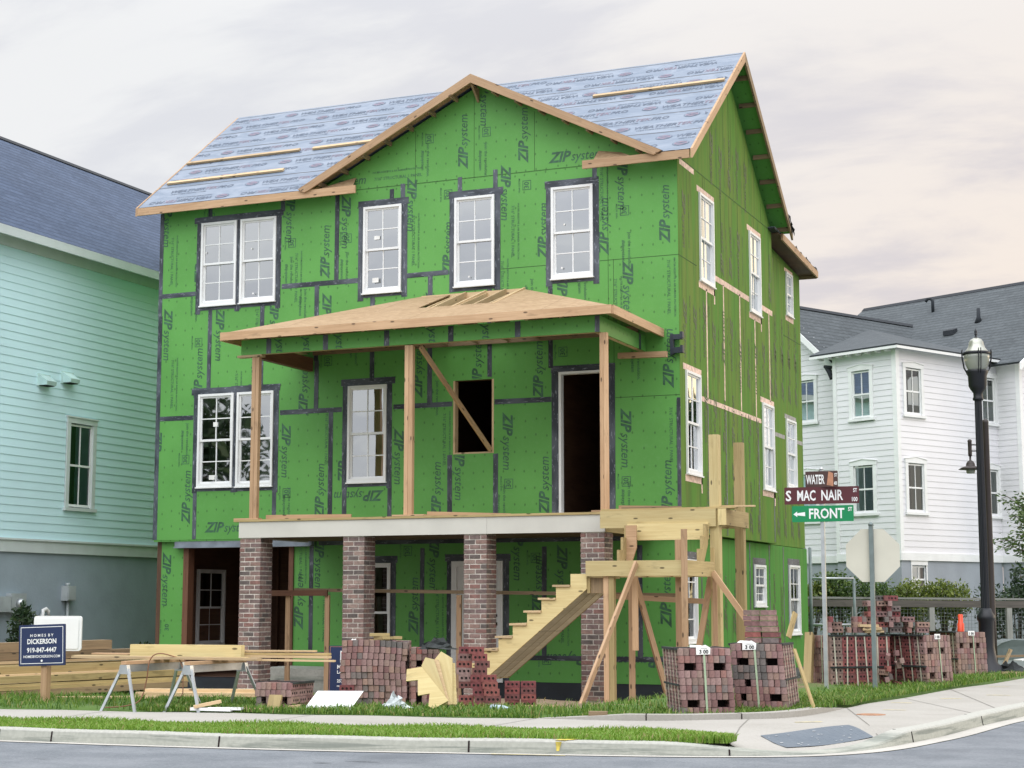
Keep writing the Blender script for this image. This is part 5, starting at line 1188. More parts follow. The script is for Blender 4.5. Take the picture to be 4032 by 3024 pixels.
g = MB(); g.tube([(-9.2, 39.86, 1.87), (-8.26, 40.3, 1.87)], .03, 8); g.build('top_bar', [M['galv']], gt_); g = MB(); g.tube([(-9.2, 39.86, .78), (-8.26, 40.3, .78)], .03, 8); g.build('bottom_bar', [M['galv']], gt_)
# ---- vegetation
def leafmat(name, cols):
    m, t_, b = mat(name); cr = N(t_, 'ShaderNodeValToRGB'); t_.links.new(rnd(t_), cr.inputs[0]); e = cr.color_ramp.elements
    e[0].color = (*cols[0], 1); e[1].color = (*cols[2], 1); k = e.new(.55); k.color = (*cols[1], 1)
    t_.links.new(cr.outputs[0], b.inputs['Base Color']); b.inputs['Roughness'].default_value = .5
    tl = N(t_, 'ShaderNodeBsdfTranslucent'); t_.links.new(cr.outputs[0], tl.inputs['Color']); mx = N(t_, 'ShaderNodeMixShader', i_Fac=.25)
    o_ = t_.nodes['Material Output']; t_.links.new(b.outputs[0], mx.inputs[1]); t_.links.new(tl.outputs[0], mx.inputs[2]); t_.links.new(mx.outputs[0], o_.inputs[0]); return m
M['leafdark'] = leafmat('dark leaves', ((.012, .03, .012), (.025, .055, .02), (.05, .09, .03)))
M['leafmid'] = leafmat('mid green leaves', ((.03, .07, .015), (.07, .13, .025), (.15, .22, .05)))
M['leaflight'] = leafmat('yellow green leaves', ((.06, .10, .015), (.14, .19, .03), (.26, .30, .06)))
M['bark'] = simple('bark', (.10, .075, .055), .9, noise=.3, scale=12, bump=.5)
def leaves(mb, c, rad, n, size, r, up=.3, m=0, hollow=.35):
    c = np.array(c, float); rad = np.array(rad, float)
    for _ in range(n):
        d = r.normal(size=3); d /= np.linalg.norm(d); q = c+d*rad*(hollow+(1-hollow)*r.random()**.5)
        a = Vector(r.normal(size=3)).normalized(); a.z += up; a.normalize(); b_ = a.cross(Vector(r.normal(size=3))).normalized(); L = size*r.uniform(.6, 1.3); q = Vector(q)
        mb.face([q, q+a*L*.45+b_*L*.22, q+a*L, q+a*L*.45-b_*L*.22], m, [(0, 0)]*4, r.random())
def bush(name, loc, clumps, n, size, m, label, group=None, seed=0, cat='shrub'):
    r = np.random.default_rng(seed); t_ = thing(name, loc, label, cat, group); L = Vector(loc)
    st2 = MB()
    for (dx, dy, dz, rx, rz_) in clumps: st2.tube([L+Vector((dx*.2, dy*.2, -.05)), L+Vector((dx*.7, dy*.7, dz*.5)), L+Vector((dx, dy, dz+rz_*.5))], [.03, .02, .006], 5)
    st2.build('stem', [M['bark']], t_)
    f = MB()
    for (dx, dy, dz, rx, rz_) in clumps: leaves(f, L+Vector((dx, dy, dz)), (rx, rx, rz_), n, size, r, .5)
    f.build('foliage', [M[m]], t_); return t_
gi = lambda i, k: random.Random(i*31+k).uniform(-1, 1)
for i, (x_, y_, h, m) in enumerate(((-9.95, 42.75, 1.95, 'leaflight'), (-9.2, 43.0, 2.2, 'leafmid'), (-8.35, 43.35, 2.15, 'leafmid'), (-7.5, 43.75, 1.95, 'leaflight'), (-6.75, 44.05, 1.95, 'leaflight'))):
    cl_ = [(gi(i, k)*.42, gi(i, k+9)*.3, h*.62+gi(i, k+20)*.2*h*.6, .36, .38) for k in range(9)]+[(0, 0, h*.5, .55, h*.45)]
    bush('shrub', (x_, y_, .1), cl_, 330, .10, m, ['yellow green shrub behind the fence nearest the green house', 'mid green shrub behind the fence, second from the green house', 'mid green shrub behind the fence and the octagonal sign', 'yellow green shrub behind the fence, right of the octagonal sign', 'yellow green shrub under the small basement window of the white house'][i], 'shrubs along the fence', i+1)
cl_ = [(gi(77, k)*.8, gi(77, k+9)*.4, .9+gi(77, k+20)*.45, .42, .42) for k in range(12)]+[(0, 0, 1.0, .75, .85), (.1, 0, 1.85, .3, .35)]
bush('shrub', (-5.05, 45.0, .1), cl_, 260, .12, 'leafdark', 'large dark green shrub against the white house behind the street lamp', None, 31)
cl_ = [(gi(5, k)*.35, gi(5, k+9)*.35, .75+gi(5, k+20)*.5, .24, .3) for k in range(8)]+[(0, 0, .8, .35, .7), (0, 0, 1.35, .15, .22)]
bush('shrub', (-21.0, 25.95, -.3), cl_, 170, .10, 'leafdark', 'dark bushy shrub at the foot of the pale teal house', None, 33)
cl_ = [(gi(6, k)*.35, gi(6, k+9)*.3, .5+gi(6, k+20)*.25, .22, .22) for k in range(6)]
bush('shrub', (-20.9, 29.9, -.3), cl_, 120, .09, 'leafdark', 'small low shrub between the teal house and the green house corner', None, 35)
# tree at the right edge
tr_ = thing('tree', (-3.35, 37.4, 0), 'small leafy tree with drooping twigs at the right edge beside the white house', 'tree')
tb = MB(); tb.tube([(-3.35, 37.4, -.2), (-3.37, 37.4, 1.0), (-3.45, 37.4, 2.1), (-3.5, 37.4, 3.2)], [.09, .075, .06, .03], 8); tb.build('trunk', [M['bark']], tr_)
tb = MB(); r_ = np.random.default_rng(8); f = MB()
for k in range(46):
    a = r_.random()*6.283; z0 = r_.uniform(1.7, 3.1); L_ = r_.uniform(.55, 1.15)*(1.15-abs(z0-2.3)*.3); p = Vector((-3.45, 37.4, z0)); e = p+Vector((math.cos(a)*L_, math.sin(a)*L_, r_.uniform(.1, 1.0))); mdp = p.lerp(e, .5)+Vector((0, 0, .12)); tip = e+Vector((math.cos(a)*.18, math.sin(a)*.18, -.06))
    tb.tube([p, mdp, e, tip], [.022, .014, .008, .003], 5)
    for j in range(80):
        u = r_.uniform(.3, 1.1); q = (p.lerp(mdp, u*2) if u < .5 else mdp.lerp(e, (u-.5)*2) if u < 1 else e.lerp(tip, (u-1)*10))+Vector(r_.normal(size=3))*.085
        d = Vector((math.cos(a)+r_.normal()*.6, math.sin(a)+r_.normal()*.6, r_.uniform(-.7, .4))).normalized(); b_ = d.cross(Vector(r_.normal(size=3))).normalized(); l_ = r_.uniform(.08, .14)
        f.face([q, q+d*l_*.5+b_*l_*.17, q+d*l_, q+d*l_*.5-b_*l_*.17], 0, [(0, 0)]*4, r_.random())
    leaves(f, mdp.lerp(e, .4), (.22, .22, .2), 26, .12, r_, 0)
tb.build('branch', [M['bark']], tr_); f.build('foliage', [M['leafmid']], tr_)

# trees across the street and further up it: nothing of them is in frame, but the panes mirror them
def big_tree(loc, h, rad, label, seed, n=7000):
    r = np.random.default_rng(seed); t_ = thing('tree', loc, label, 'tree', 'trees mirrored in the window panes'); L = Vector(loc)
    b = MB(); b.tube([L+ZV*-.3, L+Vector((.1, 0, h*.3)), L+Vector((-.1, .1, h*.6)), L+Vector((0, 0, h*.85))], [.35, .27, .17, .06], 8)
    f = MB()
    for k in range(16):
        a = r.random()*6.283; zc_ = h*r.uniform(.35, .9); rr = rad*r.uniform(.25, .8)*(1.15-abs(zc_/h-.6)); c = L+Vector((math.cos(a)*rr, math.sin(a)*rr, zc_))
        b.tube([L+ZV*(zc_*.75), L.lerp(c, .5)+ZV*zc_*.2, c], [.1, .06, .02], 5); leaves(f, c, (rad*.42, rad*.42, rad*.38), n//16, .55, r, .2, 0, .1)
    b.build('trunk', [M['bark']], t_); f.build('crown', [M['leafdark']], t_)
big_tree((-47.5, -10, -.1), 13.5, 5.6, 'tall dark leafy tree across the street, mirrored in the left middle-floor windows', 51)
big_tree((1.5, 62, 0), 9.5, 4.2, 'leafy tree up the side street, mirrored in the middle-floor side windows', 52)
# ================================================================== TIMBER STAIR AND LANDINGS
M['greytreated'] = wood('grey green treated plank', (.74, .71, .58), (.55, .52, .41), knots=False)
def board_thing(name, p, q, w, h, m, label, cat='board', group=None, upv=(0, 0, 1)):
    b = MB(); b.beam(p, q, w, h, 0, upv); c = (Vector(p)+Vector(q))/2
    return tag(b.build(name, [M[m]], None, loc=tuple(c)), label, cat, group)
def part(name, par, mts, fn):
    b = MB(); fn(b); return b.build(name, mts if isinstance(mts, list) else [M[mts]], par)
sr = thing('staircase', (-8, 24.5, -.1), 'unfinished treated timber staircase with two landings at the right end of the porch', 'staircase')
for (x0, x1, y0, y1, z0, z1, m) in ((-9.19, -7.29, 25.26, 25.30, 2.47, 2.745, 'cut'), (-8.72, -7.40, 25.22, 25.258, 2.27, 2.53, 'cut'), (-7.255, -7.13, 25.262, 25.30, 2.49, 2.742, 'cut'), (-7.17, -7.13, 25.302, 26.62, 2.49, 2.74, 'treated'), (-9.19, -7.17, 26.58, 26.62, 2.49, 2.74, 'treated'),
                                     (-8.83, -7.30, 23.63, 23.67, 1.69, 1.915, 'cut'), (-7.30, -7.26, 23.632, 25.05, 1.69, 1.915, 'treated'), (-8.83, -8.79, 23.672, 25.05, 1.67, 1.912, 'treated'), (-8.79, -7.30, 25.01, 25.05, 1.69, 1.912, 'treated')):
    part('landing_beam', sr, m, lambda b: b.box(x0, x1, y0, y1, z0, z1))
for x_ in (-8.35, -7.95, -7.6): part('landing_joist', sr, 'treated', lambda b: b.box(x_, x_+.04, 23.672, 25.008, 1.70, 1.905))
for x_ in (-8.9, -8.4, -7.9, -7.5): part('landing_joist', sr, 'treated', lambda b: b.box(x_, x_+.04, 25.302, 26.578, 2.5, 2.738))
part('decking', sr, 'treated', lambda b: [b.box(-9.18, -7.02, 25.28+k*.14, 25.41+k*.14, 2.747, 2.775) for k in range(2)])
part('post', sr, 'cut', lambda b: b.box(-7.40, -7.25, 25.305, 25.455, -.6, 3.9)); part('post', sr, 'treated', lambda b: b.box(-7.315, -7.172, 26.43, 26.575, -.6, 3.87))
for (x0, x1, y0, y1, z0, z1, m) in ((-8.57, -8.49, 23.68, 23.72, -.6, 1.69, 'spruce'), (-8.485, -8.405, 23.675, 23.77, -.6, 1.688, 'treated'), (-8.36, -8.27, 24.2, 24.24, -.6, 1.69, 'spruce'), (-8.2, -8.115, 23.9, 23.94, .6, 1.69, 'spruce'), (-7.91, -7.82, 25.12, 25.16, -.6, 2.27, 'spruce'), (-7.33, -7.245, 23.57, 23.61, -.6, 2.36, 'spruce'), (-7.30, -7.235, 25.06, 25.10, -.6, 1.69, 'spruce'), (-7.36, -7.30, 25.17, 25.21, 1.5, 2.14, 'treated')):
    part('support_post', sr, m, lambda b: b.box(x0, x1, y0, y1, z0, z1))
# short upper flight: two sawtooth stringers
def stringer(x, y, sx, n, ztop, rise, run, th, axis, drop, zcut):
    pass
for x_ in (-8.72, -7.44):
    pr3 = [(24.72, 1.92), (24.72, 2.11), (24.9, 2.11), (24.9, 2.31), (25.07, 2.31), (25.07, 2.5), (25.21, 2.5), (25.21, 2.2), (24.98, 1.92)]
    part('stringer', sr, 'treated', lambda b: b.prism([(x_, y_, z_) for y_, z_ in pr3], None, (.04, 0, 0), 0))
part('support_post', sr, 'spruce', lambda b: b.prism([(-8.69, 25.1, 1.92), (-8.6, 25.1, 1.92), (-8.52, 25.1, 2.15), (-8.52, 25.1, 2.5), (-8.69, 25.1, 2.5)], None, (0, -.04, 0), 0))
# lower flight
RIS, RUN = .1915, .2343
def lower_profile():
    x0 = -9.09; pts_ = [(-8.835, 1.725), (x0, 1.725)]; x, z_ = x0, 1.725
    for k in range(7):
        z_ -= RIS; pts_.append((x, z_)); x -= RUN; pts_.append((x, z_))
    xb = x
    pts_.append((xb, z_-.12)); 
    # underside line parallel to the nosing
    sl2 = RIS/RUN; zu = lambda xx: 1.50-(-8.835-xx)*sl2
    zc_ = .13; xc = -8.835-(1.50-zc_)/sl2
    pts_.append((max(xb, xc-.3), zc_)); pts_.append((xc, zc_)); pts_.append((-8.835, zu(-8.835)))
    return pts_
LP = lower_profile()
for k, y_ in enumerate((23.68, 23.99, 24.31, 24.64)):
    part('stringer', sr, 'cut' if k == 0 else 'treated', lambda b: b.prism([(x_, y_, z_) for x_, z_ in LP], None, (0, .04, 0), 0))
sl_u = RIS/RUN
for k, (ya, yb) in enumerate(((23.725, 24.005), (24.04, 24.315), (24.35, 24.62))):
    x1_, z1_ = -8.84, 1.493; x0_ = x1_-(z1_-.16)/sl_u
    part('soffit_plank', sr, 'greytreated', lambda b: b.prism([(x1_, ya, z1_), (x0_, ya, .16), (x0_-.04, ya, .16), (x1_, ya, z1_+.035)], None, (0, yb-ya, 0), 0))
part('soffit_gap_shade', sr, 'felt', lambda b: b.prism([(-8.86, 23.722, 1.53), (-10.49, 23.722, .20), (-10.53, 23.722, .20), (-8.86, 23.722, 1.56)], None, (0, .915, 0), 0))  # added dark sheet, so the gaps between the soffit planks read as shade
part('landing_header', sr, 'treated', lambda b: b.box(-8.832, -8.79, 23.70, 24.66, 1.44, 1.668)); part('landing_header', sr, 'weathered', lambda b: b.box(-8.788, -8.56, 23.73, 23.77, 1.44, 1.668))
for k in range(1, 7):
    z_ = 1.725-RIS*k; x_ = -9.09-RUN*(k-1)
    part('tread', sr, 'pale', lambda b: b.box(x_-RUN-.05, x_-.005, 23.655, 24.70, z_+.001, z_+.032))
# braces
for (p, q, w, h, lab) in (((-8.02, 23.59, 1.88), (-8.22, 21.75, -.12), .092, .04, 'long two by four brace leaning from the lower landing to the grass'), ((-8.24, 24.12, 1.70), (-7.86, 24.75, -.36), .09, .04, 'narrow brace slanting right from under the lower landing to the soil'),
                          ((-7.37, 25.22, 1.70), (-7.78, 25.25, -.42), .09, .04, 'thin brace slanting left behind the lower landing beside the ground floor window'), ((-7.25, 24.9, 1.76), (-6.70, 24.9, 1.0), .085, .04, 'short brace slanting right from the lower landing onto the stacked bricks')):
    board_thing('brace', p, q, h, w, 'spruce', lab, 'brace', 'props around the timber stair')
board_thing('brace', (-12.62, 25.74, 5.66), (-12.28, 27.97, 4.05), .04, .09, 'spruce', 'long diagonal brace running from the middle porch post down to the open window', 'brace')
board_thing('plank', (-9.72, 27.72, 5.60), (-8.83, 27.72, 5.58), .09, .1, 'spruce', 'short plank fixed level below the right end of the porch roof', 'plank')
bk2 = MB(); bk2.box(-8.83, -8.77, 27.9, 27.99, 5.6, 5.96); bk2.box(-8.77, -8.6, 27.88, 27.96, 5.86, 5.95); bk2.box(-8.77, -8.6, 27.88, 27.96, 5.62, 5.72); bk2.box(-8.64, -8.59, 27.87, 27.97, 5.88, 5.99); bk2.box(-8.64, -8.59, 27.87, 27.97, 5.62, 5.75)
tag(bk2.build('scaffold_bracket', [simple('black steel', (.02, .03, .045), .5)]), 'black steel scaffold bracket on the front right corner of the green house', 'bracket')
# temporary guard rail behind the piers
rr = thing('guard_rail', (-13, 26.5, -.2), 'temporary brown guard rail of rough boards on thin posts behind the brick piers', 'railing')
part('rail', rr, 'brownwood', lambda b: b.beam((-16.0, 26.42, 1.47), (-14.75, 26.42, 1.47), .04, .10)); part('rail', rr, 'weathered', lambda b: b.beam((-15.5, 26.55, 1.53), (-8.2, 26.55, 1.42), .035, .06)); part('rail', rr, 'spruce', lambda b: b.beam((-9.3, 26.3, 1.40), (-7.8, 26.3, 1.32), .035, .085))
for x_ in (-15.62, -14.82, -12.25): part('post', rr, 'spruce', lambda b: b.box(x_, x_+.09, 26.45, 26.49, -.6, 1.43))
# loose boards on the porch deck
for (p, q, w, h, m, lab) in (((-15.75, 25.95, 2.80), (-14.2, 26.25, 2.80), .04, .09, 'spruce', 'two by four on edge on the deck beside the left porch post'), ((-12.6, 26.0, 2.80), (-11.3, 26.6, 2.77), .04, .09, 'spruce', 'two by four on edge on the deck right of the middle porch post'), ((-11.9, 26.35, 2.765), (-11.35, 26.5, 2.765), .14, .02, 'greywood', 'short grey board flat on the deck under the open window'),
                             ((-9.1, 25.9, 2.81), (-8.35, 26.2, 2.80), .04, .11, 'spruce', 'short thick block on the deck right of the right porch post'), ((-8.85, 25.36, 2.79), (-7.9, 25.42, 2.79), .1, .025, 'weathered', 'dark weathered plank lying on the upper stair landing'), ((-7.3, 25.5, 2.79), (-6.75, 25.6, 2.79), .12, .025, 'pale', 'pale plank end sticking out past the back stair post'),
                             ((-13.05, 25.63, 2.765), (-12.45, 25.63, 2.765), .14, .024, 'spruce', 'short scrap board under the foot of the middle porch post'), ((-16.2, 25.66, 2.765), (-15.7, 25.66, 2.765), .14, .024, 'spruce', 'short scrap board under the foot of the left porch post'), ((-9.45, 25.63, 2.765), (-9.1, 25.63, 2.765), .14, .024, 'spruce', 'short scrap board under the foot of the right porch post')):
    board_thing('board', p, q, w, h, m, lab, 'board', 'loose boards on the porch')
# battens lying on the roof
for (xa, sa, xb, lab) in ((-19.89, 2.09, -17.18, 'pale batten on the left roof slope, upper of the two at the left edge'), (-19.82, 1.08, -17.08, 'pale batten on the left roof slope, lower one nearest the eave'), (-16.86, 2.10, -15.5, 'pale batten on the roof just left of the front gable'), (-11.05, 3.13, -8.40, 'pale batten on the right roof slope near the ridge')):
    p, q = rp(xa, sa, .03), rp(xb, sa+.03, .03); board_thing('batten', p, q, .09, .04, 'pale', lab, 'batten', 'battens nailed on the roof', upv=nrm)

# ================================================================== BRICKS
BL, BW_, BH, RH = .195, .0655, .0805, .0848
for k_ in ('brick', 'brickred', 'bricktan', 'brickgrey'):        # one colour per brick: add the object's own random number
    t_ = M[k_].node_tree; cr = [n for n in t_.nodes if n.type == 'VALTORGB'][0]; at = [n for n in t_.nodes if n.type == 'ATTRIBUTE'][0]
    oi = N(t_, 'ShaderNodeObjectInfo'); t_.links.new(math_(t_, 'FRACT', math_(t_, 'ADD', at.outputs['Fac'], oi.outputs['Random'])), cr.inputs[0])
def brick_geo(mb, o, ux, uy, r=None, cored=True, m=0, hm=1):
    """o: front left bottom, ux across (bed to bed), uy along the length"""
    o, ux, uy = Vector(o), Vector(ux), Vector(uy); r = random.random() if r is None else r; c = .004
    # slightly chamfered block
    pts0 = []
    mb.hexa(o+ux*0+uy*0, ux*BW_, uy*BL, ZV*BH, m, r)
    if cored:
        for s in (0, 1):
            ce = o+ux*(BW_+.0007 if s else -.0007)+ZV*BH*.5
            for k in (.22, .5, .78): mb.disc(ce+uy*BL*k, uy if s else -uy, ZV, .0165, 8, hm, 0)
BPROTO = {}
def brick_proto(mname):
    if mname not in BPROTO:
        b = MB(); brick_geo(b, (-BW_/2, -BL/2, 0), (1, 0, 0), (0, 1, 0), 0.0); o = b.build('brick', [M[mname], M['hole']]); BPROTO[mname] = o.data; bpy.data.objects.remove(o)
    return BPROTO[mname]
def brick(loc, rz, mname='brick', tilt=0., roll=0., par=None, label=None, group=None, flat=False, sz=1.):
    o = bpy.data.objects.new('brick', brick_proto(mname)); COL.objects.link(o)
    o.location = (loc[0], loc[1], loc[2]+(BW_/2 if flat else 0)); o.rotation_euler = (tilt, roll+(math.pi/2 if flat else 0), rz); o.scale = (.92 if flat else 1, 1, sz)
    if par is not None: o.parent = par
    else: tag(o, label, 'brick', group)
    return o
def bundle(loc, rz, cols, rows, deep, holes, lean, label, group, straps=(.5,), ticket=None, pick=None, side_straps=5, split=None):
    t_ = local(thing('brick_bundle', loc, label, 'bricks', group, rz)); W_ = cols*.0705
    core = MB(); cm = [M['brick'], M['hole'], M['brickgrey'], M['bricktan'], M['felt']]
    for r in range(rows):
        z_ = r*RH; lx = lean*z_+random.uniform(-.006, .006); ly = random.uniform(-.006, .006)
        for c_ in range(cols):
            if (c_, r) in holes: continue
            mn = pick(c_, r) if pick else 'brick'
            brick((c_*.0705+.035+lx+random.uniform(-.002, .002), BL/2+ly+random.uniform(-.006, .006), z_), random.uniform(-.03, .03), mn, par=t_)
        for d_ in range(1, deep):
            for c_ in range(cols):
                if (c_, r) in holes: continue
                if 0 < c_ < cols-1 and d_ < deep-1 and r < rows-1: continue
                brick_geo(core, (c_*.0705+.002+lx, d_*.2+ly, z_), (1, 0, 0), (0, 1, 0), None, c_ in (0, cols-1), 0)
        core.box(.09+lx, W_-.09+lx, .15, deep*.2-.12, z_+.001, z_+.083, 1)
    tag(core.build('brick', cm, t_), kind='stuff')
    H = rows*RH
    for s in straps:
        part('strap', t_, 'strap', lambda b: (b.hexa((s*W_-.012, -.012, -.0), (.024, 0, 0), (0, .003, 0), (lean*H+.02, 0, H+.003)), b.hexa((s*W_-.012+lean*H+.02, -.012, H+.001), (.024, 0, 0), (0, deep*.2+.02, 0), (0, 0, .003))))
    for k in range(side_straps):
        yy = .06+k*(deep*.2-.12)/max(1, side_straps-1)
        part('strap', t_, 'strapw', lambda b: [b.hexa((x_, yy-.006, 0), (.003, 0, 0), (0, .014, 0), (lean*H, 0, H+.002)) for x_ in ((-.012,) if k % 2 == 0 else (-.0125,))]); part('strap', t_, 'strapw', lambda b: b.hexa((W_+.009, yy-.006, 0), (.003, 0, 0), (0, .014, 0), (lean*H, 0, H+.002)))
    if split:
        part('felt_strip', t_, 'felt', lambda b: b.box(-.016+lean*split*RH, -.008+lean*split*RH, .0, deep*.2, split*RH-.012, split*RH+.012)); part('felt_strip', t_, 'felt', lambda b: b.box(W_+.008+lean*split*RH, W_+.018+lean*split*RH, .0, deep*.2, split*RH-.012, split*RH+.012))
    part('felt_strip', t_, 'felt', lambda b: b.box(lean*H-.016, lean*H+.03, .02, deep*.2-.02, H-.022, H+.004)); part('felt_strip', t_, 'felt', lambda b: b.box(W_+lean*H-.03, W_+lean*H+.016, .02, deep*.2-.02, H-.022, H+.004))
    if ticket:
        tx = ticket[1]*W_+lean*H
        def tk(b):
            b.face([(tx-.09, -.02, H-.075), (tx+.075, -.02, H-.07), (tx+.08, -.014, H+.005), (tx+.02, -.014, H+.04), (tx-.09, -.014, H+.01)], 0)
            b.face([(tx-.16, .0, H+.012), (tx-.02, .0, H+.012), (tx-.0, .1, H+.03), (tx-.14, .1, H+.035)], 0)
            T, w = text_tris(ticket[0], 0, .03); put(b, T, (tx, -.0215, H-.04), (1, 0, 0), (0, 0, 1), .062, 1, None, True, w)
            T, w = text_tris('BRICK CO', 0, .01) if False else text_tris('--------', 0, .02); put(b, T, (tx, -.0215, H-.0), (1, 0, 0), (0, 0, 1), .03, 1, None, True, w)
        part('ticket', t_, [M['paper'], M['inkblack']], tk)
    return t_
random.seed(21)
mix1 = lambda c_, r: random.choice(['brick']*8+['bricktan'])
H1 = {(1, 6), (2, 6), (6, 6), (7, 6), (1, 1), (2, 1), (6, 1), (7, 1)}
G_B = 'strapped brick bundles on the grass'
bundle((-5.94, 19.06, .01), R(30), 9, 9, 4, H1, -.07, 'strapped stack of mauve bricks with a white ticket and green strap, nearest the pavement', G_B, (.47,), ('3 00', .5), mix1, 5, 4)
def mix2(c_, r): return random.choice(['brickgrey']*6+['brick']) if r in (4, 5) and c_ < 6 or (r in (6, 7, 8) and 3 < c_ < 6) else random.choice(['bricktan', 'brick', 'brick'])
H2 = {(1, 6), (2, 6), (6, 6), (7, 6), (6, 1), (7, 1), (1, 1), (2, 3)}
bundle((-5.58, 20.08, .045), R(4), 9, 9, 4, H2, -.09, 'strapped stack of mixed grey and tan bricks, second from the pavement, loose bricks on top', G_B, (.45,), ('3 00', .4), mix2, 5, 4)
bundle((-11.02, 17.98, .0), R(3), 7, 4, 3, {(1, 1), (5, 1)}, 0, 'low stack of four brick courses on the grass beside the sawhorses', G_B, (), None, lambda c_, r: random.choice(['brick', 'brick', 'bricktan']), 0)
# the group on the right by the sign posts
mixt = lambda c_, r: 'bricktan' if r > 3 and random.random() < .8 else random.choice(['bricktan', 'brickgrey', 'brick'])
aA = R(-50)
WA = 9*.0705; cA = Vector((-5.62, 25.72, .03)); oA = cA-Vector((math.cos(aA), math.sin(aA), 0))*0
def red_bundle(corner, a, label, lean, ends, left=True, rows=8, deep=5, deeptag=None, nstr=6):
    RH = .094
    """a bundle whose cored side faces the street; corner: front corner between ends and cored side"""
    W_ = 9*.0705; ux = Vector((math.cos(a), math.sin(a), 0)); o = Vector(corner)-(ux*W_ if left else ux*0)
    t_ = local(thing('brick_bundle', tuple(o), label, 'bricks', G_B, a)); H = rows*RH; core = MB()
    xs = W_ if left else 0
    for r in range(rows):
        lx = lean*r*RH; z_ = r*RH
        for c_ in range(9):
            if (c_, r) in ends: continue
            brick((c_*.0705+.035+lx, BL/2+random.uniform(-.008, .008), z_), random.uniform(-.03, .03), random.choice(['bricktan', 'bricktan', 'brick']), par=t_, sz=1.12)
        for d_ in range(1, deep):
            cc = 8 if left else 0
            brick((cc*.0705+.035+lx+random.uniform(-.004, .004), d_*.2+BL/2+random.uniform(-.004, .004), z_), random.uniform(-.015, .015), 'brickred', par=t_, sz=1.12)
            for c_ in ((0, 8) if r < rows-1 else range(9)):
                if c_ != cc: brick_geo(core, (c_*.0705+.002+lx, d_*.2, z_), (1, 0, 0), (0, 1, 0), None, True, 0)
        core.box(.075+lx, W_-.075+lx, .15, deep*.2-.02, z_+.001, z_+.092, 1)
    tag(core.build('brick', [M['brick'], M['hole']], t_), kind='stuff')
    xx = xs+(.008 if left else -.012)
    for k in range(nstr):
        yy = .08+k*(deep*.2-.14)/(nstr-1)
        part('strap', t_, 'strapw', lambda b: b.hexa((xx, yy, 0), (.003, 0, 0), (0, .022, 0), (lean*H, random.uniform(-.05, .05), H+.004)))
    part('felt_strip', t_, 'felt', lambda b: b.box(xs-.02+lean*3*RH, xs+.022+lean*3*RH, .0, deep*.2, 3*RH-.015, 3*RH+.012)); part('felt_strip', t_, 'felt', lambda b: b.box(xs-.06+lean*H, xs+.016+lean*H, .0, deep*.2, H-.012, H+.012))
    part('strap', t_, 'strap', lambda b: b.hexa((W_*.55, -.014, 0), (.02, 0, 0), (0, .003, 0), (lean*H, 0, H)))
    if deeptag:
        def tk(b):
            b.face([(W_*.4+lean*H, -.02, H-.06), (W_*.62+lean*H, -.02, H-.06), (W_*.62+lean*H, -.016, H+.02), (W_*.4+lean*H, -.016, H+.02)], 0)
            T, w = text_tris('1 00', 0, .03); put(b, T, (W_*.51+lean*H, -.0215, H-.025), (1, 0, 0), (0, 0, 1), .06, 1, None, True, w)
        part('ticket', t_, [M['paper'], M['inkblack']], tk)
    return t_
red_bundle((-5.63, 25.62, .05), R(-52), 'strapped dark red brick bundle showing rows of core holes, between the two sign posts', -.02, {(3, 5), (6, 5)}, True, 8, 5, None, 6)
red_bundle((-4.36, 26.55, .05), R(61), 'strapped brick bundle with a white ticket, right of the octagonal sign post', -.09, {(1, 5), (2, 5), (5, 5), (6, 5), (1, 1), (2, 1), (5, 1), (6, 1)}, False, 8, 4, True, 5)
red_bundle((-4.52, 30.9, .03), R(45), 'strapped tan brick bundle furthest back, next to the street lamp', -.05, {(1, 5), (4, 5), (6, 5)}, False, 8, 4, True, 4)
# loose bricks: fallen heap and pile tops
G_L = 'loose bricks on the right-hand stacks'
lb = lambda loc, rz, mn, lab, ti=0., ro=0., g=G_L: brick(loc, rz, mn, ti, ro, None, lab, g, lab.endswith('tan stack'))
random.seed(33)
L1 = 'loose brick in the heap on top of the bundles behind the octagonal sign post'
bx, by = Vector((math.cos(R(25)), math.sin(R(25)), 0)), Vector((-math.sin(R(25)), math.cos(R(25)), 0))
base_ = Vector((-4.98, 26.55, .84))
rowsL = [(0, [0, .21, .42, .62, .83], 0), (1, [.02, .2, .33, .42, .64, .84], 1), (2, [.05, .26, .35, .44, .62], 0), (3, [.0, .2, .3, .4], 1), (4, [.1, .3, .4], 0), (5, [.0, .22, .32], 1), (6, [.16, .26, .36], 0)]
for (r, xs_, k) in rowsL:
    for i, xx in enumerate(xs_):
        sideways = (i+k) % 2 == 0; p = base_+bx*(xx-.25)+ZV*(r*.0815)+by*random.uniform(-.03, .03)
        lb(tuple(p), R(25)+(math.pi/2 if sideways else 0)+random.uniform(-.12, .12), random.choice(['brickred', 'brick', 'brick', 'bricktan', 'brickgrey']), L1, random.uniform(-.03, .03), random.uniform(-.05, .05))
        lb(tuple(p+by*.2), R(25)+random.uniform(-.1, .1), random.choice(['brick', 'bricktan']), L1)
L2 = 'loose brick stacked on top of the dark red bundle, left of the octagonal sign post'
b2 = Vector((-5.72, 25.95, .845)); d2 = Vector((.93, .36, 0))
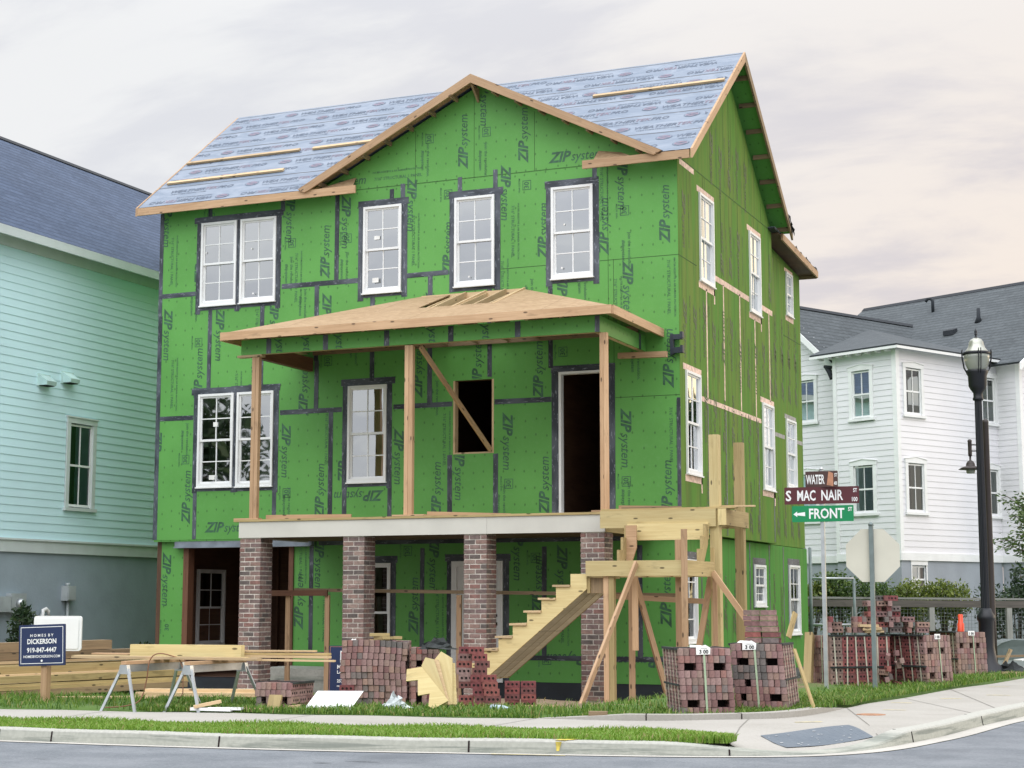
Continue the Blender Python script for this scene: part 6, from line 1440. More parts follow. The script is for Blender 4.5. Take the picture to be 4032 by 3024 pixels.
for (xx, r, sw2, mn) in ((0, 0, 0, 'brick'), (.0, 1, 0, 'brick'), (.02, 2, 0, 'brickred'), (.12, 0, 1, 'bricktan'), (.1, 1, 1, 'bricktan'), (.3, 0, 0, 'bricktan'), (.39, 0, 0, 'brick'), (.46, 0, 0, 'brick'), (.53, 0, 0, 'brick'), (.39, 1, 0, 'bricktan'), (.46, 1, 0, 'bricktan'), (.53, 1, 0, 'brick'), (.39, 2, 0, 'brick'), (.46, 2, 0, 'brickred'), (.53, 2, 0, 'brick')):
    lb(tuple(b2+d2*xx+ZV*r*.0815), R(20)+(math.pi/2 if sw2 else 0)+random.uniform(-.06, .06), mn, L2)
L3 = 'loose broken-looking brick slumped between the two dark red bundles'
for k in range(9):
    lb((-4.92+random.uniform(-.05, .28), 26.0+random.uniform(-.1, .1), .04+.058*k), R(20)+random.uniform(-.4, .4), random.choice(['brick', 'brickred', 'bricktan']), L3, random.uniform(-.18, .18), random.uniform(-.3, .3))
L4 = 'loose brick piled flat on top of the mixed grey and tan stack'
for r in range(6):
    for i in range(2):
        for j in range(2):
            if r == 5 and j == 1: continue
            mn = random.choice(['brickred', 'brick', 'brick', 'bricktan'])
            lb((-5.42+i*.205+random.uniform(-.01, .02)-.02*r*.3, 20.35+j*.09, .812+r*.067), R(10)+math.pi/2+random.uniform(-.06, .06), mn, L4, 0, 0, 'loose bricks on the mixed stack')
# big unstrapped stack, bricks laid with their ends to the street
random.seed(44)
G_P = 'bricks of the wide unstrapped stack'; LP_ = 'brick laid end-out in the wide bulging unstrapped stack left of the stair'
o0 = Vector((-10.83, 19.78, -.02)); ux = Vector((math.cos(R(20)), math.sin(R(20)), 0)); uy = Vector((-ux.y, ux.x, 0)); hid = MB()
for r in range(10):
    for c_ in range(12):
        bul = .05*math.sin(c_/11*math.pi)*math.sin((r+1)/11*math.pi); zz = r*.0825+.025*math.sin((c_+1)/12*math.pi)*(r/10)-.012*(c_/11)*r/10*2
        p = o0+ux*(c_*.0725+.035+.012*math.sin(r*.9)+random.uniform(-.003, .003))+uy*(BL/2-bul+random.uniform(-.012, .012))+ZV*zz
        mn = 'brickgrey' if (r < 2 and 1 < c_ < 6 and random.random() < .6) or (r == 9 and c_ > 6) else random.choice(['brick']*5+['bricktan'])
        if r == 2 and c_ in (0, 1):
            if c_ == 0: brick(tuple(o0+ux*.09+uy*(-.01)+ZV*zz), R(20)+math.pi/2, 'brickred', 0, 0, None, 'red cored brick showing its three holes at the left foot of the wide unstrapped stack', G_P)
            continue
        brick(tuple(p), R(20)+random.uniform(-.03, .03), mn, random.uniform(-.02, .02), random.uniform(-.03, .03), None, LP_, G_P, False, .97)
    for d_ in (1, 2):
        for c_ in range(12):
            if r < 9 and 0 < c_ < 11 and d_ < 2: continue
            q = o0+ux*(c_*.0725)+uy*(d_*.2)+ZV*(r*.0815); brick_geo(hid, q, ux, uy, None, c_ in (0, 11))
# second stack behind the cut boards
L5 = 'brick laid end-out in the stack behind the cut boards'; o1 = Vector((-9.98, 20.1, -.03))
for r in range(9):
    for c_ in range(5):
        if r == 6 and c_ == 1 or r in (0, 1) and c_ == 1: continue
        p = o1+ux*(c_*.0725+.05)+uy*(BL/2+random.uniform(-.01, .01))+ZV*r*.083; brick(tuple(p), R(20)+random.uniform(-.03, .03), random.choice(['brick', 'brickred', 'brick', 'bricktan']), 0, random.uniform(-.03, .03), None, L5, 'bricks behind the cut boards')
        if r in (0, 8) or c_ in (0, 4): brick_geo(hid, o1+ux*(c_*.0725)+uy*.2+ZV*r*.083, ux, uy, None, True)
    hid.hexa(o1+ux*.08+uy*.12+ZV*(r*.083), ux*.26, uy*.2, ZV*.083, 1)
tag(hid.build('brick', [M['brick'], M['hole']]), 'the hidden rows of brick behind the front of the unstrapped stacks', 'bricks', None, 'stuff')
# three columns of cored bricks beside the stair foot
L6 = ['cored red brick in the left column of the three stepped columns at the stair foot', 'cored red brick in the middle column of the three stepped columns at the stair foot', 'cored red brick in the low right column of the three columns at the stair foot']
fx = Vector((math.cos(R(22)), math.sin(R(22)), 0))
for ci, (dx, n, dy) in enumerate(((0, 9, .08), (.215, 9, .0), (.39, 5, -.04))):
    for r in range(n):
        p = Vector((-9.16, 19.98, -.06))+fx*(dx+random.uniform(-.018, .018)+(.03*math.sin(r*1.3) if ci else 0))+Vector((0, dy, r*.0885))
        if ci == 0 and r in (2,): continue
        brick(tuple(p), R(22)+math.pi/2+random.uniform(-.05, .05), random.choice(['brickred', 'brickred', 'brick']), random.uniform(-.01, .01), random.uniform(-.015, .015), None, L6[ci], 'stepped columns of cored bricks', False, 1.09)
for k, (x_, y_, r_) in enumerate(((-8.75, 20.65, 3), (-8.55, 20.72, 3))):
    for r in range(r_+1): brick((x_, y_, -.05+r*.0835), R(22)+math.pi/2+random.uniform(-.1, .1), 'brickred', 0, 0, None, 'dark red brick in the small shaded stack under the end of the stair', 'small shaded brick stack')

# ================================================================== LUMBER
G_W = 'boards in the lumber pile at the left'
lum = [((-15.75, 16.9, .05), (-14.92, 22.3, .06), .09, .09, 'weathered', 'dark weathered board at the bottom of the lumber pile'), ((-15.78, 16.9, .135), (-14.96, 22.4, .11), .14, .04, 'treated', 'flat treated board, lowest of the yellow boards in the lumber pile'),
       ((-15.80, 16.9, .18), (-14.98, 22.4, .15), .14, .04, 'treated', 'flat treated board, second of the yellow boards in the lumber pile'), ((-15.82, 16.9, .26), (-15.0, 22.45, .235), .14, .09, 'treated', 'thick treated board facing the street in the lumber pile'),
       ((-15.95, 16.9, .30), (-15.1, 22.2, .29), .14, .04, 'pale', 'pale flat board lying on the thick treated board in the lumber pile'), ((-16.05, 16.9, .375), (-15.28, 21.4, .36), .09, .12, 'treated', 'treated timber on edge near the top front of the lumber pile'),
       ((-16.2, 17.2, .09), (-15.35, 22.5, .09), .3, .18, 'treated', 'wide treated timber hidden low inside the lumber pile'), ((-16.62, 19.0, .12), (-15.9, 23.2, .12), .4, .24, 'weathered', 'heavy dark timber under the back of the lumber pile'),
       ((-16.55, 19.2, .34), (-15.95, 23.2, .32), .3, .15, 'treated', 'square greenish timber, lowest of the back timbers in the lumber pile'), ((-16.55, 19.25, .44), (-16.0, 22.4, .44), .25, .04, 'pale', 'pale flat board between the dark back timbers of the lumber pile'),
       ((-16.6, 19.25, .52), (-16.0, 22.4, .53), .25, .11, 'weathered', 'weathered timber, second from the top at the back of the lumber pile'), ((-16.62, 19.2, .65), (-16.1, 21.9, .66), .2, .14, 'weathered', 'weathered square timber on top of the lumber pile at the back')]
for p, q, w, h, m, lab in lum: board_thing('lumber', p, q, w, h, m, lab, 'lumber', G_W)
for i, (p, q, w, h, m, lab) in enumerate((((-13.9, 19.6, .06), (-11.9, 20.25, .05), .12, .05, 'pale', 'pale board flat on the grass behind the sawhorses, lower one'), ((-13.85, 19.75, .10), (-12.1, 20.3, .10), .12, .05, 'pale', 'pale board flat on the grass behind the sawhorses, upper one'), ((-14.8, 19.0, .02), (-13.5, 19.5, .03), .1, .03, 'pale', 'thin pale board in the grass left of the sawhorses'))):
    board_thing('board', p, q, w, h, m, lab, 'board', 'boards in the grass behind the sawhorses')
# sawhorses
def sawhorse(n_, f_, label):
    n_, f_ = Vector(n_), Vector(f_); t_ = thing('sawhorse', ((n_.x+f_.x)/2, (n_.y+f_.y)/2, 0), label, 'sawhorse', 'sawhorses'); d = (f_-n_).normalized(); sd = Vector((d.y, -d.x, 0))
    part('top_rail', t_, 'spruce', lambda b: b.beam(n_-d*.05+ZV*.575, f_+d*.05+ZV*.575, .085, .04)); part('metal_beam', t_, 'galv', lambda b: b.beam(n_+ZV*.51, f_+ZV*.51, .055, .09))
    for e, s in ((n_, -1), (f_, 1)):
        part('bracket', t_, 'galv', lambda b: b.prism([e+sd*.05+ZV*.55, e-sd*.05+ZV*.55, e-sd*.075+ZV*.44, e+sd*.075+ZV*.44], None, d*.06*s, 0))
        for k in (-1, 1): part('leg', t_, 'galv', lambda b: b.beam(e+sd*.05*k+ZV*.5+d*.03*s, e+sd*.26*k+ZV*(-.02)+d*.14*s, .035, .022, upv=d))
    return t_
sawhorse((-12.43, 17.3, 0), (-12.38, 18.35, 0), 'galvanised sawhorse on the left, cord looped over it'); sawhorse((-11.62, 17.45, 0), (-11.55, 18.5, 0), 'galvanised sawhorse on the right, next to the low brick stack')
for p, q, w, h, m, lab in (((-13.55, 17.75, .622), (-10.95, 17.95, .615), .14, .03, 'pale', 'long pale board lying along the front of both sawhorses'), ((-13.7, 17.95, .618), (-11.2, 18.1, .618), .13, .035, 'treated', 'long treated board lying behind the front board on the sawhorses'), ((-13.0, 18.2, .70), (-11.42, 18.32, .70), .09, .145, 'cut', 'big yellow timber on edge on top of the sawhorse boards'), ((-13.75, 18.42, .64), (-12.4, 18.5, .64), .12, .02, 'spruce', 'thin board end sticking out left on the sawhorses'),
                           ((-12.0, 18.42, .635), (-10.32, 18.55, .63), .14, .03, 'pale', 'board on the right half of the sawhorses, lowest of three'), ((-12.0, 18.43, .665), (-10.35, 18.6, .665), .14, .028, 'treated', 'board on the right half of the sawhorses, middle of three'), ((-12.1, 18.45, .695), (-10.55, 18.6, .70), .14, .02, 'pale', 'thin board on the right half of the sawhorses, topmost of three'), ((-11.4, 18.0, .605), (-10.1, 18.3, .595), .08, .022, 'pale', 'narrow strip projecting right from the sawhorses')):
    board_thing('board', p, q, w, h, m, lab, 'board', 'boards on the sawhorses')
cd_ = MB(); cpts = [Vector((-12.05, 17.85, .62)), Vector((-12.2, 17.66, .68)), Vector((-12.3, 17.6, .6)), Vector((-12.33, 17.58, .35)), Vector((-12.36, 17.5, .12)), Vector((-12.5, 17.4, .05)), Vector((-12.75, 17.3, .03))]
cd_.tube([Vector(p) for p in [tuple(q) for q in catmull(cpts, 5)]], .008, 6); cd_.tube([(-12.05, 17.85, .62), (-11.95, 17.8, .5), (-11.93, 17.78, .2), (-11.98, 17.7, .03)], .007, 6)
tag(cd_.build('cord', [simple('brown cord', (.22, .10, .05), .6)]), 'brown power cord hanging over the left sawhorse into the grass', 'cord')
# scraps
scr = [((-11.5, 17.33, .045), (-11.0, 17.42, .04), .09, .035, 'white', 'white trim offcut in the grass under the right sawhorse'), ((-11.45, 17.3, .07), (-11.2, 17.5, .13), .1, .035, 'pale', 'pale wood offcut propped on the white offcuts by the sawhorse'), ((-11.3, 17.4, .05), (-10.9, 17.5, .05), .1, .03, 'white', 'second white offcut beside the right sawhorse leg'), ((-10.95, 17.62, .03), (-10.72, 17.66, .03), .1, .04, 'pale', 'short pale block lying before the low brick stack'), ((-10.62, 17.72, .0), (-10.62, 17.8, .2), .17, .03, 'treated', 'square plywood scrap leaning on the right corner of the low brick stack'), ((-10.5, 17.85, .04), (-10.35, 17.9, .06), .12, .06, 'pale', 'small pale block between the plywood scrap and the white panel')]
for p, q, w, h, m, lab in scr: board_thing('offcut', p, q, w, h, m, lab, 'offcut', 'offcuts in the grass')
wp = MB(); wp.hexa((-10.33, 17.92, .0), (.53, .19, .0), (.05, .28, .235), (.006, -.01, .004), 0); tag(wp.build('panel', [M['white']]), 'white rectangular panel leaning on the bricks in the grass', 'panel')
cutp = simple
# cut stair boards leaning in a fan
def shape(pts2, o, u, v, th, name, lab, m='cut'):
    o, u, v = Vector(o), Vector(u).normalized(), Vector(v).normalized(); n_ = u.cross(v); b = MB(); b.prism([o+u*a+v*c for a, c in pts2], None, n_*th, 0)
    c0 = o+u*.1+v*.3; return tag(b.build(name, [M[m]], None, loc=tuple(c0)), lab, 'board', 'cut stair boards leaning in a fan')
u_ = (math.cos(R(22)), math.sin(R(22)), 0); v_ = (-.1, .28, .95)
cz = Vector((-9.19, 18.40, .03)); fanu = Vector(u_); fanb = Vector((-fanu.y, fanu.x, 0))
def fan(px, back, lab, m='cut', tilt=.28):
    v2 = Vector((fanb.x*tilt, fanb.y*tilt, 1)).normalized(); shape([((x-58)/1000., (800-y)/1000.) for x, y in px], cz+fanb*back, fanu, v2, -.036, 'cut_board', lab, m)
fan([(62, 310), (240, 280), (575, 690), (400, 790), (335, 760), (345, 605), (205, 630), (200, 440), (58, 455)], .0, 'yellow stepped stringer offcut at the front left of the leaning fan')
fan([(280, 165), (385, 190), (570, 740), (430, 740), (235, 270)], .05, 'yellow pointed board second in the leaning fan')
fan([(372, 190), (440, 200), (560, 640), (590, 745), (520, 745)], .10, 'pale narrow tapered board third in the leaning fan', 'pale')
fan([(465, 95), (605, 180), (615, 745), (520, 745), (390, 190)], .15, 'tall yellow pointed board fourth in the leaning fan')
fan([(600, 240), (635, 240), (667, 750), (600, 750)], .20, 'narrow yellow board at the right back of the leaning fan')
for i, (dx, dz, a, lab) in enumerate(((0, 0, .1, 'lowest treated block on top of the wide brick stack'), (.06, .04, -.1, 'second treated block on top of the wide brick stack'), (.0, .08, .2, 'third treated block on top of the wide brick stack'), (.16, .04, .35, 'right-hand treated block on top of the wide brick stack'))):
    c_ = Vector((-10.4, 20.05, .80))+ux*dx+ZV*dz; d = Vector((math.cos(R(20)+a), math.sin(R(20)+a), 0)); board_thing('block', c_-d*.13, c_+d*.13, .11, .038, 'treated', lab, 'block', 'treated blocks on the wide brick stack')
def crumple(c, rad, n, name, mt, lab, cat, seed=0, parent=None):
    r = np.random.default_rng(seed); b = MB(); P = []
    k1, k2 = 10, 5
    for j in range(k2+1):
        for i in range(k1):
            a = 6.283*i/k1; h = j/k2; rr = (1-h*.8)*(1+r.normal()*.22); P.append(Vector(c)+Vector((math.cos(a)*rad[0]*rr, math.sin(a)*rad[1]*rr, rad[2]*h*(1+r.normal()*.25))))
    for j in range(k2):
        for i in range(k1): b.face([P[j*k1+i], P[j*k1+(i+1) % k1], P[(j+1)*k1+(i+1) % k1], P[(j+1)*k1+i]], 0)
    b.face([P[k2*k1+i] for i in range(k1)], 0); return tag(b.build(name, [mt], None, loc=tuple(c)), lab, cat)
crumple((-9.5, 18.75, .02), (.2, .13, .13), 0, 'plastic_bag', simple('grey plastic film', (.5, .55, .56), .3, noise=.3, scale=9), 'crumpled clear plastic bag in the grass before the wide brick stack', 'bag', 3)
crumple((-9.55, 20.0, .70), (.26, .16, .12), 0, 'tarp', M['felt'], 'black crumpled plastic sheet on the bricks behind the cut boards', 'sheet', 4)
crumple((-10.72, 19.95, .77), (.13, .08, .045), 0, 'paper_bag', M['paper'], 'small white paper on top left of the wide brick stack', 'paper', 5)
bt = MB(); bt.tube([(-8.3, 18.95, .05), (-8.12, 18.88, .05), (-8.06, 18.86, .05), (-8.02, 18.845, .05)], [.033, .033, .014, .013], 10); tag(bt.build('bottle', [simple('pale bottle plastic', (.55, .68, .80), .15)]), 'clear plastic bottle lying in the grass below the stair', 'bottle')
for (p, q, w, h, m, lab) in (((-8.15, 19.6, .03), (-7.75, 19.75, .03), .05, .02, 'pale', 'thin pale stick on the soil below the stair'), ((-6.75, 18.15, .06), (-6.55, 18.2, .06), .12, .05, 'weathered', 'short dark log end in the grass by the retaining kerb'), ((-7.5, 20.6, .0), (-7.1, 20.7, .0), .08, .03, 'weathered', 'weathered board scrap in the grass below the lower landing'), ((-6.9, 22.8, .03), (-6.75, 23.1, .06), .18, .02, 'pale', 'pale plywood scrap beside the nearest strapped stack')):
    board_thing('offcut', p, q, w, h, m, lab, 'offcut', 'scraps below the stair')
board_thing('plank', (-5.98, 25.55, -.05), (-6.02, 25.95, .82), .16, .12, 'treated', 'thick plank standing upright left of the dark red brick bundle', 'plank', upv=(1, 0, 0))
board_thing('plank', (-4.88, 20.2, .75), (-4.62, 20.1, .02), .05, .02, 'treated', 'thin lath leaning on the right of the mixed brick stack', 'lath')
board_thing('panel', (-5.02, 20.5, .88), (-4.94, 20.55, 1.18), .02, .22, 'treated', 'thin plywood piece leaning on the loose bricks of the mixed stack', 'plywood', upv=(0, 1, 0))
for i, (p, q, w, h, lab) in enumerate((((-5.2, 26.05, .86), (-4.95, 26.2, .87), .12, .04, 'pale split block beside the loose bricks, lowest'), ((-5.22, 26.0, .90), (-4.95, 26.1, .91), .12, .04, 'pale split block beside the loose bricks, middle'), ((-5.28, 26.0, .955), (-5.02, 26.15, .95), .16, .04, 'pale split block beside the loose bricks, topmost and tilted'))): board_thing('block', p, q, w, h, 'pale', lab, 'block', 'pale blocks on the dark red bundle')

# ================================================================== SIGNS
M['navy'] = simple('navy sign', (.012, .025, .085), .4, noise=.05); M['maroon'] = simple('maroon sign', (.085, .016, .022), .4, noise=.05); M['brownsign'] = simple('faded brown sign', (.06, .028, .025), .45, noise=.1); M['signgreen'] = simple('green sign', (.0, .22, .075), .4, noise=.05); M['signback'] = simple('sign back', (.62, .60, .51), .5, noise=.05, scale=2); M['orange'] = simple('orange plastic', (.75, .07, .02), .4, noise=.05); M['copper'] = simple('reddish glare', (.42, .20, .12), .4, noise=.2, scale=8)
def plate(b, o, u, v, w, h, th, m, r=.02, n=4):
    o, u, v = Vector(o), Vector(u), Vector(v); nn_ = u.cross(v); P = []
    for (cx, cy, a0) in ((w-r, r, -90), (w-r, h-r, 0), (r, h-r, 90), (r, r, 180)):
        for k in range(n+1): a = R(a0+90*k/n); P.append(o+u*(cx+r*math.cos(a))+v*(cy+r*math.sin(a)))
    b.prism(P, None, -nn_*th, m)
bs = thing('signboard', (-14.22, 18.05, 0), 'navy blue builder sign with white lettering on a wooden post', 'sign')
part('post', bs, 'spruce', lambda b: b.box(-14.30, -14.21, 18.05, 18.14, -.1, .62))
su = Vector((math.cos(R(4)), math.sin(R(4)), .035)).normalized(); sv = Vector((-.035, 0, 1)).normalized(); so_ = Vector((-14.62, 18.0, .475))
def navy(b):
    plate(b, so_, su, sv, .70, .53, .02, 0, .012); n_ = su.cross(sv)
    rect_frame(b, so_+n_*.002, su, sv, .028, .672, .028, .502, .008, 1)
    for s, y_, sz, bo, wi in (('H O M E S  B Y', .375, .050, .02, 1.1), ('DICKERSON', .285, .088, .028, .92), ('919-847-4447', .175, .086, .022, .92), ('HOMESBYDICKERSON.COM', .105, .047, .016, .95)):
        T, w = text_tris(s, 0, bo, wi); put(b, T, so_+su*(.35-w*sz/2)+sv*y_+n_*.0025, su, sv, sz, 1)
    b.disc(so_+su*.35+sv*.065+n_*.0025, su, sv, .016, 10, 1)
part('board', bs, [M['navy'], M['white']], navy)
ws = thing('signboard', (-15.6, 20.0, 0), 'blank white sign panel with rounded corners behind the navy sign', 'sign')
part('panel', ws, 'white', lambda b: (plate(b, (-16.0, 20.0, .61), (.97, .24, 0), (0, 0, 1), .73, .50, .03, 0, .04), plate(b, (-15.96, 20.005, .64), (.97, .24, 0), (0, 0, 1), .65, .43, -.006, 0, .03)))
part('post', ws, 'galv', lambda b: b.box(-15.7, -15.66, 20.12, 20.16, -.1, .7))
rs = thing('signboard', (-10.9, 20.9, -.1), 'dark blue estate sign half hidden behind the wide brick stack', 'sign')
ro = Vector((-11.55, 20.75, .05)); ru = Vector((math.cos(R(12)), math.sin(R(12)), 0)); rv = Vector((.0, .02, 1)).normalized()
def rsgn(b):
    n_ = ru.cross(rv); plate(b, ro, ru, rv, .55, .66, .015, 0, .01); rect_frame(b, ro+n_*.002, ru, rv, .012, .538, .012, .648, .005, 3)
    b.face([ro+ru*a+rv*c+n_*.003 for a, c in ((.16, .43), (.39, .43), (.39, .59), (.16, .59))], 1); b.face([ro+ru*a+rv*c+n_*.004 for a, c in ((.175, .445), (.375, .445), (.375, .575), (.175, .575))], 2)
    b.face([ro+ru*a+rv*c+n_*.005 for a, c in ((.19, .45), (.225, .45), (.27, .52), (.24, .565))], 1)
    for s, y_, sz in (('M', .345, .075), ('LAN', .28, .062), ('252-2', .16, .058), ('mosa', .10, .038)):
        T, w = text_tris(s, 0, .025); put(b, T, ro+ru*.12+rv*y_+n_*.003, ru, rv, sz, 1)
part('board', rs, [M['navy'], M['white'], simple('red logo', (.45, .03, .03), .4), M['copper']], rsgn); part('post', rs, 'orange', lambda b: b.box(-11.42, -11.2, 20.83, 20.87, -.15, .08))
# street name post
ps = thing('street_sign', (-5.47, 24.57, .05), 'square steel post with three street name plates, two maroon and one green', 'street sign')
part('pole', ps, 'galv', lambda b: b.box(-5.5, -5.445, 24.545, 24.6, -.2, 3.0)); part('bracket', ps, 'galv', lambda b: b.box(-5.505, -5.44, 24.54, 24.605, 2.70, 2.76)); part('cap', ps, 'galv', lambda b: (b.box(-5.49, -5.455, 24.555, 24.59, 3.0, 3.24), b.lathe((-5.4725, 24.5725, 3.24), [(.03, 0), (.022, .02), (.004, .045)], 8)))
def blade(name, o, u, w, h, mt, words):
    o, u = Vector(o), Vector(u).normalized(); v = ZV
    def fn(b):
        n_ = u.cross(v); plate(b, o, u, v, w, h, .004, 0, .012)
        for wd in words: wd(b, o+n_*.002, u, v)
        for wd in words: pass
    return part(name, ps, [mt, M['white'], M['copper']], fn)
def wordw(s, x, w, y, sz, bo=.022):
    nat = text_tris(s, 0, bo, 1.)[1]*sz; return word(s, x, y, sz, bo, w/nat)
def word(s, x, y, sz, bo=.02, wi=.8): return lambda b, o, u, v: put(b, text_tris(s, 0, bo, wi)[0], o+u*x+v*y, u, v, sz, 1)
su2 = Vector((math.cos(R(16)), math.sin(R(16)), .015))
blade('name_plate', Vector((-5.4725, 24.525, 2.735))-su2*.535, su2, 1.08, .25, M['maroon'], [wordw('S', .02, .08, .055, .21), wordw('MAC', .186, .265, .055, .21), wordw('NAIR', .535, .312, .055, .21), wordw('ST', .995, .057, .165, .078), wordw('100', .975, .08, .03, .088)])
def arrow(b, o, u, v):
    b.face([o+u*a+v*c for a, c in ((.02, .115), (.075, .075), (.075, .155))][::1], 1); b.face([o+u*a+v*c for a, c in ((.075, .10), (.19, .085), (.19, .145), (.075, .13))], 1)
blade('name_plate', Vector((-5.4725, 24.525, 2.475))-su2*.43, su2, .89, .235, M['signgreen'], [arrow, wordw('FRONT', .247, .51, .05, .205), wordw('ST', .81, .06, .15, .08)])
su3 = Vector((math.cos(R(-8)), math.sin(R(-8)), -.01))
blade('name_plate', Vector((-5.4725, 24.52, 2.98))-su3*.24, su3, .50, .235, M['brownsign'], [wordw('WATER', .012, .285, .05, .19), wordw('ST', .45, .04, .15, .07), wordw('400', .44, .05, .03, .07), lambda b, o, u, v: b.face([o+u*a+v*c for a, c in ((.33, .03), (.43, .01), (.43, .2), (.36, .23))], 2)])
sp = thing('stop_sign', (-4.82, 24.83, .05), 'back of an octagonal sign on a dark steel post', 'road sign')
part('post', sp, 'galvdark', lambda b: (b.box(-4.85, -4.79, 24.80, 24.86, -.2, 2.42), b.lathe((-4.82, 24.83, 2.42), [(.042, 0), (.036, .03), (.004, .055)], 8)))
def octo(b):
    n_ = Vector((math.sin(R(14)), -math.cos(R(14)), 0)); u = Vector((math.cos(R(14)), math.sin(R(14)), 0)); c0 = Vector((-4.81, 24.87, 1.985)); r_ = .385/math.cos(R(22.5))
    b.prism([c0+u*r_*math.cos(R(22.5+45*k))+ZV*r_*math.sin(R(22.5+45*k)) for k in range(8)], None, -n_*.004, 0)
part('plate', sp, 'signback', octo)

# ================================================================== LAMPS
M['lampblack'] = simple('black lamp paint', (.006, .008, .013), .5, noise=.1); M['lampbrown'] = simple('brown lamp paint', (.035, .026, .024), .5, noise=.1)
m, t_, b = mat('frosted globe'); b.inputs['Base Color'].default_value = (.40, .43, .38, 1); b.inputs['Roughness'].default_value = .25; b.inputs['Transmission Weight'].default_value = .35; M['globe'] = m
m, t_, b = mat('silvered dome'); b.inputs['Base Color'].default_value = (.42, .43, .38, 1); b.inputs['Roughness'].default_value = .3; b.inputs['Metallic'].default_value = .5; M['dome'] = m
lx, ly = -4.15, 31.9; sc_ = 30.7/30
zt_ = lambda z_: 1.3+(z_-1.3)*1.023
lp = thing('street_lamp', (lx, ly, 0), 'tall black fluted street lamp with a clear acorn globe', 'street lamp'); A = (lx, ly, 0)
part('base', lp, 'lampblack', lambda b: (b.lathe(A, [(.33, -.1), (.33, .06), (.27, .10), (.25, .16), (.18, .22), (.14, .5), (.135, .95), (.165, 1.0), (.165, 1.06), (.125, 1.12), (.095, 1.2)], 16)))
def fl(b):
    n = 32; prof = []
    for (z_, r_) in ((1.15, .080), (zt_(4.95), .066)):
        prof.append([Vector((lx+math.cos(2*math.pi*k/n)*(r_*(1 if k % 2 else .88)), ly+math.sin(2*math.pi*k/n)*(r_*(1 if k % 2 else .88)), z_)) for k in range(n)])
    for k in range(n): b.face([prof[0][k], prof[0][(k+1) % n], prof[1][(k+1) % n], prof[1][k]], 0)
part('shaft', lp, 'lampblack', fl)
part('capital', lp, 'lampblack', lambda b: b.lathe((lx, ly, zt_(4.93)), [(.09, 0), (.10, .03), (.085, .06), (.085, .14), (.13, .2), (.165, .27), (.17, .45), (.2, .52), (.2, .56), (.1, .58)], 20))
part('globe', lp, 'globe', lambda b: b.lathe((lx, ly, zt_(5.44)), [(.13, 0), (.17, .06), (.21, .16), (.235, .27), (.24, .34)], 24))
part('dome', lp, 'dome', lambda b: b.lathe((lx, ly, zt_(5.78)), [(.23, .0), (.2, .06), (.16, .11), (.135, .18), (.13, .22), (.10, .27), (.04, .3)], 24))
part('crown_ring', lp, 'lampblack', lambda b: b.lathe((lx, ly, zt_(5.755)), [(.235, 0), (.25, .01), (.25, .05), (.235, .06)], 24))
part('finial', lp, 'lampblack', lambda b: b.lathe((lx, ly, zt_(6.06)), [(.045, 0), (.02, .04), (.015, .07), (.035, .085), (.015, .1), (.03, .125), (.006, .19)], 10))
for k in range(4):
    a = R(20+90*k); c_, s_ = math.cos(a), math.sin(a); part('rib', lp, 'lampblack', lambda b: [b.tube([(lx+c_*r_-s_*o, ly+s_*r_+c_*o, zt_(z_)) for r_, z_ in ((.17, 5.40), (.235, 5.52), (.265, 5.70), (.27, 5.82), (.262, 5.86))], .010, 6) for o in (-.022, .022)])
l2 = thing('street_lamp', (-4.28, 33.84, 0), 'thin brown lamp post with a bell shade on a short arm, behind the black lamp', 'street lamp')
part('post', l2, 'lampbrown', lambda b: (b.lathe((-4.28, 33.84, 0), [(.075, -.1), (.065, 1.), (.058, 4.78), (.062, 4.79), (.06, 4.83), (.03, 4.87)], 14)))
part('arm', l2, 'lampbrown', lambda b: (b.tube([(-4.28, 33.84, 4.36), (-4.58, 33.75, 4.36)], .012, 6), b.tube([(-4.28, 33.84, 4.24), (-4.58, 33.75, 4.24)], .012, 6), b.lathe((-4.58, 33.75, 4.14), [(.035, 0), (.038, .05), (.038, .27), (.042, .28), (.042, .31), (.02, .33)], 12)))
part('lamp_shade', l2, 'lampbrown', lambda b: b.lathe((-4.58, 33.75, 3.88), [(.235, 0), (.16, .045), (.09, .065), (.085, .11), (.06, .155), (.02, .18), (.02, .27)], 20))
part('lens', l2, 'globe', lambda b: b.lathe((-4.58, 33.75, 3.80), [(.07, 0), (.085, .03), (.09, .08)], 14))
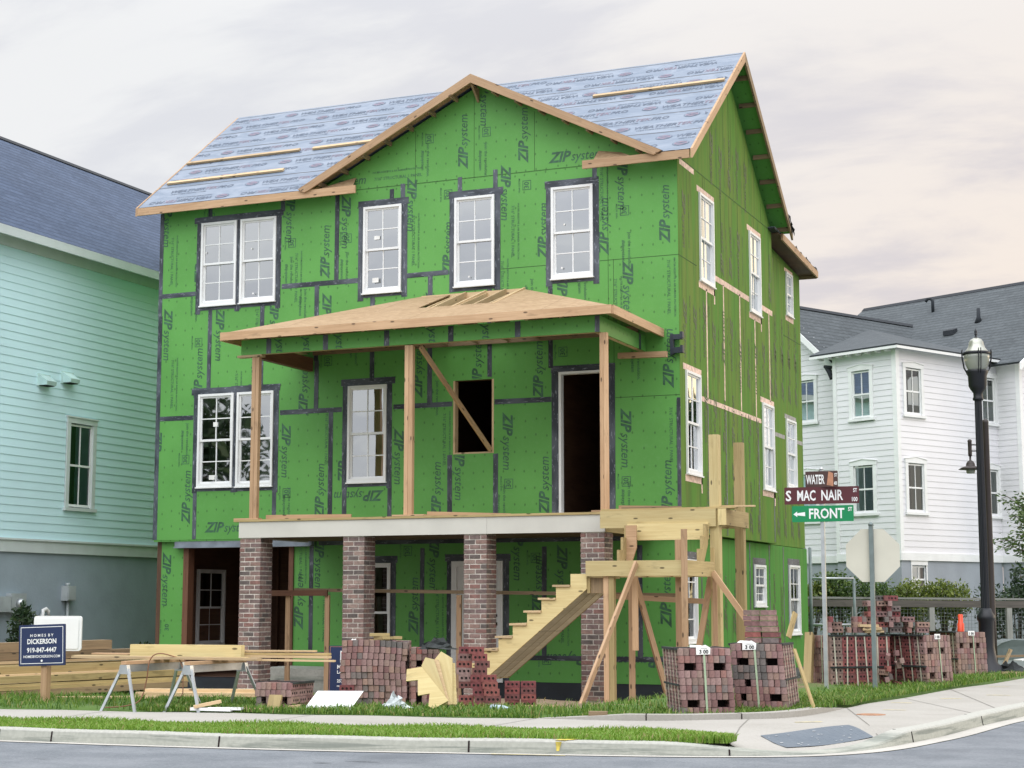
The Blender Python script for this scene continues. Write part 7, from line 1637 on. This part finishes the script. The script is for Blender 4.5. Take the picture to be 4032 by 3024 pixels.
# orange marker, grey container, debris at the right edge
cn = MB(); cn.lathe((-4.62, 32.02, .70), [(.07, -.75), (.062, .0), (.062, .22), (.045, .23), (.045, .38), (.03, .39)], 14); tag(cn.build('marker_tube', [M['orange']]), 'orange plastic marker tube standing behind the brick bundles', 'marker')
dm = thing('container', (-3.4, 34.9, 0), 'grey container with a rounded lid at the right edge behind the lamp', 'container')
part('lid', dm, [simple('grey green lid', (.12, .15, .15), .5)], lambda b: b.prism([(-4.42, 34.45, .2), (-4.36, 34.47, .40), (-4.2, 34.5, .52), (-4.0, 34.58, .58), (-3.6, 34.75, .58), (-3.2, 34.9, .52), (-2.9, 35.0, .2)], None, (-.3, .75, 0), 0)); part('bin_body', dm, 'plasticgrey', lambda b: b.prism([(-4.4, 34.47, -.1), (-4.4, 34.47, .2), (-2.9, 35.02, .2), (-2.9, 35.02, -.1)], None, (-.27, .7, 0), 0))
for i, (p, q, w, h, mm_, lab) in enumerate((((-4.1, 32.5, .12), (-3.5, 32.9, .10), .45, .02, 'white', 'white board scrap lying flat in the debris by the lamp'), ((-3.95, 32.4, .1), (-3.8, 32.45, .45), .12, .05, 'pale', 'pale wood block standing in the debris by the lamp'), ((-3.7, 32.6, .25), (-3.2, 32.95, .3), .3, .02, 'white', 'second white board tilted on the debris by the lamp'), ((-4.15, 32.9, .3), (-3.2, 33.2, .33), .06, .04, 'weathered', 'thin dark stick across the debris by the lamp'), ((-3.85, 31.4, .06), (-3.5, 31.5, .06), .12, .04, 'pale', 'pale offcut in the grass right of the lamp base'))): board_thing('scrap', p, q, w, h, mm_, lab, 'scrap', 'debris right of the lamp')
crumple((-3.75, 32.0, .03), (.42, .25, .16), 0, 'sheet', M['felt'], 'black plastic sheet crumpled right of the lamp base', 'sheet', 9); crumple((-3.25, 32.4, .03), (.4, .3, .22), 0, 'sheet', M['paper'], 'white plastic sheet crumpled at the right edge by the lamp', 'sheet', 12)
# concrete step and tool box seen below the garage bay
cs = MB(); cs.prism([(-16.6, 26.9, -.55), (-14.2, 26.9, -.55), (-14.3, 26.9, .1), (-16.5, 26.9, .12)], None, (0, 1.2, 0), 0); tag(cs.build('concrete_slab', [M['kerb']]), 'rough pale concrete slab edge below the open garage bay', 'slab')
